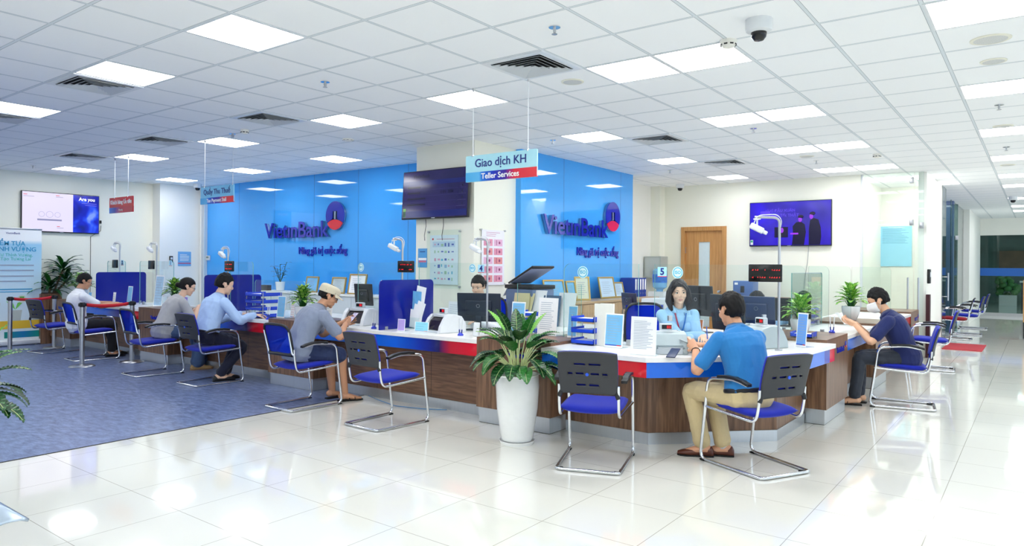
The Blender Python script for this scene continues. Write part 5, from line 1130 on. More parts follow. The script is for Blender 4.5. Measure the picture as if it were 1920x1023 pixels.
monitor('dark blue monitor back above the polo shirted man\'s shoulder', 7.27, 2.30, Zp, 0, 0.36, 0.28, 0.24, navy)
monitor('dark tablet-like monitor between the paper stack and the wood cabinet', 7.4, 3.80, 0.741, -30, 0.30, 0.2, 0.33, mat('purple black plastic', (48, 42, 74), 0.3))
monitor('black monitor at the counter of the masked man', 8.75, 2.36, Zd, 0, 0.44, 0.28, 0.2)
monitor('dark monitor behind the woman in grey', 6.35, 10.05, 0.741, 0, 0.44, 0.28, 0.24)
def tray(label, x, y, z, deg, n=3, w_=0.24, d=0.32, gap=0.09, m=traybl):
    t = thing('tray_organiser', label, 'document tray', (x, y, z), math.radians(deg), 'stacked blue document trays'); random.seed(int(x * 10 + y))
    for k in range(n):
        b = MB(); z0 = 0.01 + k * gap; b.box(0, d, -w_ / 2, w_ / 2, z0, z0 + 0.004, m); b.box(0, d, -w_ / 2, -w_ / 2 + 0.004, z0, z0 + 0.045, m); b.box(0, d, w_ / 2 - 0.004, w_ / 2, z0, z0 + 0.045, m); b.box(0, 0.004, -w_ / 2, w_ / 2, z0, z0 + 0.032, m); b.build('tray', t)
        b = MB()
        for q in range(4): b.box(0.01, d * 0.9, -w_ / 2 + 0.01 + random.uniform(0, 0.01), w_ / 2 - 0.012 - random.uniform(0, 0.01), z0 + 0.005 + q * 0.006, z0 + 0.009 + q * 0.006, paper)
        b.build('papers', t)
    b = MB()
    for sx in (0.02, d - 0.02):
        for sy in (-1, 1): b.box(sx - 0.005, sx + 0.005, sy * (w_ / 2 + 0.002) - 0.002, sy * (w_ / 2 + 0.002) + 0.002, 0, n * gap - 0.03, steel)
    b.build('side_posts', t); return t
tray('blue three-tier tray on the corner counter left of the paper stack', 5.36, 3.24, Zd, 0, 3, 0.23, 0.22, 0.098)
tray('blue mesh tray stack in front of the light blue shirted man', 5.22, 8.08, Zd, 0, 4, 0.36, 0.3, 0.09, mat('blue wire mesh', (30, 70, 210), 0.4))
tray('blue tray with a folder behind the planter and number 4 monitor', 6.20, 4.50, 0.741, 0, 3, 0.30, 0.3, 0.09)
tray('blue trays behind the pole at the right, by the pale blue teller', 7.05, 1.82, Zp, 0, 1, 0.20, 0.2, 0.08)
tray('blue trays behind the second right plant', 9.15, 2.32, Zd, 0, 3, 0.24, 0.2, 0.08)
def stack(label, x, y, z, w_, d, h, deg, m=paper, name='paper_stack'):
    t = thing(name, label, 'papers', (x, y, z), math.radians(deg)); random.seed(int(x * 100)); n = max(3, int(h / 0.02)); 
    for k in range(2):
        b = MB()
        for q in range(k, n, 2): dx, dy = random.uniform(-0.008, 0.008), random.uniform(-0.008, 0.008); b.box(-d / 2 + dx, d / 2 + dx, -w_ / 2 + dy, w_ / 2 + dy, h * q / n, h * (q + 1) / n - 0.001, m)
        b.build('sheets', t)
t = thing('upright_folders', 'tall pile of upright white folders beside the blue trays on the corner counter', 'papers', (5.42, 3.06, Zd))
for k in range(4): b = MB(); b.box(0.02 * k, 0.02 * k + 0.016, -0.10 + 0.01 * k, 0.09 - 0.008 * k, 0, 0.37 - 0.012 * (k % 3), mat('cream paper', (240, 240, 232), 0.7)); b.build('folder', t)
stack('low pile of white papers in front of the smiling teller', 5.62, 2.32, Zd, 0.22, 0.30, 0.015, 40)
def pens(label, x, y, z=Zd):
    t = thing('counter_pens', label, 'pens', (x, y, z), 0, 'pairs of counter pens'); b = MB(); b.lathe((0, 0), [(0, 0), (0.03, 0), (0.03, 0.012), (0.012, 0.03), (0, 0.03)], mat('pen base blue', (40, 60, 200), 0.3), 16); b.build('base', t)
    for s_ in (-1, 1): b = MB(); b.tube([(0, s_ * 0.014, 0.02), (0.01, s_ * 0.022, 0.17)], 0.006, whiteplastic, 8); b.tube([(0, s_ * 0.014, 0.02), (0.003, s_ * 0.0165, 0.06)], 0.0065, inkblue, 8); b.build('pen', t)
pens('pair of white counter pens left of the number 4 monitor', 5.28, 4.60); pens('pair of white counter pens right of the phone of the man in the cap', 5.22, 5.80); pens('pair of pens by the hand of the light blue shirted man', 5.20, 7.72); pens('pair of pens before the masked man', 7.86, 1.72, Zp)
small_box('card_terminal', 'small white card terminal at the right end of the counter by the planter', 'card terminal', at(5.32, 4.42, Zd + 0.07) @ frame_T((0, 0, 0), (0, -1, 0), (0.15, 0, 1)), 0.07, 0.135, 0.02, whiteplastic, None)
small_box('dark_card_reader', 'black card reader behind the white terminal', 'card terminal', at(5.40, 4.48, Zd + 0.07) @ frame_T((0, 0, 0), (0, -1, 0), (0.15, 0, 1)), 0.07, 0.135, 0.03, black, None)
small_box('desk_phone', 'grey phone on a stand in front of the grey banknote counter', 'telephone', at(5.10, 2.26, Zd + 0.03) @ frame_T((0, 0, 0), (0.3, -1, 0), (0.9, 0, 0.5)), 0.07, 0.12, 0.01, navy, None)
# printer
t = thing('office_printer', 'black scanner printer with its lid raised, behind the planter', 'printer', (7.42, 5.28, 0.741), math.radians(-10))
b = MB(); b.rbox(-0.2, 0.2, -0.25, 0.25, 0, 0.44, 0.02, mat('printer slate', (96, 116, 150), 0.4)); b.build('body', t); b = MB(); b.rbox(-0.21, 0.21, -0.26, 0.26, 0.44, 0.49, 0.01, black); b.build('scanner_bed', t)
Tl2 = Matrix.Translation((0, -0.02, 0.60)) @ Matrix.Rotation(math.radians(-26), 4, 'X'); b = MB(); b.rbox(-0.2, 0.2, -0.26, 0.24, 0.0, 0.025, 0.008, black, Tl2); b.box(-0.19, 0.19, -0.22, 0.2, -0.003, 0.0, mat('scanner lid lining', (170, 182, 215), 0.5), Tl2); b.build('lid', t)
Tl3 = Matrix.Translation((-0.05, 0.20, 0.52)) @ Matrix.Rotation(math.radians(-52), 4, 'X') @ Matrix.Rotation(math.radians(-15), 4, 'Y'); b = MB(); b.box(-0.16, 0.16, -0.02, 0.20, 0.0, 0.004, paper, Tl3); b.build('paper', t)
random.seed(12)
for k, (x_, y_, h_, c_, lb) in enumerate(((7.08, 5.20, 0.40, (205, 196, 150), 'leaning buff folder in front of the printer'), (7.12, 4.98, 0.44, (242, 243, 245), 'leaning white folder in front of the printer'), (7.10, 4.76, 0.38, (60, 90, 120), 'dark teal folder leaning right of the white one'), (7.14, 4.56, 0.42, (236, 238, 240), 'rightmost white folder leaning by the printer'))):
    t = thing('document_folder', lb, 'folder', (x_, y_, 0.742), 0, 'folders leaning before the printer')
    for q in (0, 1): b = MB(); b.box(-0.12, 0.12, 0, h_, 0.006 * q, 0.004 + 0.006 * q, mat('folder %d' % k, c_, 0.6), frame_T((0.02 * q, 0, 0), (random.uniform(-0.3, 0.3), -1, 0), (0.25, random.uniform(-0.15, 0.15), 1))); b.build('leaf_cover', t)
# ---------------------------------------------------------------- furniture behind the counters
t = thing('low_cabinet', 'long pale wooden cabinet under the right blue wall', 'cabinet', (0, 0, 0))
b = MB(); b.box(8.25, 11.15, 5.25, 5.72, 0.06, 0.93, beech); b.build('body', t); b = MB(); b.box(8.22, 11.18, 5.22, 5.73, 0.93, 0.96, mat('cabinet top wood', (196, 164, 128), 0.35)); b.build('top', t)
for k in range(7):
    x = 8.27 + k * 0.41; d_ = MB(); d_.box(x, x + 0.395, 5.235, 5.25, 0.08, 0.915, beech); o = d_.build('door', t, 0.002); h_ = MB(); h_.rbox(x + 0.36, x + 0.375, 5.215, 5.235, 0.7, 0.8, 0.004, steel); h_.build('door_handle', o)
t = thing('low_cabinet', 'long white shelf cabinet under the left blue wall', 'cabinet', (0, 0, 0))
b = MB(); b.box(7.5, 7.95, 7.2, 11.6, 0.0, 0.955, mat('cabinet white', (228, 236, 240), 0.4)); b.build('body', t); b = MB(); b.box(7.46, 7.96, 7.18, 11.62, 0.955, 0.98, white); b.build('top', t)
for k in range(8): y = 7.23 + k * 0.545; d_ = MB(); d_.box(7.485, 7.5, y, y + 0.53, 0.04, 0.94, mat('cabinet white', (228, 236, 240), 0.4)); d_.build('door', t, 0.002)
def cert(label, T, w_, h, inner=paper, fm=gold):
    t = thing('framed_certificate', label, 'framed certificate', (0, 0, 0), 0, 'framed certificates'); b = MB(); e = 0.022
    for s in ((-w_ / 2, w_ / 2, 0, e), (-w_ / 2, w_ / 2, h - e, h), (-w_ / 2, -w_ / 2 + e, e, h - e), (w_ / 2 - e, w_ / 2, e, h - e)): b.box(s[0], s[1], s[2], s[3], -0.01, 0.012, fm, T)
    b.build('frame', t, 0.003); b = MB(); b.box(-w_ / 2 + e, w_ / 2 - e, e, h - e, -0.006, 0.002, inner, T); b.build('certificate_sheet', t)
    b = MB(); lines(b, T, -w_ * 0.3, w_ * 0.3, h * 0.2, h * 0.8, 7, inkgrey, 0.006, 0.0035); b.build('text_lines', t)
    b = MB(); b.box(-0.004, 0.004, 0.0, h * 0.7, -0.09, -0.01, black, T @ Matrix.Rotation(math.radians(0), 4, 'X')); b.build('easel_leg', t)
cert('gold framed certificate, leftmost on the shelf under the left blue wall', frame_T((7.66, 10.13, 0.981), (0, -1, 0), (0.18, 0, 1)), 0.34, 0.28, paperblue)
cert('dark framed certificate half hidden by the beige cap', frame_T((7.66, 9.42, 0.981), (0, -1, 0), (0.18, 0, 1)), 0.36, 0.28, mat('certificate grey', (190, 205, 205), 0.5))
cert('largest gold framed certificate right of the beige cap', frame_T((7.66, 8.95, 0.981), (0, -1, 0), (0.18, 0, 1)), 0.42, 0.34)
cert('blue certificate in a gold frame behind the printer papers, leftmost on the wooden cabinet', frame_T((8.50, 5.58, 0.961), (1, -0.2, 0), (0, 0.2, 1)), 0.42, 0.32, paperblue)
cert('small blue gold-framed certificate beside the badge sticker', frame_T((8.86, 5.52, 0.961), (1, -0.1, 0), (0, 0.2, 1)), 0.22, 0.30, paperblue)
cert('narrow gold framed certificate turned sideways on the wooden cabinet', frame_T((9.12, 5.50, 0.961), (0.75, -0.65, 0), (0.1, 0.15, 1)), 0.24, 0.36, mat('certificate cream', (232, 236, 215), 0.5))
cert('large gold framed certificate in the middle of the wooden cabinet', frame_T((10.0, 5.55, 0.961), (1, -0.05, 0), (0, 0.2, 1)), 0.46, 0.35, mat('certificate pale blue', (200, 222, 245), 0.5))
cert('small gold framed certificate right of the large one on the wooden cabinet', frame_T((10.38, 5.55, 0.961), (1, -0.05, 0), (0, 0.2, 1)), 0.30, 0.26, mat('certificate pale blue', (200, 222, 245), 0.5))
for k in range(5):
    t = thing('ring_binder', ('leftmost of the five blue ring binders on the wooden cabinet', 'second from left of the five blue ring binders', 'middle one of the five blue ring binders', 'fourth from left of the five blue ring binders', 'rightmost of the five blue ring binders')[k], 'binder', (10.72 + k * 0.088, 5.45, 0.961), 0, 'blue ring binders on the wooden cabinet')
    b = MB(); b.box(0, 0.075, 0, 0.27, 0, 0.32, mat('binder blue', (28, 62, 160), 0.5)); b.build('cover', t, 0.003); b = MB(); b.box(0.015, 0.06, -0.0015, 0, 0.12, 0.30, paper); b.build('spine_label', t); b = MB(); b.lathe((0, 0), [(0.012, 0), (0.012, 0.002), (0.008, 0.002), (0.008, 0)], steel, 12, frame_T((0.037, -0.001, 0.06), (1, 0, 0), (0, 0, 1))); b.build('finger_ring', t)
# water dispenser, metal box, white cabinet
t = thing('water_dispenser', 'white water dispenser with an upturned blue bottle behind the number 5', 'water dispenser', (12.55, 5.85, 0))
b = MB(); b.rbox(-0.17, 0.17, -0.17, 0.17, 0, 1.0, 0.02, whiteplastic); b.build('body', t); b = MB(); b.box(-0.172, -0.17, -0.12, 0.12, 0.62, 0.85, greyplastic); b.build('tap_recess', t)
for y in (-0.05, 0.05): b = MB(); b.rbox(-0.21, -0.17, y - 0.012, y + 0.012, 0.74, 0.78, 0.005, black); b.build('tap', t)
b = MB(); b.lathe((0, 0), [(0, 1.0), (0.06, 1.0), (0.07, 1.04), (0.135, 1.08), (0.14, 1.2), (0.13, 1.24), (0.14, 1.28), (0.14, 1.40), (0.10, 1.44), (0, 1.44)], mat('water bottle blue', (120, 180, 225), 0.1), 28); b.build('bottle', t)
b = MB(); b.lathe((0, 0), [(0.1405, 1.17), (0.142, 1.17), (0.142, 1.33), (0.1405, 1.33)], mat('bottle label', (30, 110, 210), 0.3, noise_amt=0.6, noise_scale=12), 28); b.build('bottle_label', t)
t = thing('metal_wall_box', 'grey metal wall box above the water dispenser', 'electrical box', (12.9, 6.1, 1.25)); b = MB(); b.box(-0.16, 0.16, -0.18, 0.18, 0, 0.43, mat('box grey', (176, 182, 176), 0.4)); b.build('body', t, 0.005); b = MB(); b.box(-0.165, -0.16, -0.15, 0.15, 0.03, 0.40, mat('box grey light', (188, 194, 190), 0.4)); b.build('cover', t)
t = thing('white_cabinet', 'white metal cabinet left of the smiling teller', 'cabinet', (9.4, 4.30, 0)); b = MB(); b.box(-0.25, 0.25, -0.25, 0.25, 0, 1.02, whiteplastic); b.build('body', t, 0.006); b = MB(); b.rbox(-0.27, -0.25, -0.2, -0.18, 0.6, 0.75, 0.004, black); b.build('handle', t); b = MB(); b.box(-0.252, -0.25, -0.1, 0.05, 0.85, 0.95, inkgrey); b.build('label', t)
t = thing('wood_sideboard', 'brown wooden sideboard behind the head of the polo shirted man', 'sideboard', (12.85, 4.1, 0)); b = MB(); b.box(-0.25, 0.3, -0.5, 0.5, 0, 0.90, mat('sideboard brown', (150, 104, 84), 0.4)); b.build('body', t, 0.003); b = MB(); b.box(-0.27, 0.32, -0.52, 0.52, 0.90, 0.94, mat('sideboard top', (165, 116, 94), 0.4)); b.build('top', t)
for y in (-0.25, 0.25): b = MB(); b.box(-0.265, -0.25, y - 0.24, y + 0.24, 0.05, 0.88, mat('sideboard brown', (150, 104, 84), 0.4)); o = b.build('door', t); b = MB(); b.ell((-0.275, y - 0.18 * (1 if y > 0 else -1), 0.7), (0.012, 0.02, 0.02), whiteplastic, None, 10, 6); b.build('door_knob', o)
t = thing('safe_box', 'slate blue safe box standing on the wooden sideboard', 'safe', (12.85, 4.30, 0.94)); b = MB(); b.rbox(-0.16, 0.16, -0.19, 0.17, 0, 0.29, 0.01, mat('slate blue plastic', (78, 112, 172), 0.4)); b.build('body', t); b = MB(); b.rbox(-0.172, -0.16, -0.04, 0.03, 0.08, 0.2, 0.005, black); b.build('handle', t); b = MB(); b.box(-0.162, -0.16, 0.08, 0.14, 0.22, 0.26, paper); b.build('label', t)
t = thing('teller_desk', 'white back desk behind the smiling teller carrying monitors', 'desk', (0, 0, 0)); b = MB(); b.box(7.2, 8.1, 2.60, 3.95, 0.70, 0.74, desktop); b.build('top', t, 0.004); b = MB(); b.box(7.25, 8.05, 2.65, 2.68, 0, 0.70, white); b.box(7.25, 8.05, 3.88, 3.91, 0, 0.70, white); b.box(8.02, 8.05, 2.65, 3.9, 0.1, 0.7, white); b.build('frame', t)
t = thing('teller_desk', 'white side desk under the printer behind the planter', 'desk', (0, 0, 0)); b = MB(); b.box(6.95, 7.75, 4.3, 5.6, 0.70, 0.74, desktop); b.box(6.1, 6.95, 4.3, 4.72, 0.70, 0.74, desktop); b.build('top', t, 0.004); b = MB(); b.box(6.2, 7.7, 4.33, 4.36, 0, 0.7, white); b.box(7.0, 7.7, 5.54, 5.57, 0, 0.7, white); b.build('frame', t)
t = thing('teller_desk', 'white desk behind the woman in grey and the light blue shirt', 'desk', (0, 0, 0)); b = MB(); b.box(6.1, 6.8, 6.95, 10.8, 0.70, 0.74, desktop); b.build('top', t, 0.004); b = MB(); b.box(6.12, 6.78, 7.0, 7.03, 0, 0.7, white); b.box(6.12, 6.78, 10.72, 10.75, 0, 0.7, white); b.build('frame', t)
card('bright red and yellow box card on the back desk beside the smiling teller', 7.25, 2.95, 0.745, 0.20, 0.17, -30, sheet=mat('print red yellow', (236, 120, 60), 0.4, noise_amt=0.7, noise_scale=12), name='calendar_card', cat='calendar', nl=2)
small_box('desk_gadget', 'small dark box with flowers on the shelf under the left blue wall', 'box', at(7.70, 11.45, 1.03) @ frame_T((0, 0, 0), (0, -1, 0), (0, 0, 1)), 0.22, 0.10, 0.10, mat('dark slate', (60, 66, 72), 0.5), None)
def office_chair(label, x, y, deg):
    t = thing('office_chair', label, 'office chair', (x, y, 0), math.radians(deg)); b = MB(); b.rbox(-0.24, 0.24, -0.24, 0.24, 0.44, 0.51, 0.03, fabric); b.build('seat', t); b = MB()
    loop = [(-0.25 + 0.0 * k, 0.22 * math.copysign(abs(math.cos(a)) ** 0.5, math.cos(a)), 0.83 + 0.25 * math.copysign(abs(math.sin(a)) ** 0.5, math.sin(a))) for k, a in enumerate([2 * PI * i / 32 for i in range(32)])]
    b.tube(loop, 0.014, black, 8, closed=True); b.build('back_frame', t); b = MB(); b.box(-0.254, -0.248, -0.21, 0.21, 0.60, 1.06, meshcloth); b.build('back_mesh', t)
    b = MB(); b.tube([(-0.1, 0, 0.43), (-0.26, 0, 0.46), (-0.26, 0, 0.62)], 0.018, black, 8); b.cyl((0, 0), 0.025, 0.1, 0.44, black, 12); b.build('column', t)
    for k in range(5): a = k * 2 * PI / 5; b = MB(); b.tube([(0, 0, 0.11), (0.27 * math.cos(a), 0.27 * math.sin(a), 0.07)], 0.016, black, 8); b.ell((0.27 * math.cos(a), 0.27 * math.sin(a), 0.03), (0.028, 0.028, 0.03), rubber, None, 10, 6); b.build('castor_leg', t)
office_chair('blue mesh office chair of the teller hidden behind the number 4 monitor', 6.62, 5.42, 195)
office_chair('blue office chair of the smiling teller, mostly hidden by the counter', 6.75, 3.22, -133)
office_chair('blue office chair of the farthest teller, mostly hidden', 10.62, 3.12, -98)
# ---------------------------------------------------------------- people
skin_a = mat('skin light', (232, 190, 162), 0.5, noise_amt=0.03); skin_b = mat('skin tan', (206, 152, 118), 0.5, noise_amt=0.05); lip_m = mat('lips', (205, 100, 100), 0.4); lip_n = mat('lips natural', (180, 112, 96), 0.5)
hair_m = mat('black hair', (14, 12, 13), 0.55, spec=0.25, noise_amt=0.4, noise_scale=90); hair_b = mat('dark brown hair', (24, 14, 18), 0.45, spec=0.3, noise_amt=0.4, noise_scale=90)
eye_w = mat('eye white', (236, 234, 230), 0.3); iris_m = mat('dark iris', (26, 18, 14), 0.15); frame_m = mat('dark spectacle frame', (24, 22, 26), 0.3)
def cloth(name, rgb, **k): return mat(name, rgb, k.get('rough', 0.85), sheen=0.15, noise_amt=k.get('na', 0.05), noise_scale=k.get('ns', 60), bump=0.15)
def ik(a, b, l1, l2, pole):
    a, b, pole = Vector(a), Vector(b), Vector(pole); d = b - a; L = min(d.length, (l1 + l2) * 0.999); dn = d.normalized(); b = a + dn * L
    k = (l1 * l1 - l2 * l2 + L * L) / (2 * L); h = math.sqrt(max(0, l1 * l1 - k * k)); p = (pole - dn * pole.dot(dn)).normalized(); return a + dn * k + p * h, b
def limb(mb, pts, rs, m, sub=6, flat=None):
    """tapered limb through joints; catmull-smoothed"""
    P = [Vector(p) for p in pts]; out = []; R_ = []
    for i in range(len(P) - 1):
        p0, p1, p2, p3 = P[max(i - 1, 0)], P[i], P[i + 1], P[min(i + 2, len(P) - 1)]; d = (p2 - p1).length
        t0 = (p2 - p0).normalized() * d * 0.35 if i > 0 else (p2 - p1) * 0.35
        t1 = (p3 - p1).normalized() * d * 0.35 if i < len(P) - 2 else (p2 - p1) * 0.35
        for k in range(sub):
            t = k / sub; h00 = 2 * t ** 3 - 3 * t ** 2 + 1; h10 = t ** 3 - 2 * t ** 2 + t; h01 = -2 * t ** 3 + 3 * t ** 2; h11 = t ** 3 - t ** 2
            out.append(p1 * h00 + t0 * h10 + p2 * h01 + t1 * h11); R_.append(rs[i] * (1 - t) + rs[i + 1] * t)
    out.append(P[-1]); R_.append(rs[-1]); mb.tube(out, R_, m, 14, flat=flat)
    mb.ell(P[0], (rs[0],) * 3, m, None, 12, 8); mb.ell(P[-1], (rs[-1],) * 3, m, None, 12, 8)
def section_loft(mb, secs, m, seg=24):
    """secs: (centre, forward, side, half depth, half width)"""
    vs = []; fs = []
    for c, f_, s_, hd, hw in secs:
        for k in range(seg):
            a = 2 * PI * k / seg; ca, sa = math.cos(a), math.sin(a); e = 0.85
            vs.append(Vector(c) + f_ * (math.copysign(abs(ca) ** e, ca) * hd) + s_ * (math.copysign(abs(sa) ** e, sa) * hw))
    for i in range(len(secs) - 1):
        for k in range(seg): l = (k + 1) % seg; fs.append((i * seg + k, i * seg + l, (i + 1) * seg + l, (i + 1) * seg + k))
    fs.append(list(range(seg))[::-1]); fs.append([(len(secs) - 1) * seg + k for k in range(seg)]); mb.add(vs, fs, m, True)
def union(name, mb, voxel, parent, smooth=4, mats=None, disp=None, sm_f=0.5):
    """fuse overlapping closed shapes into one continuous surface"""
    me = mb.mesh(name); ob = bpy.data.objects.new(name, me); COL.objects.link(ob)
    r = ob.modifiers.new('r', 'REMESH'); r.mode = 'VOXEL'; r.voxel_size = voxel; r.use_smooth_shade = True
    if smooth: s = ob.modifiers.new('s', 'SMOOTH'); s.factor = sm_f; s.iterations = smooth
    bpy.context.view_layer.update(); dg = bpy.context.evaluated_depsgraph_get(); m2 = bpy.data.meshes.new_from_object(ob.evaluated_get(dg)); m2.name = name
    ob.modifiers.clear(); ob.data = m2; bpy.data.meshes.remove(me); m2.materials.clear()
    for m in (mats or mb.mats): m2.materials.append(m)
    if disp:
        amp, fr, seed = disp; o = Vector((seed * 7.3, seed * 3.1, 0)); ns = [v.normal.copy() for v in m2.vertices]
        for v, n in zip(m2.vertices, ns):
            p = v.co; q = noise.noise(Vector((p.x * fr, p.y * fr, p.z * fr * 0.6)) + o); q2 = noise.noise(Vector((p.x * fr * 2.3, p.y * fr * 2.3, p.z * fr * 1.7)) + o)
            v.co = p + n * (amp * (1 - 2 * abs(q)) * 0.9 + amp * 0.4 * q2)
    m2.polygons.foreach_set('use_smooth', [True] * len(m2.polygons)); m2.update(); ob.parent = parent; return ob
def hand(mb, w, d, n, side, m, curl=0.5, thumb=0.5, s=1.0, spread=0.06):
    """palm, five fingers; w wrist, d direction of the fingers, n out of the palm, side +1 when the thumb leaves along d x n"""
    d = Vector(d).normalized(); n = Vector(n); n = (n - d * n.dot(d)).normalized(); l = d.cross(n) * side; w = Vector(w)
    Tm = Matrix((d, l, n)).transposed().to_4x4(); Tm.translation = w
    secs = []
    for t, hw, hn in ((-0.02, 0.025, 0.019), (0.0, 0.026, 0.018), (0.03, 0.037, 0.016), (0.06, 0.042, 0.014), (0.085, 0.041, 0.012), (0.094, 0.037, 0.008)): secs.append((w + d * (t * s), n, l, hn * s, hw * s))
    section_loft(mb, secs, m, 16)
    lens = (0.072, 0.080, 0.074, 0.058); offs = (0.030, 0.0105, -0.009, -0.028)
    for k in range(4):
        L = lens[k] * s; p = w + d * (0.082 * s) + l * (offs[k] * s); a = 0.15 + curl * 0.35 + 0.04 * k; rs = [0.0092, 0.0088, 0.0082, 0.0070]; pts = [p - d * 0.012 * s]; dir_ = d; ang = 0
        yawf = spread * (1.5 - k)
        for q, fr_ in enumerate((0.45, 0.32, 0.25)):
            ang += a if q == 0 else curl * (0.9 if q == 1 else 0.6); dd = d * math.cos(ang) + n * math.sin(ang) + l * (yawf * 1.0); p = p + dd.normalized() * (L * fr_); pts.append(p.copy())
        mb.tube(pts, [r_ * s for r_ in rs], m, 8); mb.ell(pts[-1], (rs[-1] * s,) * 3, m, None, 8, 6)
    p = w + d * (0.022 * s) + l * (0.026 * s); d1 = (d * 0.75 + l * 0.75 + n * (0.2 + 0.5 * thumb)).normalized(); d2 = (d * 0.95 + l * (0.35 - 0.5 * thumb) + n * (0.2 + 0.5 * thumb)).normalized(); p1 = p + d1 * 0.042 * s; p2 = p1 + d2 * 0.033 * s; p3 = p2 + d2 * 0.026 * s
    mb.tube([p - d1 * 0.01 * s, p1, p2, p3], [0.0145 * s, 0.0115 * s, 0.0098 * s, 0.0078 * s], m, 8); mb.ell(p3, (0.0078 * s,) * 3, m, None, 8, 6)
HAIRLINE = 0.058
def head_shapes(mb, T, m, fem=False, detail=True):
    E = lambda c, r: mb.ell(c, r, m, T, 24, 16)
    E((-0.016, 0, 0.030), (0.096, 0.076, 0.086)); E((0.020, 0, -0.020), (0.066, 0.064, 0.080)); E((0.030, 0, -0.062), (0.052, 0.047 if fem else 0.053, 0.045)); E((0.062, 0, -0.092), (0.020, 0.022 if fem else 0.027, 0.018))
    E((0.045, 0, 0.030), (0.042, 0.060, 0.055)); 
    for s in (-1, 1):
        E((0.054, s * 0.034, -0.026), (0.026, 0.026, 0.028)); E((0.069, s * 0.028, 0.021), (0.016, 0.024, 0.009)); 
        mb.ell((-0.006, s * 0.077, -0.004), (0.019, 0.008, 0.031), m, T @ Matrix.Rotation(0.0, 4, 'Z'), 14, 10); mb.ell((0.002, s * 0.074, -0.012), (0.012, 0.008, 0.018), m, T, 10, 8)
    mb.tube([T @ Vector(p) for p in ((0.078, 0, 0.020), (0.086, 0, 0.000), (0.097, 0, -0.022), (0.092, 0, -0.033))], [0.0075, 0.0085, 0.0105, 0.009], m, 10)
    for s in (-1, 1): E((0.088, s * 0.011, -0.029), (0.009, 0.0085, 0.007))
    E((0.078, 0, -0.055), (0.010, 0.024, 0.008)); E((0.076, 0, -0.067), (0.010, 0.020, 0.008)); E((0.060, 0, -0.045), (0.026, 0.034, 0.025))
def eyes(t, T, closed=False, look=0.0, brow=hair_m):
    for s in (-1, 1):
        b = MB(); b.ell((0.0715, s * 0.031, 0.004), (0.0105, 0.0150, 0.0065), eye_w, T, 18, 10); b.ell((0.0785, s * 0.031 + look, 0.004), (0.0048, 0.0066, 0.0062), iris_m, T, 12, 8)
        b.tube([T @ Vector(p) for p in ((0.072, s * 0.0165, 0.003), (0.0815, s * 0.026, 0.0105), (0.0805, s * 0.036, 0.0105), (0.070, s * 0.0470, 0.005))], [0.0012, 0.0021, 0.0021, 0.001], hair_m, 6); b.build('eye', t)
        b = MB(); b.tube([T @ Vector(p) for p in ((0.0835, s * 0.014, 0.024), (0.0845, s * 0.026, 0.0285), (0.078, s * 0.038, 0.0285), (0.068, s * 0.048, 0.024))], [0.0018, 0.0026, 0.0022, 0.001], brow, 6); b.build('eyebrow', t)
def hair_cap(t, T, m, front=0.052, nape=-0.055, vol=1.0, top=0.0, part='hair', seed=1, cut_side=0.0, spike=0.004, style='short'):
    """full skull cap whose edge sinks under the skin at the hairline"""
    n1, n2 = 72, 54; vs = []; fs = []; random.seed(seed)
    for i in range(n2 + 1):
        ph = PI * i / n2
        for k in range(n1):
            a = 2 * PI * k / n1; d = Vector((math.sin(ph) * math.cos(a), math.sin(ph) * math.sin(a), math.cos(ph)))
            hr_ = math.hypot(d.x, d.y) if d.z > 0 else (1 - abs(d.z) ** 3.2) ** (1 / 3.2); hn = max(1e-6, math.hypot(d.x, d.y)); dx, dy = d.x / hn * hr_, d.y / hn * hr_
            p = Vector((-0.018 + dx * ((0.107 if dx > 0 else 0.102) * vol), dy * (0.0865 * vol), 0.030 + d.z * (0.100 * vol + top * max(0, d.z))))
            # hairline height at this azimuth: high at the front, side burns by the ear, low at the nape
            fr_ = d.x / max(1e-6, math.hypot(d.x, d.y))
            if fr_ > 0.45: hl = 0.030 + (front - 0.030) * min(1, (fr_ - 0.45) / 0.30)
            elif fr_ > 0.12: hl = -0.004
            elif fr_ > -0.22: hl = 0.026
            else: hl = 0.026 + (nape - 0.026) * min(1, (-fr_ - 0.22) / 0.18)
            mk = (p.z - hl) / 0.012; mk = max(0.0, min(1.0, mk + 0.5 * noise.noise(p * 120 + Vector((seed, 0, 0)))))
            strand = noise.noise(Vector((p.x * 60, p.y * 110, p.z * 25)) + Vector((seed, 0, 0)))
            c0 = Vector((-0.016, 0, 0.02)); q = c0 + (p - c0) * (0.80 + 0.20 * mk); q += d * (spike * strand * mk); vs.append(T @ q)
    for i in range(n2):
        for k in range(n1): l = (k + 1) % n1; fs.append((i * n1 + k, (i + 1) * n1 + k, (i + 1) * n1 + l, i * n1 + l))
    b = MB(); b.add(vs, fs, m, True); return b.build(part, t, auto=False)
def glasses(t, T, m=frame_m):
    b = MB()
    for s in (-1, 1):
        pts = [Vector((0.097 - 0.006 * abs(math.sin(a)) - 0.006 * (math.cos(a) * s > 0) * abs(math.cos(a)), s * 0.032 + 0.024 * math.cos(a), 0.0 + 0.017 * math.sin(a))) for a in [2 * PI * i / 20 for i in range(20)]]
        b.tube([T @ p for p in pts], 0.0017, m, 6, closed=True); b.tube([T @ Vector(p) for p in ((0.088, s * 0.056, 0.008), (0.05, s * 0.079, 0.008), (0.0, s * 0.083, 0.010), (-0.02, s * 0.081, -0.01))], 0.0018, m, 6)
    b.tube([T @ Vector(p) for p in ((0.097, -0.008, 0.003), (0.101, 0, 0.006), (0.097, 0.008, 0.003))], 0.0018, m, 6); b.build('spectacles', t)

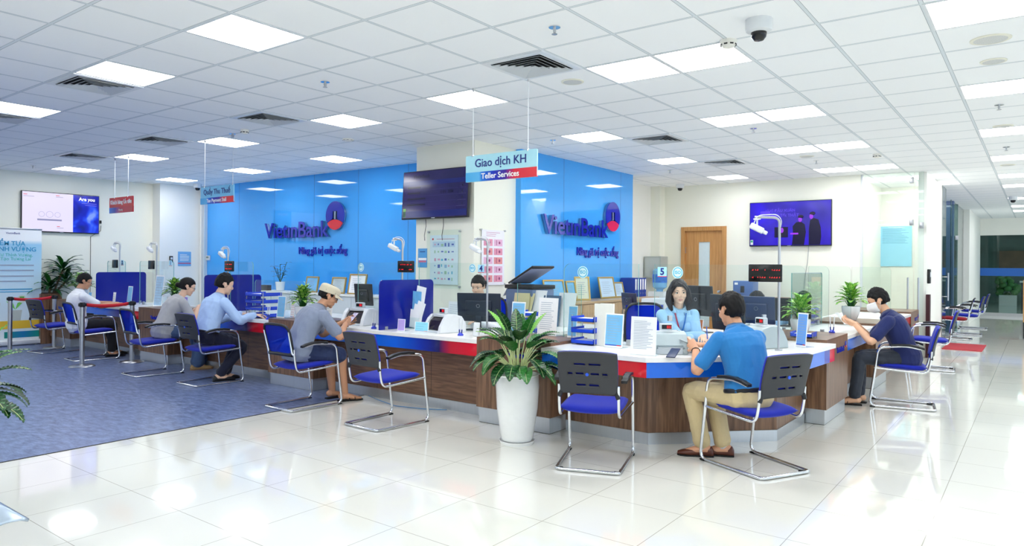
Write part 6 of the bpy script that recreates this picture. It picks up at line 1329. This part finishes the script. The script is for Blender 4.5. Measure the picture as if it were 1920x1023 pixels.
def person(label, x, y, deg, S):
    """seated figure; local +x is where the body faces, origin on the floor below the seat"""
    g = lambda k, d=None: S.get(k, d)
    t = thing('person', label, 'person', (x, y, 0), math.radians(deg)); sc = g('scale', 1.0); skin = g('skin', skin_b); vox = g('voxel', 0.0055)
    hip = Vector((g('hx', -0.07), 0, g('hz', 0.55))); lean = math.radians(g('lean', 12)); curve = math.radians(g('curve', 18)); tw = math.radians(g('twist', 0))
    # spine frames
    def spine(s_):      # s_ 0..0.52 along the spine
        n = 20; p = hip.copy()
        for k in range(n):
            a = lean + curve * ((k + 0.5) / n * s_ / 0.5); p += Vector((math.sin(a), 0, math.cos(a))) * (s_ / n)
        a = lean + curve * (s_ / 0.5); up_ = Vector((math.sin(a), 0, math.cos(a))); ty = tw * min(1, max(0, s_) / 0.35)
        f_ = Vector((math.cos(a), 0, -math.sin(a))); f_ = Matrix.Rotation(ty, 3, up_) @ f_; return p, f_, up_.cross(f_), up_
    fem = g('fem', False); wk = 0.90 if fem else 1.0
    prof = [(-0.11, 0.085, 0.13), (-0.05, 0.115, 0.168), (0.02, 0.118, 0.172), (0.10, 0.108, 0.155), (0.18, 0.105, 0.148), (0.26, 0.112, 0.158), (0.33, 0.118, 0.170), (0.39, 0.110, 0.178), (0.43, 0.092, 0.168), (0.465, 0.072, 0.120), (0.49, 0.062, 0.080)]
    def torso(mb, inf, m, s0=-1, s1=1):
        secs = []
        for s_, hd, hw in prof:
            if s_ < s0 or s_ > s1: continue
            c, f_, sd, _ = spine(s_); secs.append((c + f_ * (0.0), f_, sd, hd * (0.93 if fem else 1) + inf + (0.014 if (inf > 0.0 and s_ < 0.05 and s0 < -0.05) else 0), hw * wk + inf * (1.0 if s_ < 0.44 else 0.8) + (0.016 if (inf > 0.0 and s_ < 0.05 and s0 < -0.05) else 0)))
        section_loft(mb, secs, m)
        if fem:
            c, f_, sd, _ = spine(0.31)
            for s in (-1, 1): mb.ell(c + f_ * 0.085 + sd * (0.065 * s), (0.055 + inf * .5, 0.055 + inf * .5, 0.058 + inf * .5), m, None, 14, 10)
    nb, nf, ns_, nu = spine(0.47); sh = []
    for s in (1, -1):
        c, f_, sd, u_ = spine(0.415); sh.append(c + sd * (0.172 * wk * s) + f_ * g('shfwd', 0.02))
    # head
    hp, hy, hr = (math.radians(v) for v in g('head', (0, 0, 0)))
    nd = (nu * 0.9 + Vector((0, 0, 1)) * 0.45 + nf * 0.25).normalized(); hb = nb + nd * 0.085
    HM = Matrix.Rotation(hy, 4, 'Z') @ Matrix.Rotation(hp, 4, 'Y') @ Matrix.Rotation(hr, 4, 'X'); HT = Matrix.Translation(hb + HM.to_3x3() @ Vector((0.022, 0, 0.095))) @ HM @ Matrix.Scale(g('hs', 1.0), 4)
    # arms
    LU, LF = 0.285, 0.255; arms = []
    for i, s in enumerate((1, -1)):
        W = Vector(g('handL' if s == 1 else 'handR')); pole = Vector(g('poleL' if s == 1 else 'poleR', (-0.3, 0.55 * s, -1))); e, W = ik(sh[i], W, LU, LF, pole); arms.append((sh[i], e, W))
    legs = []
    for s in (1, -1):
        h = hip + Vector((0.02, 0.088 * s, -0.02)); A = Vector(g('footL' if s == 1 else 'footR')) + Vector((0, 0, 0.09)); k, A = ik(h, A, 0.43, 0.42, Vector(g('kneeL' if s == 1 else 'kneeR', (1, 0.12 * s, 0.9)))); legs.append((h, k, A))
    # body: one continuous surface
    B = MB(); torso(B, -0.018, skin, -1, 0.44); limb(B, [spine(0.40)[0], nb, hb, HT @ Vector((0.0, 0, -0.03))], [0.055, 0.056 * (0.86 if fem else 1), 0.055 * (0.84 if fem else 1), 0.052], skin, 5)
    head_shapes(B, HT, skin, fem)
    for i, s in enumerate((1, -1)):
        S_, e, W = arms[i]; fa = 0.92 if fem else 1; limb(B, [S_, (S_ + e) / 2, e, (e * 0.65 + W * 0.35), W], [0.046 * fa, 0.044 * fa, 0.039 * fa, 0.041 * fa, 0.0255 * fa], skin)
        hd = g('hdirL' if s == 1 else 'hdirR'); hd = Vector(hd) if hd else (W - e).normalized(); hn = Vector(g('palmL' if s == 1 else 'palmR', (0, 0, -1)))
        hand(B, W + hd.normalized() * 0.01, hd, hn, 1 if s == 1 else -1, skin, g('curlL' if s == 1 else 'curlR', 0.45), g('thumb', 0.5), 0.92 if fem else 1.0)
        h, k, A = legs[i]; cv = 1.0 if g('shorts') else 0.78; limb(B, [h, (h + k) / 2, k, k * 0.68 + A * 0.32 + Vector((-0.012 if g('shorts') else 0, 0, 0)), A], [0.078 * cv, 0.070 * cv, 0.055 * cv, 0.056 * cv, 0.036], skin)
        fd = Vector(g('toeL' if s == 1 else 'toeR', (1, 0.12 * s, 0))).normalized(); limb(B, [A + Vector((0, 0, -0.03)) - fd * 0.035, A + fd * 0.06 + Vector((0, 0, -0.045)), A + fd * 0.13 + Vector((0, 0, -0.066)), A + fd * 0.175 + Vector((0, 0, -0.072))], [0.036, 0.034, 0.027, 0.018], skin, 4, flat=(1.25, 0.9))
    body = union('body', B, vox, t, 3, [skin, g('lip', lip_n), g('maskc', skin)])
    inv = HT.inverted(); me = body.data
    for p in me.polygons:
        c = inv @ p.center
        if 0.066 < c.x < 0.1 and (c.y / 0.0205) ** 2 + ((c.z + 0.062) / 0.0095) ** 2 < 1: p.material_index = 1
    # clothing
    top = g('top'); tm_ = g('top_m'); C = MB(); inf = 0.013; torso(C, inf, tm_, -0.12 if g('untucked', True) else 0.01, 0.44)
    c, f_, sd, u_ = spine(0.465); section_loft(C, [(spine(0.42)[0], f_, sd, 0.100, 0.160 * wk), (c, f_, sd, 0.084, 0.122 * wk), (spine(0.492)[0] + f_ * 0.004, f_, sd, 0.074, 0.084)], tm_)
    for i, s in enumerate((1, -1)):
        S_, e, W = arms[i]
        if top == 'short': lim = [S_, S_ * 0.6 + e * 0.4, S_ * 0.28 + e * 0.72]; rr = [0.064, 0.058, 0.058]
        else: lim = [S_, (S_ + e) / 2, e, (e + W) / 2, W + (e - W).normalized() * 0.015]; rr = [0.064, 0.056, 0.051, 0.046, 0.037]
        if fem: rr = [q * 0.93 for q in rr]
        P_ = [Vector(q) for q in lim]; limb(C, P_, rr, tm_)
    union('polo_shirt' if g('collar') and top == 'short' else ('shirt' if g('collar') else 't_shirt'), C, vox, t, 5, [tm_], (g('wr', 0.0045) * 1.7, 8.5, len(label)))
    if g('collar'):
        cc, f_, sd, u_ = spine(0.488); b = MB(); n = 28; vs = []; fs = []
        for k in range(n + 1):
            a = math.radians(22 + 316 * k / n); rx, ry = 0.074, 0.080; dip = -0.034 * max(0, math.cos(a)) ** 2
            base = cc + f_ * (math.cos(a) * rx + 0.012) + sd * (math.sin(a) * ry)
            vs += [base + u_ * (-0.012 + dip), base + u_ * (0.044 + dip) - (f_ * math.cos(a) + sd * math.sin(a)) * 0.014, base + (f_ * math.cos(a) + sd * math.sin(a)) * 0.020 + u_ * (-0.004 + dip * 1.2)]
        for k in range(n): fs += [(3 * k, 3 * k + 1, 3 * k + 4, 3 * k + 3), (3 * k + 1, 3 * k + 2, 3 * k + 5, 3 * k + 4)]
        b.add(vs, fs, g('collar_m', tm_), True); o = b.build('collar', t, auto=False); s_ = o.modifiers.new('s', 'SOLIDIFY'); s_.thickness = 0.003
    tr = g('bottom_m'); C = MB(); secs = []
    for s_, hd, hw in prof:
        if s_ <= 0.06: c, f_, sd, _ = spine(s_); e_ = 0.004 if g('untucked', True) else 0.014; secs.append((c, f_, sd, hd + e_, hw * wk + e_))
    section_loft(C, secs, tr)
    for (h, k, A) in legs:
        d = (A - k).normalized()
        if g('shorts'): limb(C, [h, (h + k) / 2, k - (k - h).normalized() * 0.03], [0.094, 0.090, 0.086], tr)
        else: w2 = g('hem', 0.058); limb(C, [h, (h + k) / 2, k, k * 0.6 + A * 0.4, A - d * 0.03], [0.092, 0.084, 0.069, (0.066 + w2) / 2, w2], tr)
    union('shorts' if g('shorts') else 'trousers', C, vox, t, 4, [tr], (g('wr', 0.004), 13, len(label) + 3))
    if g('belt'): 
        b = MB(); n = 32; c, f_, sd, u_ = spine(0.030); loop = [c + f_ * (math.cos(2 * PI * k / n) * 0.136) + sd * (math.sin(2 * PI * k / n) * 0.191) for k in range(n)]
        b.tube(loop, 0.014, black, 8, closed=True, flat=(0.6, 1.2)); b.build('belt', t)
    for i, s in enumerate((1, -1)):
        A = legs[i][2]; fd = Vector(g('toeL' if s == 1 else 'toeR', (1, 0.12 * s, 0))).normalized(); base = Vector((A.x, A.y, A.z - 0.09)); sdv = Vector((-fd.y, fd.x, 0)); kind = g('shoe', 'shoe'); sm_ = g('shoe_m', black); C = MB()
        if kind == 'sandal':
            pts = [(-0.075, 0.030), (-0.03, 0.036), (0.05, 0.034), (0.12, 0.046), (0.17, 0.042), (0.2, 0.02)]; poly = [base + fd * a + sdv * b_ for a, b_ in pts] + [base + fd * a - sdv * b_ for a, b_ in pts[::-1]]
            C.prism([(p.x, p.y) for p in poly], base.z, base.z + 0.014, sm_); C.build('sandal', t, 0.003); 
            for a0, w_ in ((0.055, 0.040), (0.115, 0.045)):
                q = MB(); pp = [base + fd * (a0 + 0.015 * math.cos(k * PI / 8)) + sdv * (w_ * math.cos(k * PI / 8)) + Vector((0, 0, 0.012 + (0.055 - a0 * 0.2) * math.sin(k * PI / 8))) for k in range(9)]; q.tube(pp, 0.013, sm_, 8, flat=(1, 0.25)); q.build('strap', t)
        else:
            k_ = 1.0 if kind == 'shoe' else 1.08
            secs = []
            for a, hw, h0 in ((-0.085, 0.018, 0.05), (-0.07, 0.034, 0.078), (-0.02, 0.038, 0.078), (0.04, 0.040, 0.066), (0.10, 0.047, 0.052), (0.155, 0.042, 0.040), (0.19, 0.022, 0.028)):
                secs.append((base + fd * a * k_ + Vector((0, 0, h0 / 2 + 0.004)), Vector((0, 0, 1)), sdv, h0 / 2, hw * k_))
            section_loft(C, secs, sm_, 18); union('shoe' if kind == 'shoe' else 'clog', C, 0.005, t, 3, [sm_])
            q = MB(); pts = [(-0.085, 0.026), (-0.03, 0.036), (0.05, 0.036), (0.12, 0.047), (0.17, 0.040), (0.193, 0.018)]; poly = [base + fd * a * k_ + sdv * b_ for a, b_ in pts] + [base + fd * a * k_ - sdv * b_ for a, b_ in pts[::-1]]; q.prism([(p.x, p.y) for p in poly], base.z + 0.0005, base.z + (0.012 if kind == 'shoe' else 0.035), g('sole_m', rubber)); q.build('sole', t, 0.003)
            if g('sock_m'): q = MB(); limb(q, [A + Vector((0, 0, 0.035)), A + Vector((0, 0, -0.03))], [0.043, 0.042], g('sock_m'), 3); q.build('sock', t)
    st = g('hair', 'short'); hm = g('hair_m', hair_m)
    if st != 'none': hair_cap(t, HT, hm, g('front', 0.056), g('nape', -0.05), g('hvol', 1.0), g('htop', 0.006), seed=len(label), spike=g('spike', 0.006))
    if not g('faceless'): eyes(t, HT, look=g('look', 0.0))
    if g('glasses'): glasses(t, HT)
    return t, HT, arms, spine

# 1 man in a white shirt at the far left
navy_t = cloth('navy trousers', (20, 24, 48)); 
person('seated man in a white short-sleeved shirt and dark trousers at the far left counter', 4.63, 11.73, -6, dict(top='short', top_m=cloth('white shirt cloth', (240, 242, 246)), collar=True, bottom_m=cloth('black trousers', (20, 20, 26)), skin=skin_b, glasses=True, hz=0.545, hx=-0.05, lean=-8, curve=22, head=(18, -14, 0), handR=(0.46, -0.12, 0.83), handL=(0.48, 0.16, 0.83), hdirR=(1, 0.35, 0), hdirL=(1, -0.3, 0), footL=(0.52, 0.12, 0), footR=(0.40, -0.10, 0), voxel=0.008, sock_m=cloth('white sock', (225, 225, 225)), hs=0.98, hx_=0))
# 2 woman in a grey t-shirt
t, HT, arms, sp_ = person('seated woman in a grey t-shirt and wide jeans, hair tied back, holding a phone', 4.80, 9.40, -8, dict(fem=True, top='short', top_m=cloth('grey t-shirt cloth', (176, 176, 178)), bottom_m=cloth('washed blue denim', (74, 98, 136), na=0.15, ns=30), skin=skin_a, glasses=True, hz=0.575, lean=16, curve=22, head=(20, -14, 0), handR=(0.36, -0.08, 0.88), handL=(0.40, 0.08, 0.84), hdirR=(1, 0.3, 0.1), hdirL=(1, -0.2, 0), palmR=(0, 1, 0.3), footL=(0.50, 0.14, 0), footR=(0.36, -0.06, 0), hem=0.092, shoe='clog', shoe_m=mat('tan suede clog', (196, 160, 110), 0.8), sole_m=mat('clog sole', (160, 124, 84), 0.7), hair_m=hair_m, nape=-0.06, hvol=1.02, htop=0.0, spike=0.003, voxel=0.007, wr=0.005))
b = MB(); b.ell((-0.125, 0, -0.01), (0.035, 0.04, 0.035), hair_m, HT, 16, 10); b.build('hair_bun', t)
def phone(label, T, m=mat('phone black', (20, 22, 30), 0.2), scr=(205, 195, 235)):
    p = thing('mobile_phone', label, 'phone'); b = MB(); b.rbox(-0.037, 0.037, -0.076, 0.076, -0.004, 0.004, 0.003, m, T); b.build('housing', p); b = MB(); b.box(-0.034, 0.034, -0.072, 0.072, 0.004, 0.0046, emis('phone screen', scr, 0.6), T); b.build('screen', p); b = MB()
    for k in range(6): b.box(-0.028, 0.01 + 0.015 * (k % 2), 0.055 - k * 0.022, 0.062 - k * 0.022, 0.0045, 0.005, inkblue, T)
    b.build('text_lines', p); return p
def W_(t, v): return Matrix.Translation(t.location) @ Matrix.Rotation(t.rotation_euler.z, 4, 'Z') @ Vector(v)
phone('dark phone held by the woman in grey', frame_T(W_(t, (0.47, -0.03, 0.90)), (0.1, -1, 0), (0.6, 0, 0.8)))
# 3 man in a light blue long-sleeved shirt
person('seated man in a light blue long-sleeved shirt and navy trousers, writing', 4.72, 8.20, -4, dict(top='long', top_m=cloth('light blue shirt cloth', (176, 204, 244)), collar=True, bottom_m=navy_t, skin=skin_a, sock_m=black, hz=0.60, untucked=False, belt=True, lean=12, curve=14, head=(16, -16, 0), handR=(0.45, -0.22, 0.825), handL=(0.45, 0.12, 0.82), hdirR=(1, -0.1, -0.05), hdirL=(1, -0.4, 0), footL=(0.22, 0.06, 0), footR=(0.10, -0.02, 0), kneeR=(1, -0.25, 0.9), hair_m=hair_m, htop=0.016, spike=0.008, nape=-0.052, voxel=0.006, hs=1.06, wr=0.006, poleR=(-0.2, -0.7, -1)))
# 4 man in a beige cap
t, HT, arms, sp_ = person('seated man in a beige cap, grey polo shirt, denim shorts and sandals, holding a phone', 4.56, 6.14, -14, dict(top='short', top_m=cloth('grey polo cloth', (132, 142, 164)), collar=True, bottom_m=cloth('dark denim', (28, 44, 84), na=0.2, ns=30), shorts=True, skin=skin_b, glasses=True, hz=0.585, lean=15, curve=30, head=(26, -18, 0), handR=(0.44, -0.06, 0.83), handL=(0.48, 0.08, 0.84), hdirR=(0.85, 0.45, 0.35), hdirL=(0.9, -0.35, 0.35), palmR=(0.2, 0.9, 0.3), palmL=(0.1, -0.9, 0.3), poleR=(-0.1, -0.8, -1), footL=(0.40, 0.17, 0), footR=(0.44, -0.06, 0), shoe='sandal', shoe_m=rubber, hair_m=hair_m, front=0.05, htop=-0.004, voxel=0.005, curlR=0.7, curlL=0.7, wr=0.006))
capm = cloth('beige cap cotton', (214, 204, 178), na=0.05); C = MB(); n1, n2 = 40, 12; vs = []; fs = []
for i in range(n2 + 1):
    z = i / n2
    for k in range(n1):
        a = 2 * PI * k / n1; r = 1.0 if z < 0.55 else math.sqrt(max(0, 1 - ((z - 0.55) / 0.45) ** 2.6)); vs.append(HT @ Vector((-0.018 + 0.112 * r * math.cos(a), 0.092 * r * math.sin(a), 0.030 + 0.095 * z + 0.012 * math.cos(a) * (1 - z))))
for i in range(n2):
    for k in range(n1): l = (k + 1) % n1; fs.append((i * n1 + k, i * n1 + l, (i + 1) * n1 + l, (i + 1) * n1 + k))
C.add(vs, fs, capm, True); capo = C.build('cap', t, auto=False); s_ = capo.modifiers.new('s', 'SOLIDIFY'); s_.thickness = 0.003
C = MB(); vs = []; fs = []
for i in range(9):
    for k in range(17):
        a = math.radians(-62 + 124 * k / 16); rr = 1 + 0.60 * i / 8 * (math.cos(a) ** 0.7); vs.append(HT @ Vector((-0.018 + 0.111 * rr * math.cos(a), 0.092 * (1 + 0.18 * i / 8) * math.sin(a), 0.046 - 0.022 * (i / 8) - 0.010 * (math.sin(a) ** 2) * (i / 8))))
for i in range(8):
    for k in range(16): fs.append((i * 17 + k, i * 17 + k + 1, (i + 1) * 17 + k + 1, (i + 1) * 17 + k))
C.add(vs, fs, capm, True); o = C.build('peak', capo, auto=False); s_ = o.modifiers.new('s', 'SOLIDIFY'); s_.thickness = 0.004
C = MB(); 
for k in (-40, -62, -118, 40, 62): a = math.radians(k); C.ell((-0.018 + 0.1125 * math.cos(a), 0.0925 * math.sin(a), 0.052), (0.003, 0.003, 0.003), black, HT, 8, 6)
C.build('cap_eyelets', capo)
phone('phone with a pale screen held by the man in the beige cap', frame_T(W_(t, (0.56, 0.01, 0.89)), (0.05, -1, 0), (0.75, 0, 0.66)))
# 5 man in a blue polo shirt nearest the camera
t, HT, arms, sp_ = person('seated man in a bright blue polo shirt, khaki trousers and brown loafers', 5.26, 1.77, 56, dict(top='short', top_m=cloth('azure polo cloth', (34, 122, 190)), collar=True, bottom_m=cloth('khaki twill', (206, 186, 142)), skin=mat('skin warm', (214, 158, 124), 0.5), belt=True, untucked=False, hz=0.54, lean=8, curve=20, head=(14, 4, 0), handL=(0.32, 0.20, 0.835), handR=(0.43, 0.05, 0.845), hdirL=(0.75, -0.05, 0.35), hdirR=(0.6, 0.75, 0.1), palmL=(0.1, -0.8, -0.6), palmR=(0.1, 0.5, 0.9), poleL=(-0.8, 0.6, -0.8), footL=(0.28, 0.16, 0), footR=(0.24, 0.0, 0), kneeL=(1, 0.35, 0.9), kneeR=(1, 0.15, 0.9), toeL=(0.55, 0.85, 0), toeR=(0.6, 0.8, 0), shoe_m=mat('brown leather', (92, 44, 30), 0.3), sock_m=cloth('grey sock', (190, 190, 192)), hair_m=hair_m, htop=0.006, hvol=1.03, nape=-0.075, voxel=0.0045, hs=1.04, curlL=0.35, curlR=0.3, wr=0.005, hem=0.064, poleR=(-0.3, -0.8, -0.8)))
S_, e, W = arms[0]; d = (W - e).normalized(); wc = W - d * 0.02; b = MB(); T = frame_T(wc, d.orthogonal(), d.cross(d.orthogonal())); loop = [T @ Vector((0.029 * math.cos(a), 0.029 * math.sin(a), 0)) for a in [2 * PI * k / 20 for k in range(20)]]; b.tube(loop, 0.007, black, 8, closed=True, flat=(1, 0.4)); wb = b.build('wrist_watch', t)
b = MB(); b.rbox(-0.012, 0.012, -0.014, 0.014, 0.027, 0.036, 0.004, black_gloss, T @ frame_T((0, 0, 0), (0, 0, 1), (0, 1, 0))); b.build('watch_face', wb)
t0 = t
nb_ = thing('paper_slip', 'small white slip of paper held between the teller and the man in the polo', 'paper'); T = frame_T(W_(t0, (0.46, 0.20, 0.875)), (0.6, 0.6, 0.05), (-0.6, 0.6, 0.35)); b = MB(); b.box(-0.05, 0.05, -0.07, 0.07, 0, 0.001, paper, T); b.build('sheet', nb_); b = MB(); b.box(-0.05, 0.05, -0.075, -0.06, -0.008, 0.003, navy, T); b.build('bank_book_edge', nb_)
# 6 masked man at the right
t, HT, arms, sp_ = person('seated man in a navy polo shirt, dark jeans and white face mask, reading papers', 8.58, 1.20, 98, dict(top='short', top_m=cloth('navy polo cloth', (20, 34, 92)), collar=True, bottom_m=cloth('charcoal denim', (44, 50, 62), na=0.2, ns=30), skin=mat('skin fair warm', (226, 176, 142), 0.5), hz=0.535, lean=13, curve=20, head=(22, 6, 0), handL=(0.42, 0.14, 0.86), handR=(0.42, 0.0, 0.86), hdirL=(1, 0.0, 0.35), hdirR=(0.9, 0.2, 0.35), palmL=(0, -0.6, 0.8), palmR=(0, 0.6, 0.8), footL=(0.42, 0.24, 0), footR=(0.38, 0.05, 0), shoe='sandal', shoe_m=rubber, hair_m=hair_m, htop=0.020, spike=0.010, nape=-0.05, voxel=0.005, hs=1.03, wr=0.005))
b = MB(); n = 16; vs = []; fs = []
for i in range(9):
    z = 0.006 - 0.115 * i / 8
    for k in range(n + 1):
        a = math.radians(-78 + 156 * k / n); bulge = 0.026 * math.cos(a) ** 2 * math.sin(PI * (i + 0.5) / 9) ** 0.7; rx = (0.097 if i < 6 else 0.097 - 0.011 * (i - 5)) + bulge * 1.25; ry = 0.070 - 0.004 * max(0, i - 4); vs.append(HT @ Vector((rx * math.cos(a) ** 0.8 - 0.002 if abs(a) < 1.5 else 0, ry * math.sin(a), z)))
for i in range(8):
    for k in range(n): fs.append((i * (n + 1) + k, i * (n + 1) + k + 1, (i + 1) * (n + 1) + k + 1, (i + 1) * (n + 1) + k))
b.add(vs, fs, mat('white mask fabric', (240, 240, 240), 0.8), True); mo = b.build('face_mask', t, auto=False); s_ = mo.modifiers.new('s', 'SOLIDIFY'); s_.thickness = 0.003
for s in (-1, 1):
    b = MB()
    for zz in (0.0, -0.09): b.tube([HT @ Vector((0.02, s * 0.068, zz)), HT @ Vector((-0.012, s * 0.083, -0.01 + zz * 0.2)), HT @ Vector((-0.02, s * 0.082, 0.012))], 0.0013, paper, 5)
    b.build('ear_loop', mo)
pp = thing('reading_papers', 'folded white papers held by the masked man', 'papers'); T = Matrix.Translation(W_(t, (0.54, 0.09, 0.915))) @ Matrix.Rotation(math.radians(98), 4, 'Z') @ frame_T((0, 0, 0), (0.3, -1, 0), (0.6, 0.18, 0.8))
for k in (-1, 1): b = MB(); b.box(-0.10 if k < 0 else 0, 0 if k < 0 else 0.10, -0.07, 0.09, 0, 0.0015, paper, T @ Matrix.Rotation(0.15 * k, 4, 'Y')); b.build('sheet', pp)
# 7 smiling teller
shirt_t = cloth('teller pale blue cotton', (160, 204, 240))
t, HT, arms, sp_ = person('smiling woman teller with long dark hair, pale blue shirt and lanyard', 6.52, 2.86, -139, dict(fem=True, top='long', top_m=shirt_t, collar=True, bottom_m=navy_t, skin=mat('skin porcelain', (238, 194, 168), 0.45), lip=mat('soft lips', (208, 118, 110), 0.4), hz=0.60, hx=-0.05, lean=6, curve=12, head=(6, -7, 3), handR=(0.40, 0.14, 0.84), handL=(0.40, 0.00, 0.815), hdirR=(0.9, -0.25, -0.1), hdirL=(0.6, -0.7, 0.0), footL=(0.2, 0.1, 0), footR=(0.2, -0.1, 0), hair='short', hair_m=hair_b, front=0.060, htop=0.004, hvol=1.03, nape=-0.06, spike=0.002, voxel=0.0045, hs=0.99, look=0.0, wr=0.004))
C = MB(); hm = hair_b
for s in (-1, 1):
    pts = [(0.000, s * 0.056, 0.080), (0.004, s * 0.080, 0.030), (-0.002, s * 0.090, -0.03), (0.000, s * 0.094, -0.09), (0.012, s * 0.086, -0.150), (0.024, s * 0.074, -0.178)]
    C.tube([HT @ Vector(p) for p in pts], [0.014, 0.020, 0.023, 0.026, 0.022, 0.010], hm, 12); pts = [(-0.03, s * 0.05, 0.07), (-0.03, s * 0.082, 0.0), (-0.02, s * 0.094, -0.09), (-0.005, s * 0.084, -0.165)]
    C.tube([HT @ Vector(p) for p in pts], [0.03, 0.036, 0.040, 0.016], hm, 12)
C.tube([HT @ Vector(p) for p in ((-0.06, 0, 0.08), (-0.10, 0, 0.0), (-0.10, 0, -0.09), (-0.085, 0, -0.165))], [0.05, 0.062, 0.066, 0.03], hm, 14, flat=(1.3, 0.7))
C.tube([HT @ Vector(p) for p in ((0.045, -0.020, 0.108), (0.082, 0.020, 0.082), (0.082, 0.050, 0.050), (0.058, 0.073, 0.01))], [0.010, 0.012, 0.011, 0.006], hm, 10, flat=(1.6, 0.8)); C.tube([HT @ Vector(p) for p in ((0.045, -0.020, 0.108), (0.078, -0.044, 0.080), (0.066, -0.066, 0.040), (0.045, -0.080, 0.0))], [0.010, 0.012, 0.010, 0.006], hm, 10, flat=(1.5, 0.8))
union('long_hair', C, 0.004, t, 3, [hm], (0.0018, 60, 2))
b = MB(); b.tube([HT @ Vector(p) for p in ((0.0865, -0.016, -0.0575), (0.0895, -0.008, -0.0605), (0.0900, 0, -0.0612), (0.0895, 0.008, -0.0605), (0.0865, 0.016, -0.0575))], [0.0005, 0.0012, 0.0014, 0.0012, 0.0005], mat('teeth', (245, 240, 235), 0.3), 6, flat=(0.6, 1)); b.build('smile', t)
def on_chest(s_, side, off=0.012, fem=True):
    c, f_, sd, _ = sp_(s_); hd = 0.0; 
    for a, b_, c_ in ((0.18, 0.110, 0), (0.26, 0.122, 0), (0.31, 0.142, 0), (0.39, 0.118, 0), (0.47, 0.085, 0)):
        if s_ >= a: hd = b_
    return c + f_ * (hd + off) + sd * side
for k, (s, m) in enumerate(((1, mat('lanyard blue', (40, 110, 190), 0.6)), (-1, mat('lanyard red', (170, 40, 70), 0.6)))):
    b = MB(); b.tube([on_chest(0.47, 0.055 * s), on_chest(0.40, 0.040 * s), on_chest(0.33, 0.022 * s), on_chest(0.24, 0.002 * s, 0.03), on_chest(0.19, 0, 0.035)], 0.007, m, 8, flat=(1, 0.25)); b.build('lanyard', t)
b = MB(); c = on_chest(0.15, 0, 0.045); f_, sd = sp_(0.15)[1], sp_(0.15)[2]; b.box(-0.04, 0.04, -0.028, 0.028, 0, 0.003, mat('badge card', (190, 225, 245), 0.3), frame_T(c, sd, sp_(0.15)[3])); b.build('badge_card', t)
S_, e, W = arms[1]; b = MB(); c = W + Vector((0.09, 0, 0.015)); b.tube([c + Vector((-0.05, 0.01, 0.07)), c + Vector((0.03, -0.01, -0.035))], 0.0045, mat('blue pen', (40, 90, 190), 0.3), 8); b.build('pen_in_hand', t)
# 8 teller behind the number 4 monitor
person('teller with short black hair looking down behind the number 4 monitor', 6.66, 5.42, 195, dict(top='long', top_m=cloth('white shirt cloth', (240, 242, 246)), collar=True, bottom_m=navy_t, skin=skin_a, hz=0.60, lean=6, curve=14, head=(16, 0, 0), handR=(0.40, -0.12, 0.80), handL=(0.40, 0.12, 0.80), footL=(0.15, 0.1, 0), footR=(0.15, -0.1, 0), htop=0.012, voxel=0.007, hs=1.0, hx=0.0))
# 9, 10 tellers further right
person('dark-haired teller in white, mostly hidden behind the polo shirted man', 9.0, 3.05, 240, dict(top='long', top_m=cloth('white shirt cloth', (240, 242, 246)), collar=True, bottom_m=navy_t, skin=skin_a, hz=0.50, lean=18, curve=26, head=(20, 0, 0), handR=(0.40, -0.12, 0.80), handL=(0.40, 0.12, 0.80), footL=(0.15, 0.1, 0), footR=(0.15, -0.1, 0), htop=0.006, voxel=0.009))
person('teller in a pale blue shirt bending over papers right of the red number display', 10.62, 3.05, 262, dict(top='long', top_m=shirt_t, collar=True, bottom_m=navy_t, skin=skin_a, hz=0.53, lean=24, curve=34, head=(30, 10, 0), handR=(0.44, -0.10, 0.82), handL=(0.46, 0.14, 0.82), footL=(0.15, 0.1, 0), footR=(0.15, -0.1, 0), htop=0.006, voxel=0.008))
